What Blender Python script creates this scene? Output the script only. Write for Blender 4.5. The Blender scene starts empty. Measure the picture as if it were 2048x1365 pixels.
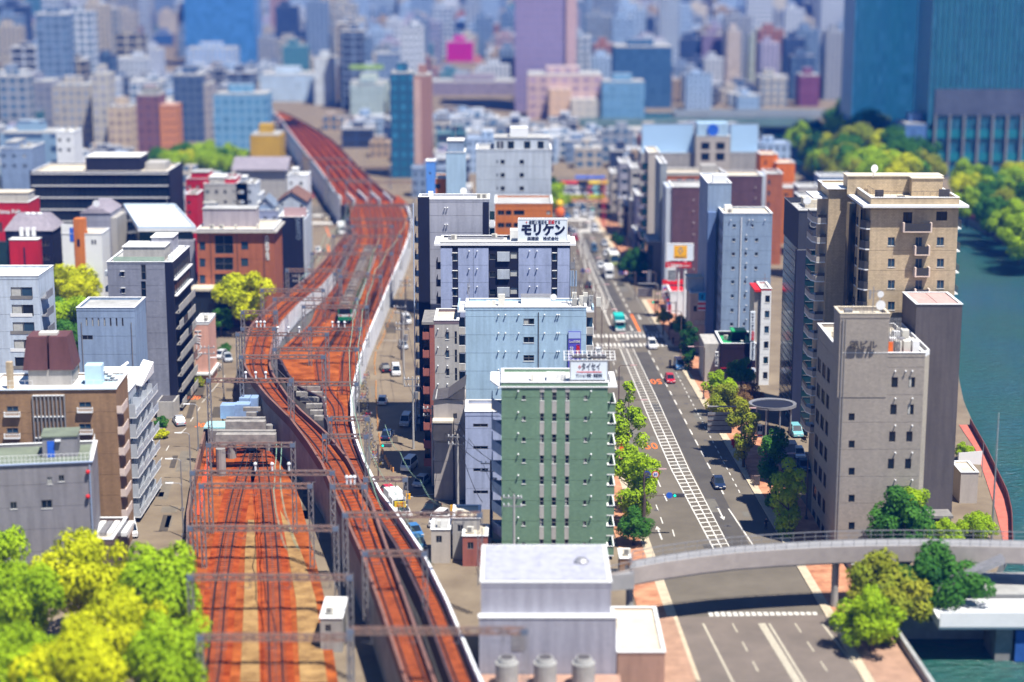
import bpy, math, random
from mathutils import Vector, Matrix
random.seed(7)
HAZE=.0003
R_=math.radians
S=bpy.context.scene; C=S.collection
# ---------------------------------------------------------------- camera
F=3670.; P=R_(12.2); CH=80.; cp,sp=math.cos(P),math.sin(P)
cd=bpy.data.cameras.new('camera'); cam=bpy.data.objects.new('camera',cd); C.objects.link(cam)
cam.location=(0,0,CH); cam.rotation_euler=(R_(90)-P,0,0)
cd.sensor_width=36.; cd.lens=F/2048*36.; cd.clip_start=1.; cd.clip_end=20000.
cd.dof.use_dof=True; cd.dof.focus_distance=282.; cd.dof.aperture_fstop=(cd.lens/1000.)/1.5; cd.dof.aperture_blades=0
S.camera=cam
# ---------------------------------------------------------------- sky and sun
sunv=Vector((.31,-.34,1.)).normalized()
el=math.asin(sunv.z); az=math.atan2(sunv.x,sunv.y)
w=bpy.data.worlds.new('World'); S.world=w; w.use_nodes=True
nt=w.node_tree; bgn=nt.nodes['Background']
sk=nt.nodes.new('ShaderNodeTexSky'); sk.sky_type='NISHITA'; sk.sun_disc=False
sk.sun_elevation=el; sk.sun_rotation=az; sk.altitude=50; sk.air_density=1.; sk.dust_density=.0; sk.ozone_density=4.
nt.links.new(sk.outputs[0],bgn.inputs[0]); bgn.inputs[1].default_value=.055
sd=bpy.data.lights.new('sun','SUN'); sd.energy=5.0; sd.angle=R_(.5); sd.color=(1,.95,.86)
so=bpy.data.objects.new('sun',sd); C.objects.link(so); so.rotation_euler=sunv.to_track_quat('Z','Y').to_euler()
S.view_settings.view_transform='Standard'; S.view_settings.look='None'; S.view_settings.gamma=1; S.view_settings.exposure=.88
try:
    S.cycles.max_bounces=5; S.cycles.diffuse_bounces=1; S.cycles.glossy_bounces=2; S.cycles.transmission_bounces=3; S.cycles.transparent_max_bounces=6
    S.cycles.volume_bounces=0; S.cycles.use_denoising=True; S.cycles.sample_clamp_indirect=4
    S.cycles.caustics_reflective=False; S.cycles.caustics_refractive=False
except Exception: pass
# ---------------------------------------------------------------- pixel rays of the 2048x1365 photograph -> world points
def ray(px,py):
    a=(px-1024)/F; b=-(py-682.5)/F
    return Vector((a,cp+b*sp,-sp+b*cp))
def G(px,py,z=0.):
    r=ray(px,py); t=(z-CH)/r.z; return Vector((r.x*t,r.y*t,z))
def atD(px,py,D):                     # point of that ray at forward distance D
    r=ray(px,py); t=D/r.y; return Vector((r.x*t,D,CH+r.z*t))
# ---------------------------------------------------------------- materials
MC={}
def mat(name,col,rough=.8,var=.12,scale=.35,metal=0.,spec=.3,emit=None,col2=None,bump=0.,bscale=8.):
    if name in MC: return MC[name]
    m=bpy.data.materials.new(name); m.use_nodes=True; n=m.node_tree; b=n.nodes['Principled BSDF']
    b.inputs['Roughness'].default_value=rough; b.inputs['Metallic'].default_value=metal
    b.inputs['Specular IOR Level'].default_value=spec
    c=(*col,1)
    if name.startswith(('W_',)) or var>0 or col2:
        tc=n.nodes.new('ShaderNodeTexCoord'); nz=n.nodes.new('ShaderNodeTexNoise'); nz.inputs['Scale'].default_value=scale; nz.inputs['Detail'].default_value=7; nz.inputs['Roughness'].default_value=.65
        n.links.new(tc.outputs['Object'],nz.inputs['Vector'])
        r=n.nodes.new('ShaderNodeValToRGB'); r.color_ramp.elements[0].position=.32; r.color_ramp.elements[1].position=.68
        r.color_ramp.elements[0].color=(*[x*(1-var) for x in col],1)
        r.color_ramp.elements[1].color=(*(col2 if col2 else [min(1,x*(1+var)) for x in col]),1)
        n.links.new(nz.outputs['Fac'],r.inputs[0]); n.links.new(r.outputs[0],b.inputs['Base Color'])
        if bump>0:
            bn=n.nodes.new('ShaderNodeTexNoise'); bn.inputs['Scale'].default_value=bscale; bn.inputs['Detail'].default_value=4
            n.links.new(tc.outputs['Object'],bn.inputs['Vector'])
            bp=n.nodes.new('ShaderNodeBump'); bp.inputs['Strength'].default_value=bump; bp.inputs['Distance'].default_value=.1
            n.links.new(bn.outputs['Fac'],bp.inputs['Height']); n.links.new(bp.outputs[0],b.inputs['Normal'])
    else: b.inputs['Base Color'].default_value=c
    if emit: b.inputs['Emission Color'].default_value=(*emit,1); b.inputs['Emission Strength'].default_value=1.
    MC[name]=m; return m
def glassmat(name,col,rough=.06):
    m=mat(name,col,.12,.35,.15,0.,.32); return m
def wallmat(name,col,var=.06,tile=None,grime=.26):
    """painted or tiled wall: broad tone drift, vertical weather streaks, optional fine tile courses"""
    if name in MC: return MC[name]
    m=mat(name,col,.82,max(var,.01),.12); n=m.node_tree; b=n.nodes['Principled BSDF']
    src=b.inputs['Base Color'].links[0].from_socket
    tc=n.nodes.new('ShaderNodeTexCoord'); mp=n.nodes.new('ShaderNodeMapping'); mp.inputs['Scale'].default_value=(1.3,1.3,.12)
    nz=n.nodes.new('ShaderNodeTexNoise'); nz.inputs['Scale'].default_value=1.; nz.inputs['Detail'].default_value=6
    n.links.new(tc.outputs['Object'],mp.inputs[0]); n.links.new(mp.outputs[0],nz.inputs['Vector'])
    mr=n.nodes.new('ShaderNodeMapRange'); mr.inputs['From Min'].default_value=.4; mr.inputs['From Max'].default_value=.75; mr.inputs['To Min'].default_value=1.; mr.inputs['To Max'].default_value=1-grime
    n.links.new(nz.outputs['Fac'],mr.inputs[0])
    mx=n.nodes.new('ShaderNodeMix'); mx.data_type='RGBA'; mx.blend_type='MULTIPLY'; mx.inputs['Factor'].default_value=1.
    n.links.new(src,mx.inputs['A']); n.links.new(mr.outputs[0],mx.inputs['B']); out=mx.outputs['Result']
    nf=n.nodes.new('ShaderNodeTexNoise'); nf.inputs['Scale'].default_value=2.2; nf.inputs['Detail'].default_value=8; nf.inputs['Roughness'].default_value=.8; n.links.new(tc.outputs['Object'],nf.inputs['Vector'])
    mf=n.nodes.new('ShaderNodeMapRange'); mf.inputs['From Min'].default_value=.3; mf.inputs['From Max'].default_value=.7; mf.inputs['To Min'].default_value=.86; mf.inputs['To Max'].default_value=1.08; n.links.new(nf.outputs['Fac'],mf.inputs[0])
    m3=n.nodes.new('ShaderNodeMix'); m3.data_type='RGBA'; m3.blend_type='MULTIPLY'; m3.inputs['Factor'].default_value=1.; n.links.new(out,m3.inputs['A']); n.links.new(mf.outputs[0],m3.inputs['B']); out=m3.outputs['Result']
    if tile:
        sx=n.nodes.new('ShaderNodeSeparateXYZ'); n.links.new(tc.outputs['Object'],sx.inputs[0])
        ad=n.nodes.new('ShaderNodeMath'); ad.operation='ADD'; n.links.new(sx.outputs[0],ad.inputs[0]); n.links.new(sx.outputs[1],ad.inputs[1])
        cb=n.nodes.new('ShaderNodeCombineXYZ'); n.links.new(ad.outputs[0],cb.inputs[0]); n.links.new(sx.outputs[2],cb.inputs[1])
        br=n.nodes.new('ShaderNodeTexBrick'); n.links.new(cb.outputs[0],br.inputs['Vector']); br.inputs['Scale'].default_value=1.
        br.inputs['Brick Width'].default_value=tile; br.inputs['Row Height'].default_value=tile*.5; br.inputs['Mortar Size'].default_value=tile*.05
        br.inputs['Color1'].default_value=(1,1,1,1); br.inputs['Color2'].default_value=(.84,.84,.84,1); br.inputs['Mortar'].default_value=(.7,.7,.7,1)
        m2=n.nodes.new('ShaderNodeMix'); m2.data_type='RGBA'; m2.blend_type='MULTIPLY'; m2.inputs['Factor'].default_value=1.
        n.links.new(out,m2.inputs['A']); n.links.new(br.outputs['Color'],m2.inputs['B']); out=m2.outputs['Result']
    n.links.new(out,b.inputs['Base Color']); return m
def farmat(name,wall,win,bw=3.,rh=3.3,mort=.55,glass=False):
    """wall of a far building: a grid of small windows too far away to tell apart"""
    if name in MC: return MC[name]
    m=bpy.data.materials.new(name); m.use_nodes=True; n=m.node_tree; b=n.nodes['Principled BSDF']; b.inputs['Roughness'].default_value=.3 if glass else .75
    b.inputs['Specular IOR Level'].default_value=.6 if glass else .2
    tc=n.nodes.new('ShaderNodeTexCoord'); sx=n.nodes.new('ShaderNodeSeparateXYZ'); n.links.new(tc.outputs['Object'],sx.inputs[0])
    ad=n.nodes.new('ShaderNodeMath'); ad.operation='ADD'; n.links.new(sx.outputs[0],ad.inputs[0]); n.links.new(sx.outputs[1],ad.inputs[1])
    cb=n.nodes.new('ShaderNodeCombineXYZ'); n.links.new(ad.outputs[0],cb.inputs[0]); n.links.new(sx.outputs[2],cb.inputs[1])
    br=n.nodes.new('ShaderNodeTexBrick'); br.offset=0.; n.links.new(cb.outputs[0],br.inputs['Vector']); br.inputs['Scale'].default_value=1.
    br.inputs['Brick Width'].default_value=bw; br.inputs['Row Height'].default_value=rh; br.inputs['Mortar Size'].default_value=mort; br.inputs['Mortar Smooth'].default_value=0.
    br.inputs['Color1'].default_value=(*win,1); br.inputs['Color2'].default_value=(*[x*1.6+.02 for x in win],1); br.inputs['Mortar'].default_value=(*wall,1)
    ge=n.nodes.new('ShaderNodeNewGeometry'); sz=n.nodes.new('ShaderNodeSeparateXYZ'); n.links.new(ge.outputs['Normal'],sz.inputs[0])
    gt=n.nodes.new('ShaderNodeMath'); gt.operation='GREATER_THAN'; gt.inputs[1].default_value=.5; n.links.new(sz.outputs[2],gt.inputs[0])
    mx=n.nodes.new('ShaderNodeMix'); mx.data_type='RGBA'; n.links.new(gt.outputs[0],mx.inputs['Factor']); n.links.new(br.outputs['Color'],mx.inputs['A'])
    rf=[.5*x+.18 for x in wall]; mx.inputs['B'].default_value=(*rf,1)
    n.links.new(mx.outputs['Result'],b.inputs['Base Color']); MC[name]=m; return m
# ---------------------------------------------------------------- mesh building
class MB:
    def __init__(s): s.v=[]; s.f=[]; s.m=[]
    def quad(s,a,b,c,d,m=0):
        i=len(s.v); s.v+=[tuple(a),tuple(b),tuple(c),tuple(d)]; s.f.append((i,i+1,i+2,i+3)); s.m.append(m); return s
    def poly(s,pts,m=0):
        i=len(s.v); s.v+=[tuple(p) for p in pts]; s.f.append(tuple(range(i,i+len(pts)))); s.m.append(m); return s
    def box(s,x0,y0,z0,x1,y1,z1,m=0):
        i=len(s.v); s.v+=[(x0,y0,z0),(x1,y0,z0),(x1,y1,z0),(x0,y1,z0),(x0,y0,z1),(x1,y0,z1),(x1,y1,z1),(x0,y1,z1)]
        for q in ((0,3,2,1),(4,5,6,7),(0,1,5,4),(1,2,6,5),(2,3,7,6),(3,0,4,7)): s.f.append(tuple(i+k for k in q)); s.m.append(m)
        return s
    def prism(s,pts,z0,z1,m=0,mt=None):
        i=len(s.v); n=len(pts); s.v+=[(p[0],p[1],z0) for p in pts]+[(p[0],p[1],z1) for p in pts]
        s.f.append(tuple(i+k for k in range(n-1,-1,-1))); s.m.append(m); s.f.append(tuple(i+n+k for k in range(n))); s.m.append(m if mt is None else mt)
        for k in range(n):
            l=(k+1)%n; s.f.append((i+k,i+l,i+n+l,i+n+k)); s.m.append(m)
        return s
    def hull2(s,bot,top,m=0):         # frustum between two equal-count rings of 3D points
        i=len(s.v); n=len(bot); s.v+=[tuple(p) for p in bot]+[tuple(p) for p in top]
        s.f.append(tuple(i+k for k in range(n-1,-1,-1))); s.f.append(tuple(i+n+k for k in range(n))); s.m+=[m,m]
        for k in range(n):
            l=(k+1)%n; s.f.append((i+k,i+l,i+n+l,i+n+k)); s.m.append(m)
        return s
    def tube(s,p,q,r,r2=None,n=4,m=0):
        p=Vector(p); q=Vector(q); d=(q-p)
        if d.length<1e-5: return s
        d.normalize(); u=d.cross(Vector((0,0,1)) if abs(d.z)<.9 else Vector((1,0,0))).normalized(); v=d.cross(u)
        r2=r if r2 is None else r2
        A=[]; B=[]
        for k in range(n):
            a=2*math.pi*(k+.5)/n; o=u*math.cos(a)+v*math.sin(a); A.append(p+o*r); B.append(q+o*r2)
        return s.hull2(A,B,m)
    def path(s,pts,r,n=4,m=0):
        for a,b in zip(pts,pts[1:]): s.tube(a,b,r,n=n,m=m)
        return s
    def ball(s,c,r,m=0,nu=8,nv=5,sz=1.):
        i=len(s.v)
        for a in range(nv+1):
            t=math.pi*a/nv
            for b in range(nu):
                p=2*math.pi*b/nu; s.v.append((c[0]+r*math.sin(t)*math.cos(p),c[1]+r*math.sin(t)*math.sin(p),c[2]+r*sz*math.cos(t)))
        for a in range(nv):
            for b in range(nu): s.f.append((i+a*nu+b,i+(a+1)*nu+b,i+(a+1)*nu+(b+1)%nu,i+a*nu+(b+1)%nu)); s.m.append(m)
        return s
    def truss(s,p,q,h,r=.055,step=1.1,dirv=None,m=0):   # square lattice girder along p-q
        p=Vector(p); q=Vector(q); d=q-p; L=d.length; d.normalize()
        a=dirv if dirv is not None else (Vector((0,0,1)) if abs(d.z)<.7 else Vector((1,0,0)))
        b=d.cross(a).normalized(); o=[a*h/2+b*h/2,a*h/2-b*h/2,-a*h/2-b*h/2,-a*h/2+b*h/2]
        for k in o: s.tube(p+k,q+k,r,m=m)
        n=max(2,int(L/step))
        for k in range(n):
            x=p+d*L*k/n; y=p+d*L*(k+1)/n
            for j in range(4):
                o1,o2=o[j],o[(j+1)%4]
                if k%2: o1,o2=o2,o1
                s.tube(x+o1,y+o2,r*.6,n=3,m=m)
        return s
    def mesh(s,name,mats,smooth=False):
        me=bpy.data.meshes.new(name); me.from_pydata(s.v,[],s.f)
        for m in (mats if isinstance(mats,(list,tuple)) else [mats]): me.materials.append(m)
        if any(s.m): me.polygons.foreach_set('material_index',s.m)
        if smooth: me.polygons.foreach_set('use_smooth',[True]*len(s.f))
        me.update(); return me
def link(name,me,parent=None,loc=None,rz=None):
    o=bpy.data.objects.new(name,me); C.objects.link(o)
    if parent: o.parent=parent
    if loc is not None: o.location=loc
    if rz is not None: o.rotation_euler=(0,0,rz)
    return o
def part(name,mb,mats,parent=None,loc=None,rz=None,smooth=False):
    return link(name,mb.mesh(name,mats,smooth),parent,loc,rz)
def struct(name,mb,mats,smooth=False):
    o=part(name,mb,mats,smooth=smooth); o['kind']='structure'; return o
def tag(o,label,cat,group=None,kind=None):
    if label: o['label']=label
    if cat: o['category']=cat
    if group: o['group']=group
    if kind: o['kind']=kind
    return o
def thing(name,label,cat,loc=(0,0,0),rz=0.,group=None):
    o=bpy.data.objects.new(name,None); o.empty_display_size=.5; C.objects.link(o); o.location=loc; o.rotation_euler=(0,0,rz)
    return tag(o,label,cat,group)
def dup(root,loc,rz,label=None,scale=None):
    r=root.copy(); C.objects.link(r); r.location=loc; r.rotation_euler=(0,0,rz)
    if label: r['label']=label
    if scale: r.scale=(scale,)*3
    for ch in list(root.children):
        c=ch.copy(); C.objects.link(c); c.parent=r
        for g in list(ch.children):
            d=g.copy(); C.objects.link(d); d.parent=c
    return r
# ---------------------------------------------------------------- colours
M={}
M['conc']=mat('concrete_grey',(.33,.33,.32),.9,.18,.5)
M['concd']=mat('concrete_weathered',(.22,.21,.2),.9,.25,.6)
M['white']=mat('white_paint',(.8,.81,.82),.5,.05,.4)
M['roofw']=mat('white_roof_sheet',(.78,.78,.76),.6,.1,.3)
M['roofb']=mat('beige_roof_membrane',(.62,.55,.43),.85,.16,.3)
M['roofg']=mat('grey_roof_membrane',(.4,.4,.39),.85,.25,.25)
M['roofgreen']=mat('green_roof_paint',(.17,.2,.15),.85,.25,.25)
M['steel']=mat('galvanised_steel',(.34,.34,.36),.45,.15,1.5,.5)
M['steeld']=mat('dark_steel',(.08,.075,.08),.5,.2,1.)
M['rustst']=mat('rust_streaked_steel',(.26,.24,.25),.6,.35,.9,.2,col2=(.36,.2,.14))
M['black']=mat('black_rubber',(.012,.012,.013),.6,0)
M['frame']=mat('window_frame_grey',(.22,.22,.23),.45,0,metal=.3)
M['framed']=mat('window_frame_dark',(.03,.03,.035),.45,0)
M['g1']=glassmat('window_glass_dark',(.012,.02,.03))
M['g2']=glassmat('window_glass_blue',(.03,.075,.13))
M['g3']=glassmat('window_glass_green',(.012,.04,.05))
M['curt']=mat('curtain_pale',(.5,.5,.47),.9,.15,2.)
M['navy']=wallmat('navy_tile',(.012,.014,.035),.15)
M['ac']=mat('air_conditioner_cream',(.62,.6,.54),.6,.08,1.)
M['orange']=mat('orange_paint',(.8,.16,.02),.6,.1,1.)
M['red']=mat('red_paint',(.62,.02,.02),.5,.08,1.)
M['yellow']=mat('yellow_paint',(.8,.55,.02),.5,.05,1.)
M['green']=mat('green_paint',(.03,.35,.12),.5,.08,1.)
M['blue']=mat('blue_paint',(.03,.13,.6),.5,.08,1.)
M['ink']=mat('sign_ink_navy',(.01,.014,.05),.5,0)
M['inkr']=mat('sign_ink_red',(.7,.02,.02),.5,0)
M['inkb']=mat('sign_ink_blue',(.02,.06,.5),.5,0)
M['inkw']=mat('sign_ink_white',(.85,.85,.85),.5,0)
M['signw']=mat('sign_board_white',(.75,.82,.9),.5,0)
# ---------------------------------------------------------------- text
def textobj(name,body,size,mats,parent,loc,rot,ext=.02,bold=0.,align='CENTER',vertical=False,spacing=1.,sx=1.):
    if vertical: body='\n'.join(body)
    cu=bpy.data.curves.new(name,'FONT'); cu.body=body; cu.size=size; cu.align_x=align; cu.align_y='CENTER'; cu.extrude=ext; cu.offset=bold; cu.resolution_u=2
    cu.space_character=spacing; cu.space_line=.95
    t=bpy.data.objects.new(name,cu); C.objects.link(t)
    bpy.context.view_layer.update()
    dg=bpy.context.evaluated_depsgraph_get(); me=bpy.data.meshes.new_from_object(t.evaluated_get(dg)); bpy.data.objects.remove(t)
    me.materials.clear(); me.materials.append(mats); me.name=name
    o=bpy.data.objects.new(name,me); C.objects.link(o); o.parent=parent; o.location=loc; o.rotation_euler=rot; o.scale=(sx,1,1)
    return o
FR=(R_(90),0,0)   # facing local -Y
# ---------------------------------------------------------------- buildings
WC={}
def window_mesh(w,h,style):
    w=round(w,1); h=round(h,1); k=(w,h,style)
    if k in WC: return WC[k]
    b=MB(); t=.06; x=w/2; y0=.05; y1=.12
    st=style.split('-'); g={'d':'g1','b':'g2','t':'g3','c':'curt'}[st[0]]
    b.box(-x,.13,0,x,.16,h,0)
    for q in ((-x,y0,0,-x+t,y1,h),(x-t,y0,0,x,y1,h),(-x+t,y0,0,x-t,y1,t),(-x+t,y0,h-t,x-t,y1,h)): b.box(*q,1)
    if 'm' in st: b.box(-t/2,y0,t,t/2,y1,h-t,1)
    if 'h' in st: b.box(-x+t,y0,h/2-t/2,x-t,y1,h/2+t/2,1)
    if 'k' in st: b.box(-x+t,.122,t,-x*.1,.129,h-t,2)      # half drawn curtain
    if 's' in st: b.box(-x-.05,-.06,-.08,x+.05,.03,-.01,3)   # sill
    if 'v' in st: b.box(-x-.08,-.3,h+.02,x+.08,.03,h+.1,3) # hood
    if 'a' in st:                                          # arched head
        b.poly([(-x,.02,h),(-x*.5,.02,h+.35*x*1.3),(0,.02,h+.55*x*1.3),(x*.5,.02,h+.35*x*1.3),(x,.02,h)],0)
    me=b.mesh('window',[M[g],M['framed' if 'f' in st else 'frame'],M['curt'],M['roofw']]); WC[k]=me; return me
VM=None
def vent_mesh():
    global VM
    if VM is None:
        b=MB(); b.tube((0,0,0),(0,-.28,0),.08,n=6); b.ball((0,-.3,0),.13,nu=6,nv=4); VM=b.mesh('vent',M['white'])
    return VM
class B:
    """a building placed by its front roof edge (pixels xl..xr at row yt, height H); local x right, y back, z up"""
    def __init__(s,name,label,xl,xr,yt,H,dep,wall,roof='roofg',cat='building',parapet=.7,floor=2.9,par_w=.25,yr=None,group=None,rz=None,base=0.,joints=True,parmat=None,skin=.2):
        p0=G(xl,yt,H); p1=G(xr,yt if yr is None else yr,H)
        if rz is not None:
            s.W=(p1-p0).length
            s.ang=rz; 
            # intersect the right ray with the rotated front line
            d=Vector((math.cos(rz),math.sin(rz),0)); r=ray(xr,682.5); 
            # vertical plane through camera containing column xr at that depth
            k=(p1.x/p1.y); s.W=(k*p0.y-p0.x)/(d.x-k*d.y)
        else:
            dd=p1-p0; s.W=dd.length; s.ang=math.atan2(dd.y,dd.x)
        s.H=H; s.dep=dep; s.p0=Vector((p0.x,p0.y,0)); s.wall=wall if not isinstance(wall,str) else M[wall]; s.roof=M[roof]
        s.ux=Vector((math.cos(s.ang),math.sin(s.ang),0)); s.vy=Vector((-math.sin(s.ang),math.cos(s.ang),0))
        s.t=thing(name,label,cat,(s.p0.x,s.p0.y,base),s.ang,group); s.base=base
        s.wins={'F':[],'L':[],'R':[]}; s.par=parapet; s.pw=par_w; s.floor=floor; s.joints=joints; s.parmat=s.wall if parmat is None else (M[parmat] if isinstance(parmat,str) else parmat); s.sk=skin
    def loc(s,px,py,face='F',off=0.):
        r=ray(px,py); o=Vector((0,0,CH))
        if face=='F': n=s.vy; q=s.p0+s.vy*off
        else: n=s.ux; q=s.p0+(s.ux*(s.W+off) if face=='R' else s.ux*off)
        t=(q-o).dot(n)/r.dot(n); w=o+r*t-s.p0
        return (w.dot(s.ux) if face=='F' else w.dot(s.vy), w.z-s.base)
    def tp(s,px,py,z=None):           # local (x,y) of a pixel on the roof plane
        g=G(px,py,s.H if z is None else z)-s.p0; return (g.dot(s.ux),g.dot(s.vy))
    def win(s,face,a0,z0,a1,z1,st='d-m-s'):
        lim=s.W if face=='F' else s.dep
        if a1<a0: a0,a1=a1,a0
        a0=max(.25,a0); a1=min(lim-.25,a1); z0=max(.1,z0); z1=min(s.H-.15,z1)
        if a1-a0>.15 and z1-z0>.15: s.wins[face].append((round(a0,3),round(z0,3),round(a1,3),round(z1,3),st))
    def pw_(s,x0,y0,x1,y1,st='d-m-s',face='F'):
        a,z1=s.loc(x0,y0,face); b,z0=s.loc(x1,y1,face); s.win(face,a,z0,b,z1,st)
    def grid(s,cols,rows,st='d-m-s',face='F',y0=None):   # cols: pixel x pairs (at first row); rows: pixel y pairs
        if isinstance(st,str): st=[st]
        for (x0,x1) in cols:
            a=s.loc(x0,rows[0][0],face)[0]; b=s.loc(x1,rows[0][0],face)[0]
            for (r0,r1) in rows:
                z1=s.loc((x0+x1)/2,r0,face)[1]; z0=s.loc((x0+x1)/2,r1,face)[1]; s.win(face,a,z0,b,z1,random.choice(st))
    def lgrid(s,face,a0,step,n,w,z0,h,nf,fl=None,st='d-m-s'):
        if isinstance(st,str): st=[st]
        fl=fl or s.floor
        for k in range(nf):
            for j in range(n): s.win(face,a0+j*step,z0+k*fl,a0+j*step+w,z0+k*fl+h,random.choice(st))
    def mk(s,name,b,mats,loc=None,rz=None,parent=None):
        return part(name,b,mats,parent or s.t,loc,rz)
    def vents(s,pts,face='F'):
        for p in pts:
            a,z=s.loc(*p,face)
            if z<.5: continue
            link('vent',vent_mesh(),s.t,(a,0,z) if face=='F' else ((0 if face=='L' else s.W),a,z),0 if face=='F' else (R_(-90) if face=='L' else R_(90)))
    def finish(s):
        k=s.sk; W,Dp,H=s.W,s.dep,s.H; b=MB()
        b.box(k,k,0,W-k,Dp-.02,H-.03,0)
        fl=[z for z in [s.floor*(i+1)+.12 for i in range(int(H/s.floor))] if z<H-.6] if s.joints else []
        for face,wl in s.wins.items():
            lim=W if face=='F' else Dp; st=0 if face=='F' else k
            us=sorted(set([st,lim]+[c for q in wl for c in (q[0],q[2])]))
            zs=sorted(set([0,H]+[c for q in wl for c in (q[1],q[3])]+fl))
            for z0,z1 in zip(zs,zs[1:]):
                if z1-z0<.004: continue
                zm=(z0+z1)/2; run=None
                g0=.02 if z0 in fl else 0; g1=.02 if z1 in fl else 0
                def emit(r0,r1):
                    if face=='F': b.box(r0,0,z0+g0,r1,k-.001,z1-g1)
                    elif face=='L': b.box(0,r0,z0+g0,k-.001,r1,z1-g1)
                    else: b.box(W-k+.001,r0,z0+g0,W,r1,z1-g1)
                for u0,u1 in zip(us,us[1:]):
                    um=(u0+u1)/2; hole=any(q[0]<um<q[2] and q[1]<zm<q[3] for q in wl)
                    if hole:
                        if run is not None: emit(run,u0); run=None
                    elif run is None: run=u0
                if run is not None: emit(run,us[-1])
        s.mk('wall',b,s.wall)
        p=s.pw
        s.mk('roof',MB().box(p,p,H-.02,W-p,Dp-p,H+.08,0),s.roof)
        if s.par>0:
            h=H+s.par; b=MB(); b.box(-.04,-.04,H,W+.04,p,h); b.box(-.04,Dp-p,H,W+.04,Dp+.04,h); b.box(-.04,p,H,p,Dp-p,h); b.box(W-p,p,H,W+.04,Dp-p,h)
            s.mk('parapet',b,s.parmat)
            cpm=MB(); e=.06; cpm.box(-.04-e,-.04-e,h,W+.04+e,p+e,h+.07); cpm.box(-.04-e,Dp-p-e,h,W+.04+e,Dp+.04+e,h+.07); cpm.box(-.04-e,p+e,h,p+e,Dp-p-e,h+.07); cpm.box(W-p-e,p+e,h,W+.04+e,Dp-p-e,h+.07)
            s.mk('parapet_coping',cpm,M['white'])
        n={}
        for face,wl in s.wins.items():
            for (a0,z0,a1,z1,st) in wl:
                c=(a0+a1)/2; me=window_mesh(a1-a0,z1-z0,st)
                loc,rz=((c,0,z0),0) if face=='F' else (((0,c,z0),R_(-90)) if face=='L' else ((W,c,z0),R_(90)))
                o=link('window',me,s.t,loc,rz)
        return s
    # --- common fittings (local coordinates)
    def boxp(s,name,x0,y0,z0,x1,y1,z1,m,parent=None): return s.mk(name,MB().box(x0,y0,z0,x1,y1,z1),M[m] if isinstance(m,str) else m,parent=parent)
    def penthouse(s,x0,y0,x1,y1,h,m,roof='roofg',z=None):
        z=s.H+.08 if z is None else z
        o=s.boxp('penthouse',x0,y0,z,x1,y1,z+h,m); s.boxp('penthouse_roof',x0-.15,y0-.15,z+h,x1+.15,y1+.15,z+h+.15,roof,parent=o); return o
    def acs(s,pts,z=None):
        for x,y in pts: 
            o=link('air_conditioner',ac_mesh(),s.t,(x,y,s.H+.09 if z is None else z),random.choice([0,.02,1.57]))
    def balcony(s,face,a0,a1,z,d=1.2,h=1.1,pm='white',slab='white',rail=False):
        key=('bal',round(a1-a0,1),d,h,pm if isinstance(pm,str) else pm.name,slab,rail)
        if key not in WC:
            w=round(a1-a0,1)/2; b=MB(); b.box(-w,-d,-.18,w,0,0,1); 
            if rail:
                b.box(-w,-d,h-.06,w,-d+.06,h,0); 
                for i in range(int(w*2/.3)+1): b.box(-w+i*.3,-d+.01,0,-w+i*.3+.04,-d+.05,h-.06,0)
                b.box(-w,-d+.06,h-.06,-w+.05,0,h,0); b.box(w-.05,-d+.06,h-.06,w,0,h,0)
            else: b.box(-w,-d,0,w,-d+.12,h,0); b.box(-w,-d+.12,0,-w+.12,0,h,0); b.box(w-.12,-d+.12,0,w,0,h,0)
            WC[key]=b.mesh('balcony',[M[pm] if isinstance(pm,str) else pm,M[slab]])
        c=(a0+a1)/2
        loc,rz=((c,-.002,z),0) if face=='F' else (((-.002,c,z),R_(-90)) if face=='L' else ((s.W+.002,c,z),R_(90)))
        return link('balcony',WC[key],s.t,loc,rz)
    def rail(s,x0,y0,x1,y1,z,h=1.1,m='steel',step=.8):
        b=MB(); p=Vector((x0,y0,z)); q=Vector((x1,y1,z)); up=Vector((0,0,h)); n=max(1,int((q-p).length/step))
        b.tube(p+up,q+up,.03,n=4); b.tube(p+up*.5,q+up*.5,.02,n=4)
        for i in range(n+1): c=p.lerp(q,i/n); b.tube(c,c+up,.025,n=4)
        return s.mk('railing',b,M[m])
    def dish(s,x,y,z,r=.6,ang=0.):
        b=MB(); b.tube((0,0,0),(0,0,1.2),.06,n=5)
        pts=[(r*math.cos(a)*.98,-.35-.0,1.3+r*math.sin(a)) for a in [2*math.pi*i/12 for i in range(12)]]
        b.poly(pts); 
        for i in range(12): b.poly([pts[i],(0,-.12,1.3),pts[(i+1)%12]])
        return s.mk('satellite_dish',b,M['white'],(x,y,z),ang)
    def sign(s,*a,**k): pass
AM=None
def ac_mesh():
    global AM
    if AM is None:
        b=MB(); b.box(-.45,-.2,.1,.45,.2,.9,0); b.box(-.4,-.215,.2,.15,-.2,.82,1); b.box(-.45,-.2,0,-.35,.2,.1,1); b.box(.35,-.2,0,.45,.2,.1,1)
        AM=b.mesh('air_conditioner',[M['ac'],M['concd']])
    return AM
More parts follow.
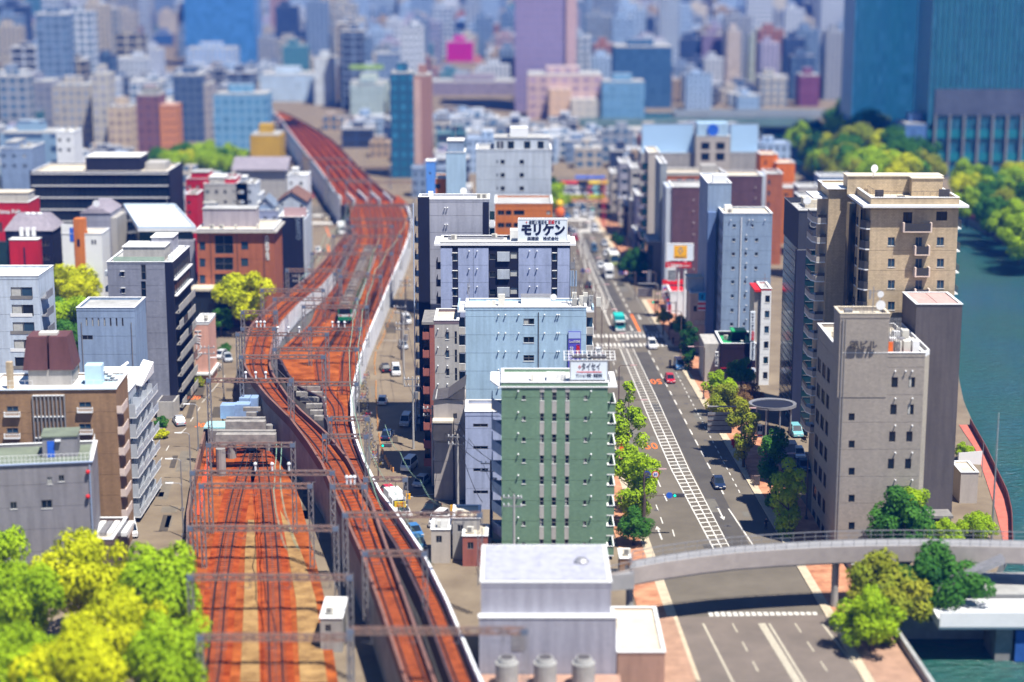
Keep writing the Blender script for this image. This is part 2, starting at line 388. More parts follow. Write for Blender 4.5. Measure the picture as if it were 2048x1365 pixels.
# ================================================================ SETTING
def interp(pts,y):
    pts=sorted(pts,key=lambda p:p[1])
    if y<=pts[0][1]: return pts[0][0]
    for a,b in zip(pts,pts[1:]):
        if y<=b[1]: return a[0]+(b[0]-a[0])*(y-a[1])/(b[1]-a[1])
    return pts[-1][0]
BL=[(1800,1420),(1790,1365),(1700,1235),(1716,1185),(1990,1150),(2020,1085),(2010,1000),(1978,915),(1928,805),(1905,700),(1880,600),(1810,500),(1700,400),(1585,345),(1530,300),(1500,262),(1500,250)]
BR=[(3400,1420),(2900,1085),(2700,900),(2420,700),(2220,580),(2048,487),(1925,430),(1760,385),(1666,352),(1601,304),(1590,262),(1500,250)]
asph=mat('asphalt_worn',(.185,.14,.095),.92,.2,.12,col2=(.24,.19,.13),bump=.15)
ground=MB()
ys=[1420]+list(range(1365,250,-12))+[250]
for a,b in zip(ys,ys[1:]):
    p=G(interp(BL,a),a); q=G(interp(BL,b),b); ground.quad((-9000,p.y,0),p,q,(-9000,q.y,0))
    p=G(interp(BR,a),a); q=G(interp(BR,b),b); ground.quad(p,(9000,p.y,0),(9000,q.y,0),q)
    p=G(interp(BL,a),a); q=G(interp(BL,b),b); ground.quad((p.x,p.y,-5),(q.x,q.y,-5),q,p,1)
    p=G(interp(BR,a),a); q=G(interp(BR,b),b); ground.quad((p.x,p.y,-5),(q.x,q.y,-5),q,p,1)
y0=G(0,1420).y; y1=G(0,250).y
ground.quad((-9000,-300,0),(9000,-300,0),(9000,y0,0),(-9000,y0,0)); ground.quad((-9000,y1,0),(9000,y1,0),(9000,14000,0),(-9000,14000,0))
struct('ground',ground,[asph,M['concd']])
# river with wind ripples
wm=bpy.data.materials.new('river_water'); wm.use_nodes=True; n=wm.node_tree; b=n.nodes['Principled BSDF']; b.inputs['Base Color'].default_value=(.012,.06,.062,1); b.inputs['Roughness'].default_value=.12; b.inputs['Specular IOR Level'].default_value=.4
tc=n.nodes.new('ShaderNodeTexCoord'); mp=n.nodes.new('ShaderNodeMapping'); mp.inputs['Scale'].default_value=(.5,1.4,1); nz=n.nodes.new('ShaderNodeTexNoise'); nz.inputs['Scale'].default_value=.95; nz.inputs['Detail'].default_value=5
n.links.new(tc.outputs['Object'],mp.inputs[0]); n.links.new(mp.outputs[0],nz.inputs['Vector']); bp=n.nodes.new('ShaderNodeBump'); bp.inputs['Strength'].default_value=1.; bp.inputs['Distance'].default_value=1.7
n.links.new(nz.outputs['Fac'],bp.inputs['Height']); n.links.new(bp.outputs[0],b.inputs['Normal'])
n2=n.nodes.new('ShaderNodeTexNoise'); n2.inputs['Scale'].default_value=.03; n2.inputs['Detail'].default_value=3; rr=n.nodes.new('ShaderNodeValToRGB'); rr.color_ramp.elements[0].position=.35; rr.color_ramp.elements[1].position=.65
rr.color_ramp.elements[0].color=(.015,.10,.075,1); rr.color_ramp.elements[1].color=(.01,.09,.12,1); n.links.new(tc.outputs['Object'],n2.inputs['Vector']); n.links.new(n2.outputs['Fac'],rr.inputs[0]); n.links.new(rr.outputs[0],b.inputs['Base Color'])
struct('river_water',MB().quad((-60,-250,-2.5),(1500,-250,-2.5),(1500,900,-2.5),(-60,900,-2.5)),wm)
struct('canal_water',MB().poly([G(1170,250,.05),G(1600,250,.05),G(1640,226,.05),G(1150,226,.05)]),wm)
# road frame
YW=R_(2.4)
def RD(t,s,z=0.): return Vector((t*math.cos(YW)-s*math.sin(YW),t*math.sin(YW)+s*math.cos(YW),z))
def TS(px,py): g=G(px,py); return (g.x*math.cos(YW)+g.y*math.sin(YW),-g.x*math.sin(YW)+g.y*math.cos(YW))
def rq(mb,t0,s0,t1,s1,z,m=0): mb.quad(RD(t0,s0,z),RD(t1,s0,z),RD(t1,s1,z),RD(t0,s1,z),m)
def rbox(mb,t0,s0,t1,s1,z0,z1,m=0): mb.prism([RD(t0,s0),RD(t1,s0),RD(t1,s1),RD(t0,s1)],z0,z1,m)
roadm=mat('asphalt_main_road',(.125,.107,.082),.9,.16,.1,col2=(.16,.138,.108),bump=.15)
roadd=mat('asphalt_dark_lane',(.072,.065,.058),.9,.15,.2,col2=(.09,.082,.072))
brick=bpy.data.materials.new('orange_brick_paving'); 
brick=mat('orange_brick_paving',(.42,.16,.08),.9,.25,.45,col2=(.58,.3,.17),bump=.2)
kerb=mat('kerb_stone',(.5,.42,.3),.9,.15,1.); wl=mat('road_paint_white',(.6,.58,.54),.7,.18,2.5); ol=mat('road_paint_orange',(.75,.17,.03),.7,.12,2.)
r=MB(); rq(r,28.9,120,47,640,.02); rq(r,-40,545,90,572,.018); rq(r,47,355,66,361,.018); rq(r,10,362,28.9,372,.018)
struct('main_road',r,roadm)
r=MB(); rq(r,39.35,372,42.3,506,.024); rq(r,39.4,228,42.3,358,.024); rq(r,37.9,362,41.5,370,.024); struct('resurfaced_lane',r,roadd)
for (t0,t1,segs) in ((47,53.5,[(180,305),(313,353.5),(362.5,413),(438,463),(470,506),(516,543)]),(24.4,28.9,[(190,360),(374,545)])):
    for (s0,s1) in segs:
        b=MB(); k=(t0+.35) if t0==47 else t0; e=t1 if t0==47 else t1-.35
        rbox(b,k,s0+.4,e,s1-.4,-.05,.13,0); o=struct('pavement',b,brick)
        b=MB(); ke=(t0,t0+.35) if t0==47 else (t1-.35,t1); rbox(b,ke[0],s0,ke[1],s1,-.05,.15); 
        if t0==47: rbox(b,k,s0,e,s0+.4,-.05,.15); rbox(b,k,s1-.4,e,s1,-.05,.15)
        rbox(b,ke[0]+(.36 if t0==47 else -.9),s0+.4,ke[0]+(1.2 if t0==47 else -.0),s1-.4,-.05,.134)
        struct('kerb',b,kerb)
def stripe(mb,p0,p1,w,z=.03,m=0):
    a=G(*p0); b=G(*p1); d=(b-a); d.z=0; d.normalize(); n=Vector((-d.y,d.x,0))*w/2; a.z=b.z=z
    mb.quad(a-n,b-n,b+n,a+n,m)
def dashes(mb,p0,p1,L,gap,w,z=.03,m=0):
    a=G(*p0); b=G(*p1); a.z=b.z=z; d=b-a; D=d.length; d.normalize(); n=Vector((-d.y,d.x,0))*w/2; x=0
    while x+L<D: p=a+d*x; q=a+d*(x+L); mb.quad(p-n,q-n,q+n,p+n,m); x+=L+gap
mk=MB()
dashes(mk,(1158,424),(1195,498),4,4,.2); dashes(mk,(1201,510),(1262,630),3.6,3.2,.22); dashes(mk,(1297,702),(1452,998),3.6,3.2,.22)
dashes(mk,(1352,745),(1486,998),1.5,1.6,.16); dashes(mk,(1230,500),(1240,520),1.2,1.2,.14); dashes(mk,(1238,540),(1318,670),1.2,2.2,.12)
stripe(mk,(1219.7,595),(1246,650),.15); stripe(mk,(1210,628),(1226,665),.3); stripe(mk,(1225,664.5),(1322,666.5),.45); stripe(mk,(1187,697.5),(1252,695.7),.4)
dashes(mk,(1222,708),(1235,752),3,4,.14); dashes(mk,(1281,886),(1338,1012),3.6,3.6,.2); dashes(mk,(1160,560),(1168,590),3,4,.14); dashes(mk,(1150,505),(1156,540),3,4,.14)
dashes(mk,(1312,1010),(1330,1060),3,3,.16); dashes(mk,(1345,1060),(1352,1085),3,3,.16)
stripe(mk,(1457,1018),(1512,1100),.22); stripe(mk,(1178,441),(1179.5,462),.5); stripe(mk,(1136,451),(1160,453),.3); stripe(mk,(1160,441),(1161,453),.3); stripe(mk,(1144,461),(1170,463),.4)
stripe(mk,(1228,672),(1234,682),.25); stripe(mk,(1234,682),(1257,680),.25); stripe(mk,(1257,680),(1253,672),.25)
def cross(mb,xa,xb,y,n,dep,wd):
    for i in range(n):
        g=G(xa+(xb-xa)*(i+.5)/n,y); t,s=(g.x*math.cos(YW)+g.y*math.sin(YW),-g.x*math.sin(YW)+g.y*math.cos(YW)); rq(mb,t-wd/2,s-dep/2,t+wd/2,s+dep/2,.031)
cross(mk,1184,1326,672.5,17,3.2,.5); cross(mk,1191,1337,690.5,17,3.2,.5); cross(mk,1132,1194,439.5,17,5,.5); cross(mk,1140,1206,462.5,16,5,.5)
cross(mk,1418,1640,1235,18,3.5,.55)
# left street crossings and lines
for y,xa,xb in ((431.5,626,664),(446.5,624,668)):
    for i in range(9): g=G(xa+(xb-xa)*(i+.5)/9,y); mk.quad((g.x-.35,g.y-2,.02),(g.x+.35,g.y-2,.02),(g.x+.35,g.y+2,.02),(g.x-.35,g.y+2,.02))
for pts in ([(400,815),(372,857)],[(372,857),(340,888)],[(338,892),(316,930)],[(313,940),(292,985)],[(292,985),(280,1012)],[(440,740),(455,700)],[(618,403),(632,420)],[(632,420),(642,440)]):
    dashes(mk,pts[0],pts[1],3,4,.15,.02)
stripe(mk,(404,806),(450,752),.14,.02); stripe(mk,(796,682),(760,681),.2,.02); stripe(mk,(868,1078),(905,1030),.2,.02); stripe(mk,(770,1000),(900,985),.2,.02)
struct('road_marking',mk,wl)
# hatched median
zb=MB(); 
def zebra(LP,RP,CP,y0,y1,step,wd):
    s0=TS(interp(LP,y0),y0)[1]; s1=TS(interp(LP,y1),y1)[1]; s=min(s0,s1); e=max(s0,s1)
    def tt(PP,s):     # t of the polyline at chainage s
        c=[TS(*p) for p in PP]; c.sort(key=lambda q:q[1])
        if s<=c[0][1]: return c[0][0]
        for a,b in zip(c,c[1:]):
            if s<=b[1]: return a[0]+(b[0]-a[0])*(s-a[1])/(b[1]-a[1])
        return c[-1][0]
    x=s
    while x<e:
        a=tt(LP,x); c=tt(CP,x); b=tt(RP,x); h=wd(x)/2
        zb.quad(RD(a,x-h,.032),RD(c,x-h+.25,.032),RD(c,x+h+.25,.032),RD(a,x+h,.032)); zb.quad(RD(c,x-h*.7+.25,.032),RD(b,x-h*.7+.5,.032),RD(b,x+h*.7+.5,.032),RD(c,x+h*.7+.25,.032)); x+=step
    for PP,ww in ((LP,.2),(RP,.16),(CP,.2)):
        x=s
        while x<e:
            y=min(e,x+4); a=tt(PP,x); b=tt(PP,y); zb.quad(RD(a-ww/2,x,.034),RD(a+ww/2,x,.034),RD(b+ww/2,y,.034),RD(b-ww/2,y,.034)); x+=4
zebra([(1240,698),(1308,860),(1343,940),(1433,1109)],[(1266,698),(1315,800),(1378,940),(1466,1109)],[(1253,698),(1302,810),(1361,940),(1450,1109)],698,1109,1.95,lambda x:.46 if x<295 else .22)
zebra([(1150.5,464),(1172,540),(1193.6,595),(1209.8,628)],[(1160.5,464),(1181,511),(1194.8,540),(1219.7,595),(1210.2,628)],[(1156,464),(1184,540),(1207,595),(1210,628)],464,627,2.1,lambda x:.28)
struct('hatched_median_marking',zb,wl)
om=MB(); stripe(om,(1262,628),(1279.5,664),.55,.034); stripe(om,(652,455),(660,475),.4,.02); stripe(om,(655,490),(660,515),.4,.02); struct('orange_road_marking',om,ol)
ar=MB()
for x,y,sg in ((1251,633,-1),(1261.5,655,-1),(1277.6,633,-1),(1289,656,-1),(1224,633,-1),(1440,1025,-1),(1320,1070,1),(1268,1010,1)):
    t,s=TS(x,y); rq(ar,t-.12,s-2.2,t+.12,s+2.,.035); a=s+sg*2.2; ar.poly([RD(t-.4,a,.036),RD(t+.4,a,.036),RD(t,a+sg*1.6,.036)][::1 if sg>0 else -1])
struct('road_arrow',ar,wl)
bd=MB(); rq(bd,24.2,180,53.4,210,.04); struct('bridge_road_deck',bd,mat('bridge_asphalt_brown',(.15,.125,.105),.9,.15,.15,col2=(.19,.155,.13)))
bl_=MB(); stripe(bl_,(1406,1248),(1468,1370),.3,.06); stripe(bl_,(1523,1248),(1598,1370),.9,.06); stripe(bl_,(1538,1248),(1613,1370),.3,.06); stripe(bl_,(1644,1248),(1738,1370),.3,.06); dashes(bl_,(1465,1248),(1530,1370),3,3,.2,.06); dashes(bl_,(1590,1248),(1672,1370),3,3,.2,.06); struct('bridge_lane_line',bl_,mat('worn_cream_paint',(.42,.38,.3),.8,.2,2.))
bw_=MB(); rq(bw_,24.3,180,28.4,210,.175); rq(bw_,48.2,180,53.3,210,.175); struct('bridge_footway',bw_,mat('salmon_footway',(.36,.22,.15),.9,.2,.5))
pt=MB(); rgp=random.Random(3)
for i in range(46):
    s=rgp.uniform(232,560); t=rgp.uniform(29.5,45); ww=rgp.uniform(.8,2.4); ll=rgp.uniform(1.5,9); rq(pt,t,s,min(t+ww,46.4),s+ll,.0265,rgp.randint(0,1))
struct('asphalt_patch',pt,[mat('asphalt_patch_dark',(.07,.065,.058),.9,.2,.6),mat('asphalt_patch_pale',(.14,.13,.11),.9,.2,.6)])
mh=MB()
for i in range(26):
    s=rgp.uniform(232,540); t=rgp.choice([31.2,35.,44.2,40.8])+rgp.uniform(-.4,.4); c=RD(t,s,.037); mh.poly([c+Vector((.36*math.cos(a),.36*math.sin(a),0)) for a in [2*math.pi*q/10 for q in range(10)]])
struct('manhole_cover',mh,M['steeld'])
spm=MB()
for i in range(150):
    gx=G(rgp.uniform(240,960),rgp.uniform(440,1100),.012); ww=rgp.uniform(.6,2.5); ll=rgp.uniform(2,12); spm.quad(gx,gx+Vector((ww,0,0)),gx+Vector((ww-.1*ll,ll,0)),gx+Vector((-.1*ll,ll,0)),rgp.randint(0,1))
for i in range(1): struct('street_patch',spm,[mat('street_patch_dark',(.075,.062,.048),.9,.2,.6),mat('street_patch_pale',(.17,.145,.11),.9,.2,.6)])
for (x,y,tx,rz,sz) in ((1302,893,'50',YW,3.6),(1312,763,'50',YW+math.pi,3.6),(400,851,'30',-.0,2.6),(392,796,'30',0,2.6),(657,520,'50',0,3.)):
    g=G(x,y,.036); o=textobj('speed_marking',tx,sz,ol,None,g,(0,0,rz),ext=0.,bold=.06,sx=.62); o['kind']='structure'; o.scale=(.62,1.5,1)
# ---------------------------------------------------------------- river promenade on the right
pr=MB(); rl=MB()
PL=[(1918,850),(1951,899),(1971,957),(1990,1016),(2004,1070),(2006,1110)]; PR=[(1940,850),(1971,905),(1992,950),(2014,996),(2023,1035),(2025,1110)]
yy=list(range(850,1111,10))
for a,b in zip(yy,yy[1:]):
    pr.quad(G(interp(PL,a),a,.1),G(interp(PR,a),a,.1),G(interp(PR,b),b,.1),G(interp(PL,b),b,.1))
    p=G(interp(PR,a),a,.1); q=G(interp(PR,b),b,.1); u=Vector((0,0,1.1))
    rl.tube(p+u,q+u,.09); rl.tube(p+u*.5,q+u*.5,.05); rl.tube(p,p+u,.06); rl.quad(p,q,q+u*.9,p+u*.9)
struct('riverside_path',pr,mat('red_path_paving',(.5,.14,.1),.9,.15,.6))
tag(part('riverside_railing',rl,mat('brown_railing',(.16,.05,.04),.6,.1,1.)),'long brown railing curving along the red riverside path at the water edge','railing')
rl=MB(); w2=MB()
for a,b in zip([(1925,432),(1960,447),(2000,464),(2048,486)],[(1960,447),(2000,464),(2048,486),(2110,515)]):
    p=G(*a,.3); q=G(*b,.3); u=Vector((0,0,1.2)); rl.tube(p+u,q+u,.18); rl.quad(p,q,q+u*.95,p+u*.95)
tag(part('far_bank_railing',rl,mat('red_brown_rail',(.3,.05,.06),.6,.1,1.)),'red brown railing along the far river bank below the park trees','railing')
# ================================================================ RAILWAY
bal=mat('rusty_ballast',(.22,.047,.01),.95,.3,.35,spec=.03,col2=(.44,.12,.03),bump=.8,bscale=6.)
balr=mat('red_rust_track_bed',(.25,.036,.008),.95,.35,.5,spec=.03,col2=(.42,.09,.022),bump=.8,bscale=5.)
baly=mat('ochre_gravel',(.28,.15,.05),.95,.35,.5,col2=(.42,.26,.1),bump=.8)
railm=mat('rail_steel',(.07,.045,.04),.4,.2,1.,.5); rails_=mat('rail_head',(.3,.26,.27),.35,.1,1.,.6)
pw=mat('viaduct_parapet_white',(.74,.76,.8),.8,.22,.4); pd=mat('viaduct_parapet_dark',(.06,.035,.04),.85,.3,.5); pg=mat('viaduct_concrete',(.3,.29,.28),.9,.25,.3); pb=mat('rust_brown_parapet',(.2,.1,.08),.9,.25,.5)
sleep=mat('concrete_sleeper',(.22,.07,.03),.95,.3,1.)
def deck(name,LP,RP,zf,y0,y1,lab,lp=None,rp=None,lm=None,rm=None,zb=0.,side='conc',step=9,ph=1.1,top=bal,edge=None):
    t=thing(name,lab,'railway line' if zb==zb else '',(0,0,0)); d=MB(); a_=MB(); b_=MB(); sd=MB(); rows=[]
    y=y0
    while y>=y1: rows.append(y); y-=step
    L=[G(interp(LP,y),y,zf(y)) for y in rows]; R=[G(interp(RP,y),y,zf(y)) for y in rows]
    for i in range(len(rows)-1):
        a,b,c,e=L[i],R[i],R[i+1],L[i+1]; d.quad(a,b,c,e)
        dn=lambda p:Vector((p.x,p.y,zb))
        sd.quad(dn(e),dn(a),a,e); sd.quad(dn(b),dn(c),c,b)
        for (P0,P1,mb,on,sg) in ((a,e,a_,lp,1),(b,c,b_,rp,-1)):
            if not on: continue
            n=Vector((.28*sg,0,0)); u=Vector((0,0,on)); m1=Vector((0,0,-.6))
            mb.hull2([P0+m1-n*.3,P0+n+m1,P1+n+m1,P1-n*.3+m1] if sg>0 else [P0+m1+n,P0-n*.3+m1,P1-n*.3+m1,P1+n+m1],[P0+u-n*.3,P0+n+u,P1+n+u,P1-n*.3+u] if sg>0 else [P0+u+n,P0-n*.3+u,P1-n*.3+u,P1+n+u])
    part('ballast_bed',d,top,t); part('side_wall',sd,M[side] if isinstance(side,str) else side,t)
    if lp: part('parapet',a_,lm or pg,t)
    if rp: part('parapet',b_,rm or pg,t)
    return t
def track(t,LP,RP,f0,f1,zf,y0,y1,step=6,bed=True,name='rail',sl=True,bw=1.5):
    """a pair of rails along fraction f of the way across the bed"""
    rows=[]; y=y0
    while y>=y1: rows.append(y); y-=step
    pts=[]
    for y in rows:
        f=f0+(f1-f0)*(y-y0)/(y1-y0+1e-6); L=G(interp(LP,y),y,zf(y)); Rr=G(interp(RP,y),y,zf(y)); pts.append(L.lerp(Rr,f))
    for _ in range(4): pts=[pts[0]]+[(pts[i-1]+pts[i]*2+pts[i+1])/4 for i in range(1,len(pts)-1)]+[pts[-1]]
    tracks_line(t,pts,bed,sl,bw)
    return pts
def tracks_line(t,pts,bed=True,sl=True,bw=1.5):
    N=[]
    for i in range(len(pts)):
        d=pts[min(i+1,len(pts)-1)]-pts[max(i-1,0)]; d.z=0; d.normalize(); N.append(Vector((d.y,-d.x,0)))
    if bed:
        b=MB()
        for i in range(len(pts)-1): z=Vector((0,0,.06)); b.quad(pts[i]-N[i]*bw+z,pts[i]+N[i]*bw+z,pts[i+1]+N[i+1]*bw+z,pts[i+1]-N[i+1]*bw+z)
        part('track_bed',b,balr,t)
    for sgn in (-1,1):
        b=MB()
        for i in range(len(pts)-1):
            o=.72*sgn; h=.075; a=pts[i]+N[i]*o; c=pts[i+1]+N[i+1]*o; z0=Vector((0,0,.08)); z1=Vector((0,0,.3))
            b.hull2([a-N[i]*h*1.4+z0,a+N[i]*h*1.4+z0,c+N[i+1]*h*1.4+z0,c-N[i+1]*h*1.4+z0],[a-N[i]*h+z1,a+N[i]*h+z1,c+N[i+1]*h+z1,c-N[i+1]*h+z1])
        part('rail',b,railm,t)
    if sl:
        b=MB()
        for i in range(len(pts)-1):
            L=(pts[i+1]-pts[i]).length; k=max(1,int(L/.75))
            for j in range(k):
                c=pts[i].lerp(pts[i+1],j/k); n=N[i]; d=Vector((-n.y,n.x,0))*.12
                b.hull2([c-n*1.2-d,c+n*1.2-d,c+n*1.2+d,c-n*1.2+d],[q+Vector((0,0,.13)) for q in (c-n*1.2-d,c+n*1.2-d,c+n*1.2+d,c-n*1.2+d)])
        o=part('sleepers',b,sleep,t); o['kind']='stuff'
# left curving single-track viaduct
zl=lambda y:7.
LL=[(696,467),(649,527),(614,564),(549,612),(520,639),(500,662),(491,690),(485,720),(490,742),(501,762),(534,802),(581,849),(616,896),(644,940),(675,1013),(722,1119),(762,1232),(806,1365),(830,1430)]
LR=[(716,467),(694,505),(669,549),(644,579),(599,614),(562,654),(548,684),(541,720),(541,742),(549,762),(576,802),(604,832),(649,872),(663,886),(698,931),(717,966),(745,1018),(779,1119),(815,1220),(866,1365),(890,1430)]
t=deck('curved_viaduct',LL,LR,zl,1425,467,'narrow rust stained railway viaduct sweeping in an S bend above the ground level tracks',lp=.9,rp=.9,lm=pb,rm=pb,side=pg)
LT=track(t,LL,LR,.5,.5,zl,1425,467,bw=1.3)
# white retaining parapet face towards the wide bed
b=MB(); rows=list(range(700,545,-8))
for a,c in zip(rows,rows[1:]):
    p=G(interp(LR,a),a,7.); q=G(interp(LR,c),c,7.); d=Vector((.12,0,0)); b.quad(p+d+Vector((0,0,-2.6)),q+d+Vector((0,0,-2.6)),q+d+Vector((0,0,1.)),p+d+Vector((0,0,1.)))
part('sound_panel',b,pw,t)
# wide multi-track bed
def zm(y): return 4. if y>560 else 4.+(560-y)/150*3. if y>410 else 7.
ML=[(700,410),(702,450),(706,475),(694,505),(669,560),(632,617),(622,647),(562,697),(556,724),(567,740),(581,767),(600,790),(651,815),(655,850),(668,889),(690,931),(715,985),(750,1040),(800,1119),(848,1220),(900,1365),(925,1430)]
MR=[(806,410),(817,425),(824,450),(821,475),(809,510),(784,569),(759,629),(734,689),(721,731),(714,760),(703,814),(705,851),(712,889),(731,940),(762,1001),(792,1040),(845,1119),(895,1220),(955,1365),(985,1430)]
t2=deck('wide_railway_embankment',ML,MR,zm,1425,410,'wide rust coloured railway bed with several converging tracks beside the white wall',lp=None,rp=1.3,rm=pw,side=pw)
for f0,f1,ya,yb in ((.5,.5,1425,700),(.12,.1,700,410),(.62,.28,700,410),(.5,.46,700,410),(.86,.64,790,410),(.86,.82,640,410),(.3,.2,640,520)):
    track(t2,ML,MR,f0,f1,zm,ya,yb,bw=1.35)
b=MB()     # dark brown parapet between the two lines
rows=list(range(1425,720,-12))
for a,c in zip(rows,rows[1:]):
    p=G(interp(ML,a),a,zm(a)); q=G(interp(ML,c),c,zm(c)); b.hull2([p-Vector((.5,0,1)),p+Vector((-.1,0,-1)),q+Vector((-.1,0,-1)),q-Vector((.5,0,1))],[p+Vector((-.5,0,1.6)),p+Vector((-.1,0,1.6)),q+Vector((-.1,0,1.6)),q+Vector((-.5,0,1.6))])
part('parapet',b,pd,t2)
# far viaduct running to the city
FL=[(545,228),(560,242),(570.5,258),(595,291),(637,344),(672,395),(690,408),(700,416)]; FRr=[(556,224),(586,237),(621,256),(665,284),(727,348),(764,384),(790,400),(806,416)]
t3=deck('far_viaduct',FL,FRr,lambda y:7.,402,226,'long straight viaduct of rust red tracks running away to the distant city',lp=1.2,rp=1.,lm=mat('pale_blue_parapet',(.5,.56,.62),.8,.1,.5),rm=pb,side=pw,step=4)
for f in (.13,.32,.5,.69,.87): track(t3,FL,FRr,f,f,lambda y:7.,402,240,step=6,sl=False,bw=1.6)
# girder bridges over the cross street
for i,(x0,ya,x1,yb) in enumerate(((682,388,698,404),(709,392,726,408),(731,388,750,406),(757,390,776,408),(783,392,800,407))):
    g=thing('girder_bridge','white edged steel girder carrying one track over the street gap, number from the west: '+('first','second','third','fourth','fifth')[i],'girder bridge',G(x0,ya,7.),group='girders over the street gap')
    a=Vector((0,0,0)); c=G(x1,yb,7.)-G(x0,ya,7.)
    b=MB(); b.hull2([a+Vector((-2.2,0,-1)),a+Vector((2.2,0,-1)),c+Vector((2.2,0,-1)),c+Vector((-2.2,0,-1))],[a+Vector((-2.2,0,-.05)),a+Vector((2.2,0,-.05)),c+Vector((2.2,0,-.05)),c+Vector((-2.2,0,-.05))]); part('girder',b,balr,g)
    b=MB(); b.hull2([a+Vector((-2.5,0,-1)),a+Vector((-2.2,0,-1)),c+Vector((-2.2,0,-1)),c+Vector((-2.5,0,-1))],[a+Vector((-2.5,0,1.2)),a+Vector((-2.2,0,1.2)),c+Vector((-2.2,0,1.2)),c+Vector((-2.5,0,1.2))]); part('web_plate',b,M['white'],g)
# ground level tracks lower left
GL=[(415,872),(409,888),(386,985),(374,1060),(372,1365),(372,1430)]; GR=[(560,872),(575,925),(600,1000),(626,1100),(650,1200),(676,1365),(690,1430)]
t4=deck('ground_level_railway',GL,GR,lambda y:.35,1425,874,'rust red ground level double track passing under the curved viaduct',side=M['concd'],top=bal)
for pth in ([(400,1425),(428,1365),(437,1200),(452,1100),(470,1000),(490,935),(503,900),(512,876)],[(560,1425),(552,1365),(549,1200),(544,1100),(534,1000),(525,935),(522,900),(520,876)]):
    p2=[]; 
    for a,c in zip(pth,pth[1:]):
        for k in range(4): p2.append(G(a[0]+(c[0]-a[0])*k/4,a[1]+(c[1]-a[1])*k/4,.35))
    for _ in range(5): p2=[p2[0]]+[(p2[i-1]+p2[i]*2+p2[i+1])/4 for i in range(1,len(p2)-1)]+[p2[-1]]
    tracks_line(t4,p2,bw=2.)
b=MB(); b.poly([G(x,y,.42) for x,y in ((560,1020),(585,1060),(612,1130),(632,1200),(655,1365),(600,1365),(592,1200),(575,1100))]); part('gravel_strip',b,baly,t4)
b=MB(); b.poly([G(x,y,.42) for x,y in ((480,1365),(488,1200),(490,1100),(496,1040),(508,1040),(512,1100),(515,1200),(520,1365))]); part('gravel_strip',b,baly,t4)
b=MB()
for a,c in zip(GL,GL[1:]):
    p=G(*a); q=G(*c); b.hull2([p,p+Vector((.35,0,0)),q+Vector((.35,0,0)),q],[p+Vector((0,0,2.6)),p+Vector((.35,0,2.6)),q+Vector((.35,0,2.6)),q+Vector((0,0,2.6))])
tag(part('trackside_wall',b,mat('brown_fence_wall',(.2,.12,.09),.9,.2,.5)),'low brown wall between the left street and the ground level tracks','wall')
b=MB()    # red painted strip inside that wall
for a,c in zip([(409,905),(398,960),(391,1000)],[(398,960),(391,1000),(386,1030)]):
    b.quad(G(a[0]+6,a[1],.5),G(a[0]+16,a[1],.5),G(c[0]+16,c[1],.5),G(c[0]+6,c[1],.5))
part('walkway_strip',b,mat('vermilion_strip',(.6,.07,.01),.8,.1,1.),t4)
# concrete portal frames under the curved viaduct
pf=thing('portal_frame','pair of weathered concrete portal beams on round columns carrying the curved viaduct','portal frame',G(490,900))
o=pf.location
def hbox(name,x0,x1,yt,zt,hh,dd,m,t,o):
    a=G(x0,yt,zt)-o; c=G(x1,yt,zt)-o
    b=MB().box(a.x,a.y,zt-hh,c.x,a.y+dd,zt); return part(name,b,m,t)
cw=mat('stained_portal_concrete',(.3,.28,.26),.9,.35,.8)
for x0,x1,yt in ((450,530,844),(431,551,870)): 
    hbox('beam',x0,x1,yt,6.,1.6,1.4,cw,pf,o)
for x0,x1,yt in ((452,530,836),(433,551,862),(486,520,816),(492,512,826)): hbox('cross_beam',x0,x1,yt,6.2,.6,.8,cw,pf,o)
for x,y in ((443,955),(464,920),(505,905),(540,905)):
    g=G(x,y)-o; part('column',MB().tube((g.x,g.y,0),(g.x,g.y,4.6),.75,n=12),pg,pf,smooth=False)
hbox('blue_shed_roof',407,452,855,3.4,.25,4.,mat('cyan_sheet_roof',(.35,.62,.66),.6,.1,1.),thing('track_shed','small shed with pale cyan sheet roof beside the portal beams','shed',(0,0,0)),Vector((0,0,0)))
tr=[q for q in bpy.data.objects if q.name=='track_shed'][0]; g=G(410,862,3.2); part('shed_wall',MB().box(g.x+.4,g.y+.3,0,g.x+3.6,g.y+4,3.1),M['concd'],tr)
pf2=thing('beam_frame','ladder of stepped concrete cross beams between the curved viaduct and the wide track bed','beam frame',(0,0,0))
for i,(x0,x1,yt) in enumerate(((586,640,774),(592,645,785),(600,650,796),(612,652,809),(620,653,822),(628,655,833))):
    hbox('beam',x0,x1,yt,5.4,.7,.9,cw,pf2,Vector((0,0,0)))
blue_t=thing('blue_tank_unit','pale blue metal equipment boxes on a steel stand left of the viaduct bend','equipment',G(470,850))
for (x0,x1,yt,zt,h,m) in ((440,470,812,6.,2.2,0),(470,500,810,6.,2.2,0),(500,516,797,6.6,2.4,0),(478,500,797,6.2,1.2,0)):
    a=G(x0,yt,zt)-blue_t.location; c=G(x1,yt,zt)-blue_t.location; part('cabinet',MB().box(a.x,a.y,zt-h,c.x-.1,a.y+2.4,zt),mat('pale_blue_sheet',(.28,.4,.62),.5,.15,1.),blue_t)
    part('stand',MB().tube((a.x+.3,a.y+.5,0),(a.x+.3,a.y+.5,zt-h),.12).tube((c.x-.4,a.y+.5,0),(c.x-.4,a.y+.5,zt-h),.12),M['steeld'],blue_t)
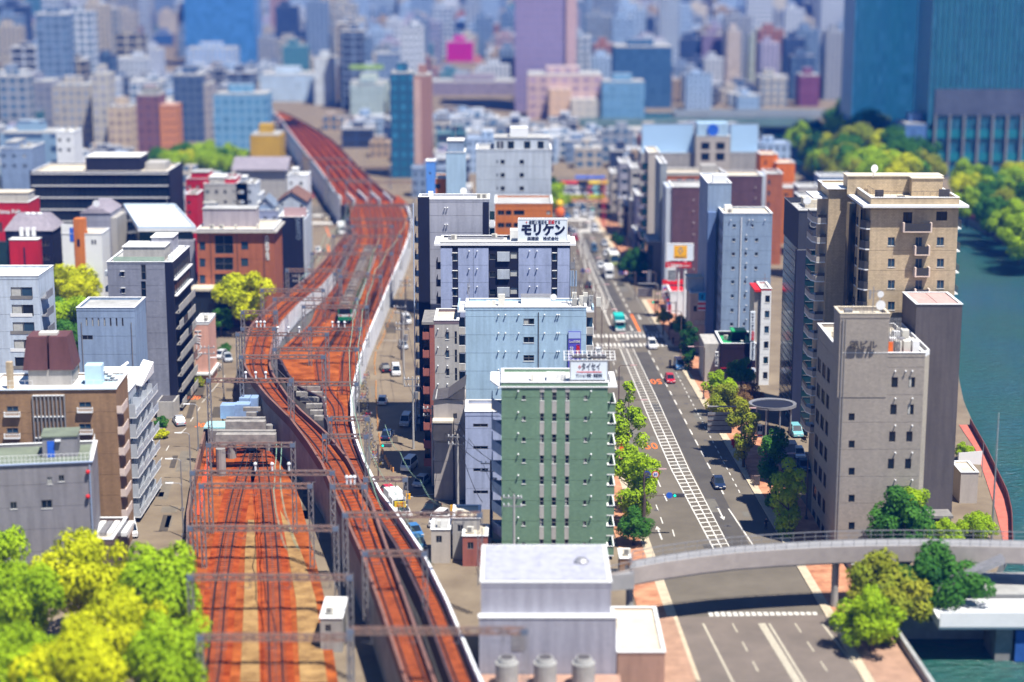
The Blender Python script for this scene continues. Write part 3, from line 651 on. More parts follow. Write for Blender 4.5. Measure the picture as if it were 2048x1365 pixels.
# ---------------------------------------------------------------- catenary gantries
GA=[(691,823,411,14,7),(694,818,439,14,6.8),(705,784,453,13,6.6),(666,801,473,14,6),(689,761,493,13,5.6),(624,784,508,14,5.4),(574,679,541,13,7),(669,736,548,12,4.6),(681,761,553,12,4.6),(524,647,581,13.5,7),(549,714,599,12,4),(607,734,614,12,4),(485,552,625,14,0),(485,549,658,14,0),(619,721,658,11,4),(475,654,669,13,4),(549,714,699,12,4),(482,647,714,13,4),(417,583,761,14,0),(579,714,768,11.5,4),(660,735,838,11,4),(649,733,873,11,4),(417,586,890,13,0),(385,665,946,12,0),(403,621,972,11.5,0),(731,811,959,9,0),(665,729,973,13,7),(380,672,1057,12,0),(690,960,1030,13,4),(380,700,1155,12,0),(400,700,1275,11,0),(700,1050,1262,13,4),(730,850,1107,12,4),(650,740,360,14,7),(600,700,318,14,7),(693,828,365,14,7),(655,780,335,14,7)]
NAM=['first','second','third','fourth','fifth','sixth','seventh','eighth','ninth','tenth','eleventh','twelfth','thirteenth','fourteenth','fifteenth','sixteenth','seventeenth','eighteenth','nineteenth','twentieth','twenty first','twenty second','twenty third']
GA.sort(key=lambda q:-q[2]); ins=mat('white_insulator',(.8,.82,.85),.3,0); gbx=mat('gantry_end_box',(.14,.18,.26),.5,.1,1.)
gm=[M['rustst'],M['steel']]; kk={}
for (x0,x1,y,zt,zb) in GA:
    a=G(x0,y,zt); c=G(x1,y,zt); kind='over the ground level tracks' if (zb==0 and y>730) else ('on the curved viaduct' if zb==7 and y>500 else ('on the far viaduct' if y<420 else 'over the wide track bed'))
    kk[kind]=kk.get(kind,-1)+1; i=kk[kind]
    g=thing('catenary_gantry','steel lattice catenary gantry %s, %s from the bottom'%(kind,NAM[i%23]),'catenary gantry',(a.x,a.y,zb),group='catenary gantries along the railway')
    d=c-a; L=d.length; hh=.55
    part('beam',MB().truss((0,0,zt-zb),(d.x,d.y,zt-zb),hh,r=.08,step=1.),gm[0],g)
    part('mast',MB().truss((0,0,0),(0,0,zt-zb+.4),.55,r=.075,step=1.),gm[1],g); part('mast',MB().truss((d.x,d.y,0),(d.x,d.y,zt-zb+.4),.55,r=.065,step=1.),gm[1],g)
    nn=max(2,int(L/4.))
    for j in range(nn):
        p=Vector((d.x,d.y,0))*((j+.5)/nn)+Vector((0,0,zt-zb)); b=MB().tube(p-Vector((0,0,.3)),p-Vector((0,0,1.3)),.05).tube(p-Vector((0,0,1.3)),p-Vector((1.1,0,1.1)),.04); b.ball(p-Vector((0,0,1.)),.12,nu=6,nv=3); part('hanger',b,M['steel'],g)
    part('end_box',MB().box(-.3,-.35,zt-zb-.3,.4,-.2,zt-zb+.3),gbx,g); part('end_box',MB().box(d.x-.4,d.y-.35,zt-zb-.3,d.x+.3,d.y-.2,zt-zb+.3),gbx,g)
    if y in (946,761,658,973,669):
        for j in range(3): p=Vector((d.x,d.y,0))*(.45+.12*j)+Vector((0,0,zt-zb+.3)); part('insulator',MB().tube(p,p+Vector((0,0,.9)),.13,n=6).ball(p+Vector((0,0,.9)),.26,nu=6,nv=4),ins,g)
# wires
wm_=mat('contact_wire_dark',(.12,.1,.1),.5,0); wg=mat('feeder_cable_pale_green',(.22,.36,.27),.5,0)
def wire(name,pts,r,m,lab,grp=None):
    o=Vector(pts[0]); b=MB().path([Vector(p)-o for p in pts],r,n=3); q=part(name,b,m,loc=o); tag(q,lab,'cable',grp); return q
lt=[p+Vector((0,0,5.4)) for p in LT]; wire('contact_wire',lt[::3],.045,wm_,'thin dark contact wire hanging over the curved viaduct track')
for f0,f1,nm in ((.2,.1,'leftmost'),(.4,.3,'second'),(.55,.5,'middle'),(.8,.65,'fourth'),(.9,.82,'rightmost')):
    pts=[]; 
    for y in range(705,405,-20):
        f=f0+(f1-f0)*(705-y)/300; L=G(interp(ML,y),y,zm(y)); Rr=G(interp(MR,y),y,zm(y)); pts.append(L.lerp(Rr,f)+Vector((0,0,5.6)))
    wire('contact_wire',pts,.045,wm_,nm+' contact wire running over the wide rusty track bed','contact wires over the wide bed')
for pp,nm in (([(760,470),(745,505),(728,570),(715,600),(706,640),(698,700),(700,770),(716,850),(735,935),(775,1040)],'pale green feeder cable sagging along the right side of the wide track bed'),
              ([(815,432),(800,465),(775,500),(750,540),(735,590),(725,620),(716,690),(722,770)],'pale green feeder cable from the crossing towards the train'),
              ([(700,400),(686,440),(650,470),(625,520),(598,560)],'pale green cable dropping from the girder bridges to the left street'),
              ([(708,402),(692,440),(658,475),(633,525)],'second pale green cable beside the left street crossing'),
              ([(553,885),(550,930),(547,980),(556,1040),(575,1100)],'left one of the thick pale green cable pair over the lower tracks'),
              ([(563,885),(560,930),(562,980),(576,1040),(600,1100)],'right one of the thick pale green cable pair over the lower tracks'),
              ([(737,893),(790,985),(835,1070),(870,1130)],'thin green wire crossing above the right hand street'),
              ([(770,850),(800,905),(840,960),(880,1010)],'thin green wire above the shadowed street')):
    pts=[]
    P_=[G(x,y,12.) for x,y in pp]
    for a,c in zip(P_,P_[1:]):
        for k in range(5): f=k/5; q=a.lerp(c,f); q.z-=4*f*(1-f)*.8; pts.append(q)
    pts.append(P_[-1]); wire('feeder_cable',pts,.065 if 'thick' in nm or 'feeder' in nm else .045,wg,nm)
for pth,nm in (([(430,1365),(452,1100),(470,1000),(500,905)],'left'),([(552,1365),(544,1100),(534,1000),(524,905)],'right')):
    wire('contact_wire',[G(x,y,6.) for x,y in pth],.045,wm_,nm+' contact wire over the ground level double track')
# ---------------------------------------------------------------- the train
def make_train():
    t=thing('commuter_train','green and white commuter train with square windscreen coming forward on the wide track bed','train',G(690,650,4.1))
    o=t.location; pth=[G(x,y,4.1) for x,y in ((690,650),(699,625),(711,598),(723,567),(734,538),(744,512),(751,492),(757,474))]
    def at(s):
        for a,c in zip(pth,pth[1:]):
            L=(c-a).length
            if s<=L: return a.lerp(c,s/L)
            s-=L
        return pth[-1]+(pth[-1]-pth[-2]).normalized()*s
    gr=mat('train_green',(.015,.22,.1),.35,.08,1.); wh=mat('train_white',(.7,.74,.72),.4,.06,1.); rf=mat('train_roof_grey',(.14,.1,.075),.8,.25,1.)
    for k in range(4):
        a=at(k*19.2+.4); c=at(k*19.2+18.6); d=c-a; L=d.length; ang=math.atan2(-d.x,d.y)
        zc=-.0+ (c.z-a.z)
        cr=part('carriage',MB().box(-1.4,0,.9,1.4,L,2.1,0).box(-1.4,0,2.1,1.4,L,3.5,1).hull2([(-1.4,0,3.5),(1.4,0,3.5),(1.4,L,3.5),(-1.4,L,3.5)],[(-1.15,.1,3.85),(1.15,.1,3.85),(1.15,L-.1,3.85),(-1.15,L-.1,3.85)],2),[wh,gr,rf],t,a-o,ang)
        for q in range(5): part('roof_unit',MB().box(-.85,1.4+q*3.5,3.85,.85,3.6+q*3.5,4.25),mat('train_roof_unit',(.2,.17,.15),.7,.3,1.),cr)
        b=MB()
        for q in range(7):
            for sx in (-1,1): x=1.405*sx; y=1.2+q*2.45; b.quad((x,y,2.15),(x,y+1.6,2.15),(x,y+1.6,3.0),(x,y,3.0))
        part('side_window',b,M['g1'],cr)
        part('bogie',MB().box(-1.1,1.5,.15,1.1,4.,.9).box(-1.1,L-4,.15,1.1,L-1.5,.9),M['black'],cr)
        if k==0:
            part('windscreen',MB().box(-1.15,-.04,2.15,1.15,.02,3.3),M['g1'],cr); part('cab_front',MB().box(-1.4,-.03,.8,1.4,.0,1.6),gr,cr)
            for x in (-.9,.9): part('headlamp',MB().box(x-.15,-.08,3.38,x+.15,.0,3.56),mat('lamp_white',(.9,.9,.85),.3,0),cr); part('tail_lamp',MB().box(x-.12,-.08,1.75,x+.12,-.0,1.95),M['red'],cr)
            part('coupler',MB().box(-.25,-.5,.5,.25,0,.85),M['steeld'],cr)
make_train()
# ================================================================ BUILDINGS
W_=wallmat
wh_blue=W_('pale_blue_wall',(.41,.58,.74),.05); wh_lav=W_('lavender_white_wall',(.40,.46,.66),.05); grn=W_('green_tile_wall',(.185,.31,.205),.08,tile=.35,grime=.1)
wht=W_('white_render_wall',(.52,.57,.64),.06); gry=W_('grey_render_wall',(.36,.36,.42),.08); beige=W_('beige_render_wall',(.50,.45,.40),.06,grime=.12); tan=W_('tan_brick_wall',(.60,.47,.31),.08,tile=.45)
brn=W_('brown_brick_wall',(.36,.22,.12),.1,tile=.4); brick_=W_('red_brick_wall',(.50,.16,.075),.1,tile=.35); maroon=W_('maroon_tile_wall',(.15,.08,.10),.1,tile=.5); kgrey=W_('warm_grey_tile_wall',(.40,.355,.31),.05,tile=.4,grime=.1)
dgrey=W_('dark_mauve_wall',(.12,.105,.11),.12); bgrey=W_('blue_grey_wall',(.27,.36,.52),.06); sgrey=W_('steel_blue_wall',(.27,.36,.5),.06); lgrey=W_('light_warm_grey_wall',(.47,.45,.42),.06); pinkw=W_('pink_render_wall',(.78,.42,.32),.06)
central=W_('charcoal_stone_panel',(.05,.055,.08),.15); orng=W_('orange_tile_wall',(.62,.19,.04),.12); terra=W_('terracotta_tile',(.36,.12,.09),.1); concw=W_('fair_faced_concrete',(.40,.38,.36),.15); redw=W_('crimson_wall',(.55,.015,.03),.1)
navy=M['navy']
def signboard(name,label,x0,y0,x1,y1,D,m,texts,group=None,posts=None,frame=None,cat='sign',thick=.3):
    a=atD(x0,y1,D); c=atD(x1,y0,D); o=Vector((a.x,D,a.z)); t=thing(name,label,cat,o,group=group); w=c.x-a.x; h=c.z-a.z
    part('board',MB().box(0,0,0,w,thick,h),m,t)
    if frame: part('board_frame',MB().box(-.12,-.04,-.12,0,thick,h+.12).box(w,-.04,-.12,w+.12,thick,h+.12).box(0,-.04,h,w,thick,h+.12).box(0,-.04,-.12,w,thick,0),frame,t)
    if posts:
        for px in posts: q=atD(px,y1,D); part('post',MB().box(q.x-a.x-.12,.32,-posts_h(posts,a),q.x-a.x+.12,.55,h*.9),M['steel'],t)
    for tx in texts:
        body,px,py,hp,mm=tx[:5]; kw=tx[5] if len(tx)>5 else {}
        q=atD(px,py,D); s=hp/F*(D*cp+(CH-q.z)*sp)
        if body=='BAR': part('bar',MB().box(q.x-a.x-kw['w']/2*s/hp,-.03,q.z-a.z-s/2,q.x-a.x+kw['w']/2*s/hp,-.005,q.z-a.z+s/2),mm,t); continue
        if body=='DIA':
            r=s/2; cx,cz=q.x-a.x,q.z-a.z; b=MB()
            for k in range(4):
                pts=[(cx,cz+r),(cx+r*.62,cz),(cx,cz-r),(cx-r*.62,cz)]; inn=[(cx,cz+r*.62),(cx+r*.36,cz),(cx,cz-r*.62),(cx-r*.36,cz)]
                i,j=k,(k+1)%4; b.quad((pts[i][0],-.03,pts[i][1]),(pts[j][0],-.03,pts[j][1]),(inn[j][0],-.06,inn[j][1]),(inn[i][0],-.06,inn[i][1]))
            part('emblem',b,mm,t); continue
        o_=textobj('lettering',body,s*kw.get('k',1.25),mm,t,(q.x-a.x,-.03,q.z-a.z),FR,ext=.02,bold=kw.get('b',.0)*s,vertical=kw.get('v',False),sx=kw.get('sx',1.))
        if kw.get('w'):
            xs=[v.co.x for v in o_.data.vertices]; ww=max(xs)-min(xs); o_.scale=(kw['w']/hp*s/max(ww,.01),1,1)
    return t
def posts_h(p,a): return 2.5
# --- 1 green apartment
g=B('green_apartment_building','green tiled apartment block with three beige window strips and a blue rooftop sign',1003,1216,773,24.,8.,grn,'roofw','apartment building',parapet=.5,floor=2.8)
rows=[(785.5+42*k,801.5+42*k) for k in range(8)]; rs2=[(791.5+42*k,800+42*k) for k in range(8)]
g.grid([(1080,1088.3),(1104.5,1113),(1131,1139)],rows,['d-h-s','d-h-s','b-h-k-s','d-h-k-s']); g.grid([(1044,1051.3),(1168,1174.8)],rs2,['d-s','b-s','d-k-s'])
g.vents([(x,782+42*k) for x in (1036.4,1182) for k in range(8)])
for x0,x1 in ((1079.6,1088.7),(1104.1,1113.4),(1130.6,1139.4)):
    a=g.loc(x0,790)[0]; c=g.loc(x1,790)[0]
    zs=[24.]+[z for k in range(8) for z in (g.loc(1100,rows[k][0])[1],g.loc(1100,rows[k][1])[1])]+[0]
    for i in range(0,len(zs)-1,2):
        if zs[i]-zs[i+1]>.2: g.boxp('tile_strip',a,-.03,zs[i+1]+.03,c,.0-.002,zs[i]-.12,lgrey)
for k in range(8):
    z=k*2.8+.7
    b=MB(); P_=[(-.0,.3),(-1.35,3.6),(-1.35,7.6),(0,7.6)]; b.prism(P_,z-.2,z); 
    for (p,q) in ((P_[0],P_[1]),(P_[1],P_[2])): b.hull2([(p[0],p[1],z),(q[0],q[1],z),(q[0]+.12,q[1],z),(p[0]+.12,p[1],z)],[(p[0],p[1],z+1.25),(q[0],q[1],z+1.25),(q[0]+.12,q[1],z+1.25),(p[0]+.12,p[1],z+1.25)])
    g.mk('balcony',b,sgrey if k%9 else grn)
    o=g.balcony('R',1.,6.5,z,1.05,1.2,grn,'white'); 
    g.mk('balcony_coping',MB().box(g.W+1.0,1.,z+1.2,g.W+1.14,6.5,z+1.27).box(g.W,.92,z+1.2,g.W+1.14,1.05,z+1.27),M['white'])
g.win('R',2.,1,4.,3); g.mk('roof_slab',MB().prism([(-.3,-.15),(-1.5,3.4),(-1.5,8.3),(g.W+1.2,8.3),(g.W+1.2,-.15)],23.85,24.02),M['white'])
g.finish(); g.boxp('roof_box',5.9,2.5,24.08,8.4,4.5,24.9,'roofw'); g.acs([(4,3),(11.5,5)]); g.dish(9.6,2.,24.1,.5)
b=MB(); 
for i in range(4): b.box(10+i*1.1,2.,24.1,10.9+i*1.1,4.8,24.5)
g.mk('roof_hatch',b,M['steel'])
signboard('rooftop_billboard','pale blue billboard with タイセイ lettering standing on the green apartment roof',1141,723,1215,760,g.p0.y+1.,M['signw'],[('タイセイ',1182,735,14,M['ink'],{'b':.02,'w':38,'sx':.7}),('BAR',1178,744.5,1.6,M['inkr'],{'w':50}),('マンション管理・資産活用',1178,752,6.5,M['ink'],{'w':52,'b':.01}),('DIA',1159,735,9,M['inkr'])],frame=M['steel'],posts=[1150,1178,1206],thick=.4)
t=thing('billboard_top_frame','white openwork steel frame crowning the タイセイ billboard','frame',atD(1141,723,g.p0.y+1.))
b=MB(); w=5.0
for i in range(12): b.tube((-.8+i*.6,0,.1),(-.8+i*.6,2.2,.9),.05)
for j in range(4): b.tube((-.9,j*.7,.15+j*.25),(w+.9,j*.7,.15+j*.25),.05)
part('lattice',b,M['white'],t); b=MB(); b.box(.2,.3,.3,2.2,1.9,.5); b.box(2.6,.3,.3,4.7,1.9,.5); part('lamp_housing',b,M['steeld'],t)
# --- 2 pale blue tower behind it
g=B('pale_blue_apartment_building','tall pale blue apartment block whose blank wall carries rows of vents and a violet banner',931,1172.7,621,26.3,7.,wh_blue,'roofw','apartment building',parapet=.45,floor=2.8)
g.grid([(1047,1068.4)],[(637.6+36.6*k,649.3+36.6*k) for k in range(9)],['d-m-s','d-m-k-s','d-m-h-s'])
g.vents([(x,629.5+36.6*k) for x in (997,1011,1037.5,1089,1114,1118.3) for k in range(5)])
for k in range(9):
    z=25.4-2.8*(k+1)
    for (a,c,n) in ((-1.12,-.02,0),(g.W+.02,g.W+1.1,1)):
        o=g.mk('balcony',MB().box(a,.1,z-.15,c,5.5,z),M['white']); g.mk('balcony_panel',MB().box(a+.08,.02,z,c-.08,.1,z+1.05),lgrey); g.mk('balcony_frame',MB().box(a,.0,z,a+.08,.12,z+1.1).box(c-.08,0,z,c,.12,z+1.1).box(a+.08,0,z+1.05,c-.08,.12,z+1.12).box(a+(1.0 if n else 0),.12,z,a+(1.1 if n else .1),5.5,z+1.1),M['white'])
        g.mk('balcony_glass',MB().box(a+.1,.9,z+.05,c-.1,.96,z+2.4),M['g2']); g.mk('balcony_post',MB().box(c-.06 if not n else a,.85,z,(c if not n else a+.06),.97,z+2.6),M['white'])
b=MB(); b.box(-1.2,-.1,26.,0,7.1,26.3); b.box(g.W,-.1,26.,g.W+1.15,7.1,26.3); g.mk('roof_slab',b,M['white'])
b=MB(); b.box(-1.2,-.1,26.3,-.95,7.1,26.8); b.box(g.W+.9,-.1,26.3,g.W+1.15,7.1,26.8); g.mk('parapet_end',b,wh_blue)
a=g.loc(1077,640)[0]; g.mk('rain_pipe',MB().tube((a,-.08,8),(a,-.08,26.),.06,n=5),M['steeld'])
g.finish(); g.boxp('water_tank',8.4,4.6,26.4,12.9,6.2,27.5,'white'); g.boxp('tank_lid',8.3,4.5,27.5,13,6.3,27.65,'steel'); g.boxp('cabinet',4.9,3.,26.4,5.9,3.8,28.1,'ac'); g.dish(13.3,3.6,26.4,.5)
for i in range(9):
    x=15.8+random.random()*4; y=2+random.random()*3; h=.8+random.random()*1.4; g.boxp('equipment_cabinet',x,y,26.4,x+.7,y+.5,26.4+h,random.choice(['steel','ac','conc']))
b=MB()
for i in range(14): x=15.5+random.random()*4.6; y=1.6+random.random()*3.5; b.tube((x,y,26.4),(x+random.uniform(-1,1),y+random.uniform(-.6,.6),27+random.random()*1.6),.05)
g.mk('pipework',b,M['steel']); b=MB(); 
for dx in (0,.35,.8): b.tube((15.9+dx,4.2,26.4),(15.9+dx,4.2,31.2 if dx else 29.5),.05); b.tube((15.9+dx,4.1,29.2),(15.9+dx,4.1,31.6),.14,n=6)
g.mk('cellular_antenna',b,M['sgrey'] if 'sgrey' in M else sgrey); b=MB().tube((.5,3.5,26.4),(.5,3.5,30.5),.06).tube((.3,3.5,28.),(.3,3.5,29.8),.1); g.mk('antenna',b,M['steel'])
for x in (3.4,4.2): g.boxp('condenser',x-.3,3.4,26.4,x+.3,3.8,27.1,'ac')
signboard('wall_banner','violet vertical banner hung on the pale blue apartment wall above the green roof',1136,663.5,1162,762,g.p0.y-.25,mat('banner_violet',(.10,.09,.50),.6,0),[('BAR',1149,671,13,mat('banner_pale',(.42,.52,.8),.6,0),{'w':24}),('Canal天満橋',1149,684,5,M['inkw'],{'w':22}),('分譲マンション',1143,720,6.5,M['inkw'],{'v':True,'b':.01}),('賃貸マ',1156,702,6.5,M['inkr'],{'v':True,'b':.03})],thick=.15,cat='banner')
# --- 3 low lavender block
g=B('lavender_low_building','low lavender grey block with slim sliding windows tucked left of the green apartment',930.5,1001,832,14.,7.,wh_lav,'roofb',parapet=.6,floor=3.)
g.grid([(946,976)],[(848+44.5*k,854.6+44.5*k) for k in range(4)],'d-m'); g.finish(); 
# --- 4 white panel building with katakana sign
g=B('navy_white_panel_building','apartment block of pale panels between navy strips, carrying the モリケン rooftop sign',881,1140.6,490,33.5,7.,navy,'roofw','apartment building',parapet=.4,floor=2.8,parmat=navy,joints=False)
for k in range(11):
    d=35.4*k
    g.pw_(905.5,506.7+d,914.7,521.6+d,'b-v-s'); g.pw_(1105,506.7+d,1113,521.6+d,'b-v-s'); g.pw_(978.5,508+d,992,520+d,'d'); g.pw_(1020.5,505+d,1035,518+d,'c')
    a,z=g.loc(994.5,504+d); c,z2=g.loc(1019.3,522.5+d); g.boxp('access_panel',a,-.35,z2,c,-.002,z,wht)
    for x0,x1 in ((881,904.4),(916,977),(1037,1103),(1115,1139.5)):
        a,z=g.loc(x0,496); c,_=g.loc(x1,496); zt=z-2.8*k; 
        if zt-2.74>0:
            if x1-x0>40: m_=(a+c)/2; g.boxp('cladding_panel',a,-.14,zt-2.76,m_-.02,-.002,zt,wh_lav); g.boxp('cladding_panel',m_+.02,-.14,zt-2.76,c,-.002,zt,wh_lav)
            else: g.boxp('cladding_panel',a,-.14,zt-2.76,c,-.002,zt,wh_lav)
    z=32.4-2.8*(k+1)
    if z>0:
        g.mk('balcony',MB().box(-.75,.4,z-.1,-.02,5,z+.02).box(-.75,.4,z,-.67,5,z+1.05).box(-.67,.4,z,-.02,.48,z+1.05),navy); g.mk('balcony',MB().box(g.W+.02,.4,z-.1,g.W+.8,5,z+.02).box(g.W+.72,.4,z,g.W+.8,5,z+1.05).box(g.W+.02,.4,z,g.W+.72,.48,z+1.05),M['steel'])
for x in (938.5,954.5,1059,1074):
    for k in range(4): 
        a,z=g.loc(x,502+35.4*k); link('vent',vent_mesh(),g.t,(a,-.14,z))
g.mk('roof_eave',MB().box(-1.,-.3,33.4,g.W+.9,-.045,33.75).box(-1.,-.045,33.4,-.05,7.2,33.75).box(g.W+.05,-.045,33.4,g.W+.9,7.2,33.75),M['white'])
g.finish(); g.boxp('rooftop_room',11.,4,33.6,15.,6.5,35.2,'roofw'); g.acs([(2,4),(8.5,5)]); g.boxp('skylight_strip',1,4.6,33.6,10,5.6,33.9,'steel')
Dm=g.p0.y+.3
sg=signboard('rooftop_billboard','large pale blue rooftop billboard reading モリケン 森建設 株式会社',1037,440,1133.8,485.5,Dm,M['signw'],[('モリケン',1086,461.5,25,M['ink'],{'b':.055,'w':87,'k':1.0}),('信頼と満足を',1076,445.6,6.2,M['ink'],{'w':36,'b':.012}),('建設',1103,445.6,6.2,M['inkr'],{'w':12.5,'b':.03}),('する',1115,445.6,6.2,M['ink'],{'w':11,'b':.012}),('DIA',1053,445.6,6,M['inkr']),('森建設　株式会社',1086,478.5,7,M['ink'],{'w':63,'b':.014})],frame=M['white'],thick=.5)
q=atD(1037,440,Dm)-sg.location; w_=atD(1133.8,440,Dm).x-atD(1037,440,Dm).x
part('back_frame',MB().box(0,.5,q.z-.15,w_,.6,q.z).box(0,2.4,q.z-.15,w_,2.5,q.z).box(0,.6,q.z-.15,.12,2.4,q.z).box(w_-.12,.6,q.z-.15,w_,2.4,q.z).box(w_/2,.6,q.z-.15,w_/2+.12,2.4,q.z).box(0,2.4,-.5,.12,2.5,q.z-.15).box(w_-.12,2.4,-.5,w_,2.5,q.z-.15),M['white'],sg)
part('back_sheet',MB().box(.15,.62,q.z-.12,w_-.15,2.38,q.z-.1),M['steeld'],sg)
# --- 5 navy and grey tower
g=B('navy_grey_apartment_tower','tall grey apartment slab with broad navy tile edges beside the right hand railway street',836,978,404,38.8,6.5,W_('grey_lilac_wall',(.40,.41,.48),.05),'roofw','apartment building',parapet=.4,floor=2.8,joints=True)
a=g.loc(859,430)[0]; c=g.loc(966,430)[0]
g.boxp('navy_tile_strip',-.05,-.12,0,a,-.002,39.6,'navy'); g.boxp('navy_tile_strip',c,-.1,0,g.W-.02,-.002,38.7,'navy')
g.vents([(890,415.5+33.6*k) for k in range(7)]+[(895,415.5+33.6*k) for k in range(7)])
for k in range(13):
    z=37.-2.8*(k+1)+.6
    if z>0:
        g.mk('balcony',MB().box(g.W+.02,.1,z-.15,g.W+.95,5.5,z).box(g.W+.1,.1,z,g.W+.9,.16,z+1.),M['white']); g.mk('balcony_glass',MB().box(g.W+.1,.9,z+.1,g.W+.9,.95,z+2.3),M['g3'])
        g.mk('balcony',MB().box(-.7,.3,z-.1,-.07,5.5,z+.02).box(-.7,.3,z,-.64,5.5,z+1.),M['steel'])
g.mk('corner_pipe',MB().tube((-.8,.2,0),(-.8,.2,38.5),.09,n=5),mat('pale_pipe',(.5,.6,.8),.4,0)); g.finish(); g.dish(7.4,2.5,39.,.6); g.boxp('vent_cap',1.6,2,39,2.4,2.8,40.2,'white'); g.acs([(10,2.5),(10.9,2.5)])
# --- 6 beige building with terracotta balconies
g=B('beige_terracotta_building','beige walled building with terracotta balconies and brown roof rim left of the pale blue block',869,917,648,24.6,9.,lgrey,'roofb','apartment building',parapet=.5,floor=2.8,parmat=mat('mauve_rim',(.2,.15,.17),.7,.1,1.))
g.grid([(891,898.3)],[(664.5+36.6*k,679+36.6*k) for k in range(8)],['d-s','b-s']); g.grid([(909,915)],[(663+36.6*k,689+36.6*k) for k in range(8)],['d-h','t-h'])
g.vents([(x,658+36.6*k) for x in (876,895) for k in range(8)])
g.boxp('terracotta_pier',-.75,-.02,0,-.01,8.5,24.5,terra)
for k in range(8):
    z=22.2-2.8*k
    g.mk('balcony',MB().box(-1.8,.2,z-.15,-.76,8,z).box(-1.8,.1,z,-.76,.2,z+1.1).box(-1.8,.2,z,-1.7,8,z+1.1),terra); g.mk('balcony_window',MB().box(-1.7,1.4,z,-.76,1.46,z+2.3),M['g1'])
g.mk('eave',MB().box(-1.9,-.2,24.5,-.05,9.2,24.9),M['concd']); g.finish()
g=B('grey_gabled_house','grey house with a sloping dark roof edge below the beige terracotta block',867,930,800,15.2,6.5,W_('putty_grey_wall',(.42,.38,.36),.06),'roofg','house',parapet=0,floor=2.9)
g.pw_(906,827,914,838,'d-m'); g.pw_(906,870,914,882,'d-m'); g.finish()
a=g.loc(895,800)[0]; g.mk('gable_roof',MB().poly([(-.2,-.3,15.2),(a,-.3,15.5),(g.W+.1,-.3,17.4),(g.W+.1,6.6,17.4),(a,6.6,15.5),(-.2,6.6,15.2)]).poly([(a,-.25,15.4),(g.W,-.25,15.2),(g.W,-.25,17.3)]),M['steeld']); g.boxp('lean_to_roof',-.1,-2.,12.2,2.9,-.002,12.5,'roofb'); g.boxp('lean_to_wall',0,-1.9,9.6,2.7,-.01,12.2,'steeld')
g=B('street_utility_hut','tan roofed flat hut in building shadow beside the right hand railway street',868,893,921,4.6,4.,concw,'roofb','hut',parapet=.1,floor=4.,joints=False); g.finish()
g=B('white_shop_annexe','small white annexe with blue awning equipment behind the street hut',893,916,908,6.5,3.,wht,'roofw','annexe',parapet=.1,floor=4.,joints=False); g.pw_(896,915,913,935,'b-m'); g.finish()
# --- 7 orange brick and white hospital-like blocks behind
g=B('orange_brick_building','orange brick building with dark open galleries behind the モリケン sign',990,1105,412,26.,13.,orng,'roofg','building',parapet=.5,floor=3.1)
g.grid([(995,1009),(1011,1023),(1027,1049)],[(421+25*k,431+25*k) for k in range(4)],['d','d-m']); g.grid([(1093,1101)],[(422+25*k,430+25*k) for k in range(3)],'c-m'); g.finish()
g=B('orange_brick_building','small orange brick block with one square window behind the grey navy tower',852,893,361,30.,9.,orng,'roofg','building',parapet=.4,floor=3.1); g.pw_(870,368,881,378,'d-m'); g.pw_(870,390,881,400,'d-m'); g.finish()
g=B('blue_rooftop_block','bright blue painted stair block above the small orange building',852,870,325,34.,5.,W_('bright_blue_wall',(.12,.33,.85),.05),'roofw','building',parapet=.2,joints=False); g.pw_(858,345,862,349,'d'); g.finish()
g=B('white_slab_building','broad white slab building with few small windows beyond the orange brick building',952,1103,304,35.3,12.,wht,'roofg','building',parapet=.5,floor=2.9)
g.grid([(1001,1009.5),(1039,1048)],[(320+26.5*k,329+26.5*k) for k in range(4)],'d-s'); g.grid([(993,996)],[(321+26.5*k,327+26.5*k) for k in range(4)],'d'); g.finish(); g.penthouse(4,3,g.W-.5,11,2.6,wht); g.boxp('roof_tank',7.5,4,38.2,11.5,8,40.2,'white')
for x in (4.6,7.,10.6,13.6): g.boxp('penthouse_opening',x,2.96,35.7,x+1.4,3.,37.3,'g1')
b=MB().box(5,1.,35.4,5.6,1.6,37.5); g.mk('duct',b,M['steel'])
g=B('pale_blue_stair_tower','slim pale blue stair tower standing left of the white slab building',892,930,308,36.,8.,wh_blue,'roofw','tower',parapet=.3,joints=False); g.finish(); g.penthouse(.3,.5,g.W-.3,6,2.6,sgrey,'roofw')
g.mk('antenna',MB().tube((2,2,38.6),(2,2,42),.08),M['steel'])
# --- right side of the main road
kg=B('warm_grey_office_building','warm grey tiled office tower lettered 榮ビル with arched windows on its front',1683,1850,714.5,27.4,19.,kgrey,'roofb','office building',parapet=.55,floor=3.7,rz=0.)
g=kg
for y in (760,827,881.6,936,990,1045): g.pw_(1697.4,y,1709,y+14.5,'d-a-f')
g.grid([(1783.5,1796.2),(1818,1830.5)],[(755+54.3*k,775.3+54.3*k) for k in range(6)],['d-f','d-f','d-f-k'])
g.vents([(x,742+54.4*k) for x in (1790,1824) for k in range(6)]+[(1811,742)])
for (x0,x1,y0_,y1_) in ((1626.3,1633,703,731),(1635.6,1642.3,712.5,741.5),(1645,1652,723,751),(1654.7,1660.5,733,761)):
    a,z1=g.loc(x0,y0_,'L'); c,_=g.loc(x1,y0_,'L'); _,z0=g.loc(x0,y1_-1,'L')
    for k in range(9): g.win('L',a,z1-2.0-3.7*k,c,z1-3.7*k,'d-m-f')
tw=g.loc(1776,700)[0]
ch=[(g.W,0),(g.W+.95,1.6),(g.W+.95,19.),(g.W,19.)]; b=MB(); b.prism([(p[0]+.002,p[1]) for p in ch],0,27.4); g.mk('chamfered_wall',b,W_('painted_sun_beige_tile',(.52,.46,.38),.05,tile=.4))  # chamfer tile paler than the front: sunlight on this face put into its colour
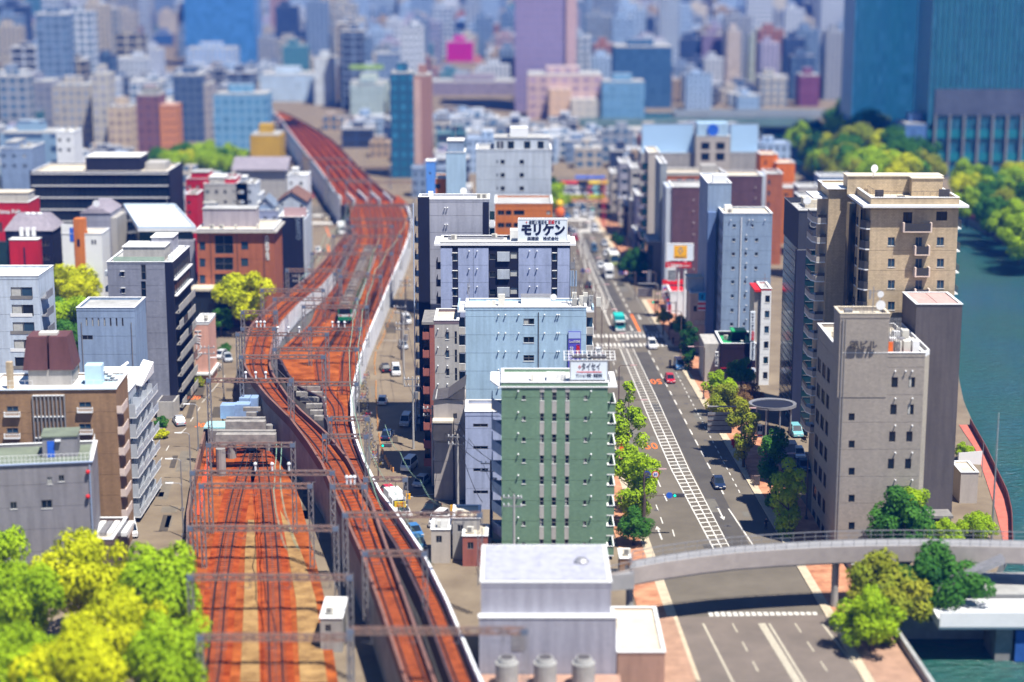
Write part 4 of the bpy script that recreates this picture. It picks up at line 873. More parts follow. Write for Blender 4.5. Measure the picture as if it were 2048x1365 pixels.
b=MB(); b.hull2([(g.W-.0,0,27.4),(g.W+.95,1.6,27.4),(g.W+.75,1.75,27.4),(g.W-.2,.25,27.4)],[(g.W-.0,0,28.05),(g.W+.95,1.6,28.05),(g.W+.75,1.75,28.05),(g.W-.2,.25,28.05)]); b.box(g.W+.75,1.75,27.4,g.W+.95,19.,28.05); g.mk('parapet_return',b,M['white'])
g.finish()
g.boxp('stair_tower',-.35,-.05,27.4+.6,tw,4.6,32.6,kgrey); g.boxp('tower_front',-.35,-.06,22,tw,-.003,28.,kgrey)
b=MB(); b.box(-.4,-.1,32.6,tw+.05,.15,33.15); b.box(-.4,.15,32.6,-.15,4.65,33.15); b.box(tw-.2,.15,32.6,tw+.05,4.65,33.15); b.box(-.15,4.4,32.6,tw-.2,4.65,33.15); g.mk('tower_parapet',b,kgrey)
b=MB(); b.box(-.45,-.15,33.15,tw+.1,.2,33.25); b.box(-.45,.2,33.15,-.1,4.7,33.25); b.box(tw-.25,.2,33.15,tw+.1,4.7,33.25); b.box(-.1,4.35,33.15,tw-.25,4.7,33.25); g.mk('tower_coping',b,M['roofb'])
g.boxp('tower_roof',-.1,.2,32.6,tw-.25,4.35,32.7,'roofb'); g.mk('rain_pipe',MB().tube((.0,-.15,.5),(.0,-.15,32.4),.09,n=5).tube((.35,-.12,.5),(.35,-.12,32.4),.05,n=5),M['steel'])
a=g.loc(1724,690); o=textobj('lettering','榮ビル',1.15,M['steeld'],g.t,(a[0]+.1,-.42,a[1]),FR,ext=.12,bold=.03); o.scale=(1.05,1,1)
g.rail(1,2,tw-1,2,32.7,.9,'steeld',.5); g.boxp('roof_tank',.4,1,32.7,1.4,2,33.5,'steel'); g.mk('antenna_mast',MB().tube((tw-1.7,2.5,32.7),(tw-1.7,2.5,36.3),.08).tube((tw-2.3,2.5,35.3),(tw-.8,2.5,35.8),.05).box(tw-2.3,2.4,34.6,tw-2.,2.6,35.8),M['steel']); g.dish(tw-.9,1.8,32.7,.65); g.dish(tw-.8,2.6,34.,.45)
b=MB()
for i in range(3): b.truss((tw+.5+i*.55,1.2,27.5),(tw+.5+i*.55,1.2,32.4),.3,r=.035,step=.5)
g.mk('antenna_frame',b,M['steel'])
for i in range(9): x=tw+1.2+(i%3)*1.15; y=1.4+(i//3)*3.2; g.boxp('roof_unit',x,y,27.5,x+.9,y+1.3,28.5+random.random()*.8,random.choice(['ac','white','steel','roofw']))
g.acs([(tw+1+random.random()*4,2+random.random()*12) for i in range(9)])
g.boxp('red_roof_patch',tw+.4,1,27.48,tw+3.4,4,27.52,'red'); g.boxp('orange_panel',tw+.15,.5,27.5,tw+.75,.6,29.3,'orange')
g.mk('rooftop_post',MB().tube((-.0-.0+.5,10,27.5),(.5,10,28.7),.12,n=6).tube((1.2,12,27.5),(1.2,12,28.7),.12,n=6),M['roofb'])
# dark grey windowless block
g=B('dark_mauve_block','tall windowless dark mauve block behind the 榮ビル tower',1833,1925,613,31.8,9.,dgrey,'roofb','building',parapet=.25,joints=False,rz=0.); g.finish()
g.mk('roof_sheet',MB().box(.4,.4,31.95,3.,8.5,32.05).box(3.1,.4,31.95,5.8,8.5,32.05),mat('pink_roof_sheet',(.5,.33,.3),.8,.15,1.))
g.mk('canopy',MB().box(.5,-3.2,2.6,g.W-.5,-.002,2.95),M['concd']); g.boxp('entrance',1.2,-.05,0,4,-.004,2.4,'g1')
g=B('beige_podium_building','low beige building with a sandy roof between the dark mauve block and the riverside path',1922,1957,948,4.5,6.,beige,'roofb','building',parapet=.2,joints=False); g.finish()
# tan apartment tower
g=B('tan_apartment_tower','tan tiled apartment tower with stacked white framed balconies and a dark roof terrace railing',1742,1918,410,44.3,14.,tan,'roofb','apartment building',parapet=1.,floor=2.9,rz=0.)
for k in range(11):
    d=42.9*k
    if k==0: g.pw_(1806.6,424.6,1824,447,'d-m-f'); g.pw_(1873,423.5,1894,441.6,'d-m-f')
    if k: 
        g.pw_(1776,475+d-42.9,1789,491.7+d-42.9,'b-m-s'); g.pw_(1831,475+d-42.9,1843.5,497+d-42.9,'b-m'); g.pw_(1874,475+d-42.9,1887.5,491.7+d-42.9,'b-m-s')
    a,z=g.loc(1803 if k==0 else 1826,461+d+(3 if k else 0)); c,_=g.loc(1860.5 if k==0 else 1856.5,461+d); 
    w=c-a; dd=1.15; b=MB().box(a,-dd,z-.15,c,-.002,z).box(a,-dd,z,a+.2,-.002,z+1.2).box(c-.2,-dd,z,c,-.002,z+1.2); g.mk('balcony',b,mat('balcony_pink_white',(.72,.58,.5),.7,.06,1.))
    g.mk('balcony_railing',MB().box(a+.2,-dd+.02,z+.05,c-.2,-dd+.07,z+1.15),mat('smoked_rail_panel',(.05,.05,.055),.25,.1,2.)); 
    if k: link('air_conditioner',ac_mesh(),g.t,(a+.8,-.5,z))
    g.balcony('R',2,6,z,1.,1.05,'steeld','white',rail=True)
g.win('R',2.5,1,5,3,'d-m')
g.finish()
b=MB(); 
g.mk('cornice',MB().box(-1.3,-1.,44.,g.W+1.2,-.05,44.35).box(-1.3,-.05,44.,-.05,14,44.35).box(g.W+.05,-.05,44.,g.W+1.2,14,44.35),M['white'])
g.penthouse(-1.5,10.5,g.W,13.8,2.6,tan,'roofb'); g.penthouse(7.5,8.6,g.W-.4,10.4,2.5,tan,'roofb')
g.rail(1,1.2,g.W-1,1.2,44.4,1.6,'steeld',.9); g.rail(1,1.2,1,8,44.4,1.6,'steeld',1.); g.boxp('planter_screen',.8,1.5,44.4,2.,1.7,46.2,'steeld'); g.boxp('planter_screen',g.W-2.4,2,44.4,g.W-.9,2.3,46.2,'steeld'); g.dish(2.,9.5,47,.6,.3); g.boxp('garden_table',4.4,3,44.4,5.4,3.8,45.1,'steeld')
# left bay of balconies
a0=g.loc(1719,600)[0]
for k in range(14):
    z=44.3-2.9*(k+1)-.4
    if z<0: continue
    b=MB().prism([(-.05,-.3),(a0*.55,-.3),(a0-.2,.9),(a0-.2,4),(-.05,4)],z-.18,z); g.mk('bay_balcony',b,M['white'])
    b=MB(); pts=[(-.05,-.25),(a0*.55,-.25),(a0-.15,.92),(a0-.15,4)]
    for p,q in zip(pts,pts[1:]): b.hull2([(p[0],p[1],z),(q[0],q[1],z),(q[0]+.05,q[1]+.05,z),(p[0]+.05,p[1]+.05,z)],[(p[0],p[1],z+1.1),(q[0],q[1],z+1.1),(q[0]+.05,q[1]+.05,z+1.1),(p[0]+.05,p[1]+.05,z+1.1)])
    g.mk('bay_railing',b,mat('smoked_rail_panel',(.05,.05,.055),.25,.1,2.)); g.boxp('bay_wall',a0,3.6,z,-.25,3.8,z+2.7,tan); g.boxp('bay_door',a0+.3,3.5,z,-.5,3.58,z+2.1,'g1')
g.boxp('bay_pier',a0-.35,.95,0,a0-.17,1.4,44,tan); g.boxp('bay_shaft',a0-1.2,3.9,0,a0-.2,6.,43.9,'g1')
g=B('tan_apartment_wing','slimmer wing of the tan apartments with pale balconies jutting over its left side',1658,1723,383,44.7,10.,tan,'roofb','apartment building',parapet=.35,floor=2.9,joints=False,rz=0.)
for k in range(12): 
    z=41.5-2.9*k-1.6
    if z<0: continue
    b=MB().prism([(-.01,1.),(-1.3,1.),(-1.9,2.4),(-1.9,7),(-.01,7)],z-.2,z); g.mk('balcony',b,M['white'])
    b=MB().box(-1.35,.98,z,-.02,1.1,z+.75); b.hull2([(-1.35,.98,z),(-1.25,1.1,z),(-1.8,2.45,z),(-1.9,2.4,z)],[(-1.35,.98,z+.75),(-1.25,1.1,z+.75),(-1.8,2.45,z+.75),(-1.9,2.4,z+.75)]); b.box(-1.9,2.45,z,-1.8,7,z+.75); g.mk('balcony_panel',b,beige)
    g.mk('balcony_railing',MB().box(-1.3,1.0,z+.75,-.05,1.04,z+1.2).box(-1.86,2.5,z+.75,-1.82,6.9,z+1.2),M['steeld'])
g.finish(); g.mk('eave',MB().box(-2.2,.5,43.5,0-.05,7.4,43.75).box(-.4,-.5,45.05,3.,4,45.2),M['white'])
# dark glass central building
g=B('charcoal_glass_office','charcoal office block with dark glass floors and Central lettering behind the tan apartments',1599,1672,434,36.,16.5,M['g3'],'roofg','office building',parapet=0,joints=False,rz=0.,skin=.02)
g.finish(); z=g.loc(1620,499)[1]
b=MB(); b.box(-.12,-.12,z,g.W+.1,-.02,37.); b.box(-.12,-.02,z,-.02,16.5,37.); b.box(g.W,-.02,z,g.W+.1,16.5,37.); b.box(-.02,16.4,z,g.W,16.5,37.); g.mk('stone_crown',b,central)
g.mk('crown_trim',MB().box(-.2,-.2,z-.15,g.W+.15,-.13,z).box(-.2,-.2,36.95,g.W+.15,-.13,37.1).box(-.2,-.13,36.95,-.13,16.6,37.1),M['steel'])
zz=z-1.3
while zz>1: 
    g.mk('floor_trim',MB().box(1.4,-.1,zz,g.W,-.025,zz+.07),M['steel']); g.mk('floor_trim',MB().box(-.07,1.3,zz,-.022,16.4,zz+.06),M['steel']); zz-=1.26
g.boxp('corner_column',-.3,-.3,0,1.2,1.2,z-.2,W_('dark_blue_column',(.03,.035,.07),.1)); a=g.loc(1617,449); textobj('lettering','Central',1.9,M['steel'],g.t,(a[0],-.2,a[1]),FR,ext=.05,align='LEFT')
g.dish(2.6,9,36.2,.7); g.boxp('roof_plant',2.5,10,36.1,5.8,15,37.4,'roofb'); g.rail(1,8,5.5,8,36.1,1.,'steel')
# steel-blue hotel tower
g=B('steel_blue_hotel_tower','steel blue apartment tower with small square windows and one long white drain pipe',1447,1545,431,29.,9.,sgrey,'roofb','apartment building',parapet=.35,floor=2.75,rz=0.)
R8=[(449+28.15*k,455.6+28.15*k) for k in range(9)]
g.grid([(1465,1471.6)],R8,['d-s','b-s']); g.grid([(1510,1516.7)],R8[1:],['d-s','b-s','t-s']); g.grid([(1490.3,1494.6)],[(476.5+28.15*k,483+28.15*k) for k in range(8)],'d-s')
g.grid([(1503,1507)],[(449,455)],'d-s'); g.vents([(1492.5,470+28.15*k) for k in range(8)]+[(1461,440),(1498,440),(1505,440),(1530,440)])
a=g.loc(1482.5,450)[0]; g.mk('drain_pipe',MB().tube((a,-.12,1),(a,-.12,28.6),.1,n=6),M['white'])
g.lgrid('L',.8,2.6,3,1.2,1.,1.5,10,2.75,'d'); g.finish(); g.boxp('roof_unit',.8,5,29.1,2.2,6.5,30.2,'white'); g.acs([(1.5,2)])
g=B('steel_blue_rear_tower','narrow steel blue lift tower with a rounded white tank rising behind the hotel tower',1416,1463,370,33.8,16.,sgrey,'roofw','tower',parapet=.3,joints=False,rz=0.); g.finish()
g.mk('water_tank',MB().box(1.,1,34.,3.8,3,35.6),M['white']); g.boxp('dark_side',-.05,.0,0,-.01,15.9,28,bgrey); g.boxp('dark_front_infill',0,-1.3,0,1.6,-.01,28.5,W_('painted_shade_blue_wall',(.14,.22,.42),.05))  # infill in a darker wall blue: shade of the left side painted into it
# maroon and brick group
g=B('maroon_tile_building','maroon tiled slab with a white left edge behind the yellow square sign',1345,1415,378,24.4,12.,maroon,'roofg','building',parapet=.4,floor=2.8); g.vents([(1387,400+23*k) for k in range(8)]); g.finish(); g.boxp('white_edge',-1.4,.4,0,-.01,11,24.6,wht)
g=B('maroon_tile_building','farther maroon tiled slab between the lift tower and the red brick block',1455,1525,355,23.2,10.,maroon,'roofb','building',parapet=.4,floor=2.8); g.vents([(1510,375+22*k) for k in range(3)]); g.finish(); g.boxp('white_edge',g.W+.01,.2,0,g.W+1.,9,23.6,wht)
g=B('red_brick_building','red brick building with a narrow white framed window column near the orange houses',1533,1566,352,22.8,10.,brick_,'roofg','building',parapet=.5,floor=2.9); g.grid([(1536,1541)],[(360+22*k,370+22*k) for k in range(3)],'b-h'); g.finish()
g=B('brick_fronted_office','wide brick fronted office roof seen above the maroon slab',1325,1448,352,22.2,10.,brick_,'roofb','building',parapet=.8,floor=3.,parmat=lgrey); g.grid([(1355,1364),(1372,1390),(1395,1408)],[(357,370)],['b-m-s']); g.finish(); g.boxp('roof_block',10,2,22.4,14,6,24.6,lgrey)
g=B('beige_balcony_tower','narrow beige apartment tower with green glazed balconies beside the main road',1297,1320,309,28.6,14.,beige,'roofb','apartment building',parapet=.4,floor=2.9,joints=False)
for k in range(9):
    z=27.5-2.9*(k+1)
    g.mk('balcony',MB().box(-1.7,.2,z-.15,-.02,12,z).box(-1.7,.2,z,-1.62,12,z+1.),mat('mauve_balcony',(.32,.24,.26),.7,.1,1.)); g.mk('balcony_glass',MB().box(-1.6,.3,z,-.05,.36,z+1.8),M['g3'])
g.finish()
g=B('dark_glass_corner_block','dark low block with a slanting glass corner under the beige balcony tower',1295,1331,486,10.,12.,W_('smoky_grey_wall',(.2,.2,.21),.08),'roofg','building',parapet=.3,joints=False); g.finish(); g.boxp('glass_corner',-.06,-.05,0,1.4,6,9.4,'g3')
g=B('grey_louvred_tower','grey tower face with diagonal louvres right of the beige balcony tower',1321,1334,330,28.5,16.,W_('louvre_grey_wall',(.3,.33,.36),.06),'roofg','tower',parapet=.3,floor=2.9); g.finish()
g=B('cream_corner_shop','cream corner building with rounded steps and a blue shield sign by the pavement',1381,1414,592,11.6,9.,W_('cream_wall',(.56,.46,.40),.05),'roofw','shop building',parapet=.5,floor=3.4); g.pw_(1389,640,1410,651,'c-m'); g.pw_(1387,612,1394,624,'d-m'); g.boxp('arched_doorway',3.4,-.05,0,g.W-.2,-.004,2.6,W_('dark_maroon_door',(.08,.02,.03),0)); g.finish(); g.penthouse(-.3,4,g.W-.4,8,2.8,wht,'roofb')
g2=g
signboard('shield_sign','blue shield shaped shop sign with milk bottle mark over red bands',1396,585,1413,622,g2.p0.y-.4,M['signw'],[('BAR',1404.5,594,17,mat('lawson_blue',(.02,.35,.75),.5,0),{'w':16}),('BAR',1404.5,594,8,M['inkw'],{'w':3.}),('BAR',1404.5,608,4.5,M['inkr'],{'w':16.5}),('BAR',1404.5,617,4.5,M['inkr'],{'w':16.5})],thick=.2)
g=B('white_car_showroom','low showroom with white rimmed roof and red recessed deck beside the flag row',1340,1376,588,4.6,9.,M['white'],'red','showroom',parapet=.5,joints=False,parmat='white'); g.finish(); g.boxp('red_fascia',-1,8.2,5.2,g.W,8.6,6.2,'red')
g=B('black_restaurant','black walled low restaurant with green roof decking and an open roof yard',1443,1512,697,7.,11.,W_('black_maroon_panel',(.02,.008,.015),.1),'green','restaurant',parapet=.9,joints=False,floor=3.5); g.finish(); g.boxp('side_annexe',-3.,2,0,-.02,10.8,7.4,lgrey); g.boxp('green_awning',2.4,5,9.,5.2,8,9.25,'green'); g.boxp('stair_head',2.6,6,7.1,5.1,8.5,8.98,'black'); g.acs([(1.6,7),(4,2)]); g.boxp('railing_band',0,-.08,3.2,g.W,-.004,3.3,'red')
g=B('white_six_storey_building','slim white six storey building with red trimmed roof and one column of windows',1523,1543,581,17.9,7.,M['white'],'roofg','building',parapet=.3,floor=2.85,parmat='red',rz=0.); g.grid([(1530.5,1540.6)],[(591.5+30.6*k,605.5+30.6*k) for k in range(6)],['d-s','b-s','t-s']); g.finish(); g.boxp('side_lean_block',-1.2,.6,0,-.01,7,17.6,beige); g.boxp('red_cornice',-1.3,-.1,17.6,-.06,7.1,18.,'red'); g.mk('antenna',MB().tube((1.,3,18),(1.,3,20.5),.05).tube((.5,3,19.5),(1.6,3,19.5),.04),M['rustst'])
Ds=g.p0.y-1.
signboard('vertical_hotel_sign','tall white vertical sign with red and navy katakana beside the slim white building',1500,624,1511,682,Ds,M['signw'],[('シャトーテル',1505.5,644,5.2,M['ink'],{'v':True,'b':.02}),('大手前',1505.5,672,5.4,M['inkr'],{'v':True,'b':.03})],thick=.6)
signboard('vertical_hotel_sign','lower pale blue vertical sign reading ホテルビエロン in navy',1500,685,1511,721,Ds,M['signw'],[('ホテルビエロン',1505.5,703,4.3,M['ink'],{'v':True,'b':.03})],thick=.6)
t=thing('round_logo_sign','round white sign with blue centre on a post below the hotel signs','sign',atD(1506,748,Ds)); b=MB(); 
part('disc',MB().tube((0,0,.6),(0,.3,.6),.55,n=14),M['signw'],t); part('centre_mark',MB().tube((0,-.05,.6),(0,-.01,.6),.22,n=10),M['inkb'],t); part('post',MB().box(-.08,.05,-6,.08,.25,.1),M['steel'],t)
signboard('vertical_shop_sign','small white vertical sign with navy characters on the black restaurant corner',1430,704,1437,733,atD(1432,720,g.p0.y-8).y,M['inkw'],[('すかじ丸',1433.5,718.5,5.4,M['ink'],{'v':True,'b':.02})],thick=.4)
# yellow square emblem sign
Dr=G(1350,640).y
sg=signboard('pole_billboard','white pylon billboard with a yellow square and silver diamond emblem by the showroom',1334,489,1386.5,520.5,Dr,M['signw'],[('BAR',1361,504.5,26,mat('sign_yellow',(.95,.47,.01),.5,0),{'w':26}),('DIA',1361,502,17,mat('silver_emblem',(.55,.6,.65),.25,0,metal=.7)),('RENAULT',1361,514.7,4.2,M['ink'],{'w':22,'b':.02})],frame=M['white'],thick=.7)
sz=sg.location.z; part('pole',MB().tube((4.,.35,-sz),(4.,.35,0),.35,n=10),M['white'],sg); part('pole',MB().tube((2.6,.35,-sz),(2.6,.35,0),.2,n=8),M['white'],sg)
signboard('red_pylon_sign','red horizontal band sign reading U Cars under the yellow emblem billboard',1331,525.5,1383,536,Dr-.2,M['red'],[('Ucars',1353,531,8,M['inkw'],{'w':21,'b':.03}),('U',1337,530,5,M['inkw'],{}),('BAR',1372,532,1.2,M['inkw'],{'w':14})],thick=.7)
signboard('grey_info_board','grey slatted information board hanging left of the white sign poles',1336,536,1351,561,Dr-.4,mat('slate_board',(.08,.1,.12),.5,0),[('BAR',1343.5,539,4,M['inkw'],{'w':14})]+[('BAR',1343.5,545+4*k,.8,M['inkw'],{'w':11}) for k in range(4)],frame=M['white'],thick=.3)
# big roof billboards and orange houses farther up
for (x0,x1,y0_,y1_,lab) in ((1284,1387,249,306,'huge blank pale blue roof billboard left of the blue tank tower'),(1461,1517,249,304,'narrower blank pale blue roof billboard right of the blue tank tower')):
    t=signboard('blank_roof_billboard',lab,x0,y0_,x1,y1_,545.,mat('billboard_blue',(.42,.62,.85),.6,.03,.2),[],frame=M['steel'],thick=1.)
g=B('billboard_carrier_building','grey brown building under the two blank pale blue billboards',1282,1520,309,19.3,16.,concw,'roofg','building',parapet=.4,floor=3.2); g.finish()
g=B('tank_tower','beige stair tower topped by a round blue water tank between the blank billboards',1392,1460,275,24.5,10.,beige,'roofg','tower',parapet=.3,floor=3.2); g.grid([(1402,1420),(1432,1450)],[(285,300),(306,322)],'d'); g.finish(); g.boxp('tank_house',.5,1,24.6,g.W-.5,8,28.5,wh_blue); g.mk('water_tank',MB().tube((g.W/2,0.9,26.6),(g.W/2,.6,26.6),1.7,n=14),M['blue'])
for x0,x1,y,H,l in ((1521,1556,312,22,'tall'),(1553,1590,329,20,'shorter')):
    g=B('orange_house_block',l+' vivid orange rendered block by the canal mouth',x0,x1,y,H,9.,W_('vivid_orange_wall',(.85,.20,.02),.06),'roofb','building',parapet=.4,floor=3.); g.pw_(x0+8,y+10,x0+12,y+18,'d'); g.finish()
for (x0,x1,y,H,m,l) in ((1562,1602,379,15,orng,'rounded orange shop block with pink tiled roof behind the brick building'),(1597,1640,378,18,lgrey,'pale grey low house left of the tan apartment wing'),(1640,1706,357,20,sgrey,'blue grey rooftop room behind the tan apartment wing'),(1600,1660,398,20,navy,'navy block with louvred roof plant behind the charcoal office')):
    g=B('small_block',l,x0,x1,y,H,9.,m,'roofg','building',parapet=.4,floor=2.9); g.pw_(x0+6,y+8,x0+14,y+14,'d-m'); g.finish()
for x in (1284,1262,1245,1236):   # narrow road-side buildings left of the beige tower
    pass
for (x0,x1,y,H,m,l) in ((1238,1252,400,7,concw,'narrow concrete shop house with dark top window at the far kerb'),(1252,1266,415,8,navy,'narrow navy shop house squeezed by the far kerb'),(1262,1276,405,10.6,beige,'narrow cream shop house with purple shaded balconies'),(1274,1291,395,14,W_('violet_grey_wall',(.25,.24,.34),.08),'violet grey narrow house with pale slanted roof edge'),(1223,1240,350,11.2,beige,'beige far kerb building with slanted shadow on its wall'),(1240,1262,330,17.,gry,'grey far kerb building behind the narrow shop houses'),(1262,1284,340,19.,lgrey,'pale far kerb building beside the blank billboards')):
    g=B('narrow_shop_house',l,x0,x1,y,H,14.,m,'roofg','building',parapet=.5,floor=2.9); g.grid([(x0+3,x1-3)],[(y+8+22*k,y+16+22*k) for k in range(5)],['d-m','b-m','c-m']); g.finish()
g=B('grey_base_building','grey frontage building below the violet house beside the tree lined kerb',1270,1300,470,6.5,12.,W_('slate_violet_wall',(.18,.18,.28),.08),'roofg','building',parapet=.5,floor=2.9); g.grid([(1274,1279),(1283,1289)],[(478+22*k,488+22*k) for k in range(4)],['d','c']); g.finish()
# oval canopy
ct=thing('oval_canopy','dark oval entrance canopy with silver rim on round columns below the charcoal office','canopy',G(1545,808,5.)-Vector((0,0,5.)))
pts=[(4.0*math.cos(a),3.6*math.sin(a)) for a in [2*math.pi*i/28 for i in range(28)]]; pi_=[(x*.86,y*.84) for x,y in pts]
b=MB(); 
for i in range(28):
    j=(i+1)%28; b.hull2([(*pts[i],4.7),(*pts[j],4.7),(*pi_[j],4.7),(*pi_[i],4.7)],[(*pts[i],5.15),(*pts[j],5.15),(*pi_[j],5.05),(*pi_[i],5.05)])
part('rim',b,M['steel'],ct); part('canopy_roof',MB().prism(pi_,4.75,4.9),mat('canopy_dark',(.012,.015,.03),.95,.1,1.),ct)
for a in (-2.6,-2.0,-1.3,-.5): part('column',MB().tube((3.3*math.cos(a),3*math.sin(a),0),(3.3*math.cos(a),3*math.sin(a),4.7),.14,n=8),M['steel'],ct)
# --- left side
g=B('grey_balcony_tower','grey tower block with a dark front glass strip and pale balcony panels down its side',214,345,528,26.3,17.,W_('cool_grey_tile_wall',(.32,.335,.41),.05,tile=.5),'roofg','apartment building',parapet=.3,floor=2.8)
g.grid([(241.6,248.3)],[(543+33.4*k,553.5+33.4*k) for k in range(9)],'d-v-s')
for k in range(9): g.pw_(281.5,529+34*k,292.7,560+34*k,'d-h')
a=g.loc(331,560)[0]; g.boxp('navy_corner',a,-.06,0,g.W+.02,-.003,26.5,'navy'); g.boxp('navy_side',g.W+.004,.0,0,g.W+.05,16.9,26.5,'navy')
for k in range(9):
    z=23.2-2.8*k
    if k<2:
        for j in range(7): g.boxp('side_window',g.W+.05,.8+j*2.2,z+.5,g.W+.1,2.4+j*2.2,z+2.,'g3')
        g.boxp('window_ledge',g.W+.05,.4,z+.1,g.W+.6,16.4,z+.3,'white')
    else:
        for j in range(4):
            if z>0: g.boxp('balcony_panel',g.W+.7,.5+j*4.1,z,g.W+.8,4.3+j*4.1,z+1.25,lgrey if (k*j)%5!=3 else M['g3'])
        if z>0: g.boxp('balcony_slab',g.W+.05,.4,z-.15,g.W+.8,16.6,z-.01,'concd')
g.finish(); g.penthouse(2.2,3,9.4,9,2.3,lgrey,'roofw'); g.penthouse(6.2,8,10.,13,3.2,gry,'roofw'); g.boxp('glass_screen',1.,.6,26.4,9.8,.7,27.4,mat('pale_green_glass',(.35,.45,.36),.2,.1,1.)); 
for j in range(5): g.boxp('roof_unit',g.W-1.3,3+j*2.4,26.4,g.W-.3,4.6+j*2.4,27.2,'white')
b=MB(); 
for k in range(9):
    z=23.4-2.8*k
    if z>0: g.mk('rear_stair',MB().box(-1.4,4,z,-.01,10,z+.9),wht)
g=B('blue_grey_annexe','blue grey block with seven slot openings under its roof edge before the grey tower',153,269,622,22.3,9.,bgrey,'roofg','building',parapet=.5,floor=3.)
for i in range(7): g.pw_(171+12*i,636,175.3+12*i,653,'c' if i<4 else 'd')
g.pw_(164,671,186,680,'d-m'); g.mk('rain_pipe',MB().tube((.7,-.1,12),(.7,-.1,20.4),.07).tube((g.W-.6,-.1,12),(g.W-.6,-.1,20.4),.07),M['steel']); g.finish()
g=B('long_white_balcony_building','long white building stepping along the left street with rows of slatted silver balconies',128,251,795,18.4,17.,wht,'roofw','apartment building',parapet=.3,floor=2.9,rz=0.)
for k in range(6):
    z=.9+2.9*k
    for j in range(4):
        b=MB(); y=.4+j*4.1; b.box(g.W+.01,y,z-.15,g.W+1.3,y+3.8,z); g.mk('balcony_slab',b,M['white'])
        b=MB(); 
        for q in range(5): b.box(g.W+1.22,y+.05,z+.04+.22*q,g.W+1.28,y+3.75,z+.18+.22*q)
        b.box(g.W+.05,y,z,g.W+1.2,y+.08,z+1.9); g.mk('slatted_railing',b,mat('silver_slat',(.6,.64,.7),.35,.1,1.,metal=.3)); g.boxp('balcony_door',g.W+.005,y+.6,z,g.W+.03,y+3.2,z+2.,'g2')
g.finish(); g.boxp('raised_roof_deck',2,8,18.5,g.W-.5,16.,19.1,'roofw'); g.mk('roof_beam',MB().tube((4,6,19.2),(6.5,12,20.6),.22,n=6),M['white']); g.mk('slanted_screen',MB().hull2([(g.W-.6,7,18.6),(g.W+.9,7,18.2),(g.W+.9,16,18.2),(g.W-.6,16,18.6)],[(g.W-.6,7,18.8),(g.W+.9,7,18.4),(g.W+.9,16,19.8),(g.W-.6,16,20.2)]),M['white'])
g=B('brown_brick_apartment','brown brick apartment block with white railed windows and a central screen of vertical fins',-30,231,786,22.8,9.5,brn,'roofw','apartment building',parapet=.3,floor=2.85,yr=783.5)
for k in range(7):
    d=43.6*k
    for x0,x1,x2,x3,dy in ((13,37,9,41,8.5),(158,182.5,155,186,0)):
        g.pw_(x0,804.5+d+dy,x1,815+d+dy,'b-m'); a,z=g.loc(x2,816+d+dy); c,_=g.loc(x3,816+d+dy)
        b=MB(); b.box(a,-.5,z-.6,c,-.02,z-.5); b.box(a,-.5,z-.5,c,-.45,z-.38); b.box(a,-.5,z-.02,c,-.45,z+.08); b.box(a,-.45,z-.5,a+.06,-.02,z+.08); b.box(c-.06,-.45,z-.5,c,-.02,z+.08)
        for q in range(9): b.box(a+(c-a)*q/9,-.49,z-.38,a+(c-a)*q/9+.05,-.46,z-.02)
        g.mk('window_railing',b,M['white'])
    z=22.-2.85*k-2.2
    if z>0: g.mk('side_balcony',MB().box(g.W+.01,.3,z-.15,g.W+.75,4.5,z).box(g.W+.67,.3,z,g.W+.75,4.5,z+1.).box(g.W+.01,.22,z,g.W+.75,.3,z+1.),mat('pinkish_white',(.68,.56,.5),.7,.08,1.))
a=g.loc(66,800)[0]; c=g.loc(129,800)[0]
for q in range(9):
    x=a+(c-a)*q/8; g.boxp('vertical_fin',x-.08,-.3,0,x+.08,-.02,22.4,'steel')
for k in range(8): g.boxp('fin_rail',a,-.22,22.3-2.85*k,c,-.021,22.45-2.85*k,'white')
g.finish(); g.mk('coping',MB().box(-.2,-.2,23.12,g.W+.2,.1,23.25),mat('blue_white_coping',(.6,.72,.85),.5,0))
g.rail(.2,.3,a,.3,23.1,1.2,'white',.9); g.rail(c+1,.3,g.W,.3,23.1,1.2,'white',.9); g.rail(g.W,.3,g.W,8,23.1,1.2,'white',.9); g.boxp('terrace_floor',c+1,.5,22.9,g.W-.4,9,23.,mat('pale_cyan_deck',(.5,.65,.72),.6,.05,1.)); g.boxp('cyan_box',c+2.2,3,23.,c+4.4,5,25.6,mat('pale_cyan_wall',(.5,.68,.82),.6,.05,1.))
o=Vector((g.loc(35,700)[0],3.,22.9)); w=6.3
g.mk('penthouse_wall',MB().box(o.x+.4,3.5,22.9,o.x+w-.2,8,25.),concw)
g.mk('mansard_roof',MB().hull2([(o.x-.2,3.2,25.),(o.x+3.,3.2,25.),(o.x+3.,8.3,25.),(o.x-.2,8.3,25.)],[(o.x+.4,3.7,29.4),(o.x+3.,3.7,29.4),(o.x+3.,7.8,29.4),(o.x+.4,7.8,29.4)]).hull2([(o.x+3.3,3.2,25.),(o.x+w+.1,3.2,25.),(o.x+w+.1,8.3,25.),(o.x+3.3,8.3,25.)],[(o.x+3.3,3.7,29.4),(o.x+w-.7,3.7,29.4),(o.x+w-.7,7.8,29.4),(o.x+3.3,7.8,29.4)]),W_('maroon_metal_roof',(.13,.055,.06),.1))
g.boxp('roof_vent_box',o.x+1.8,4.6,29.4,o.x+4.2,6.2,29.75,'ac'); g.boxp('flue',o.x-2.,1.5,22.9,o.x-1.2,2.2,26.5,tan); 
b=MB(); 
for q in range(8): b.box(g.W-1.2-q*.4,5-q*.1,23+q*.3,g.W-.1-q*.4,6,23.06+q*.3)
g.mk('roof_stair',b,M['white'])
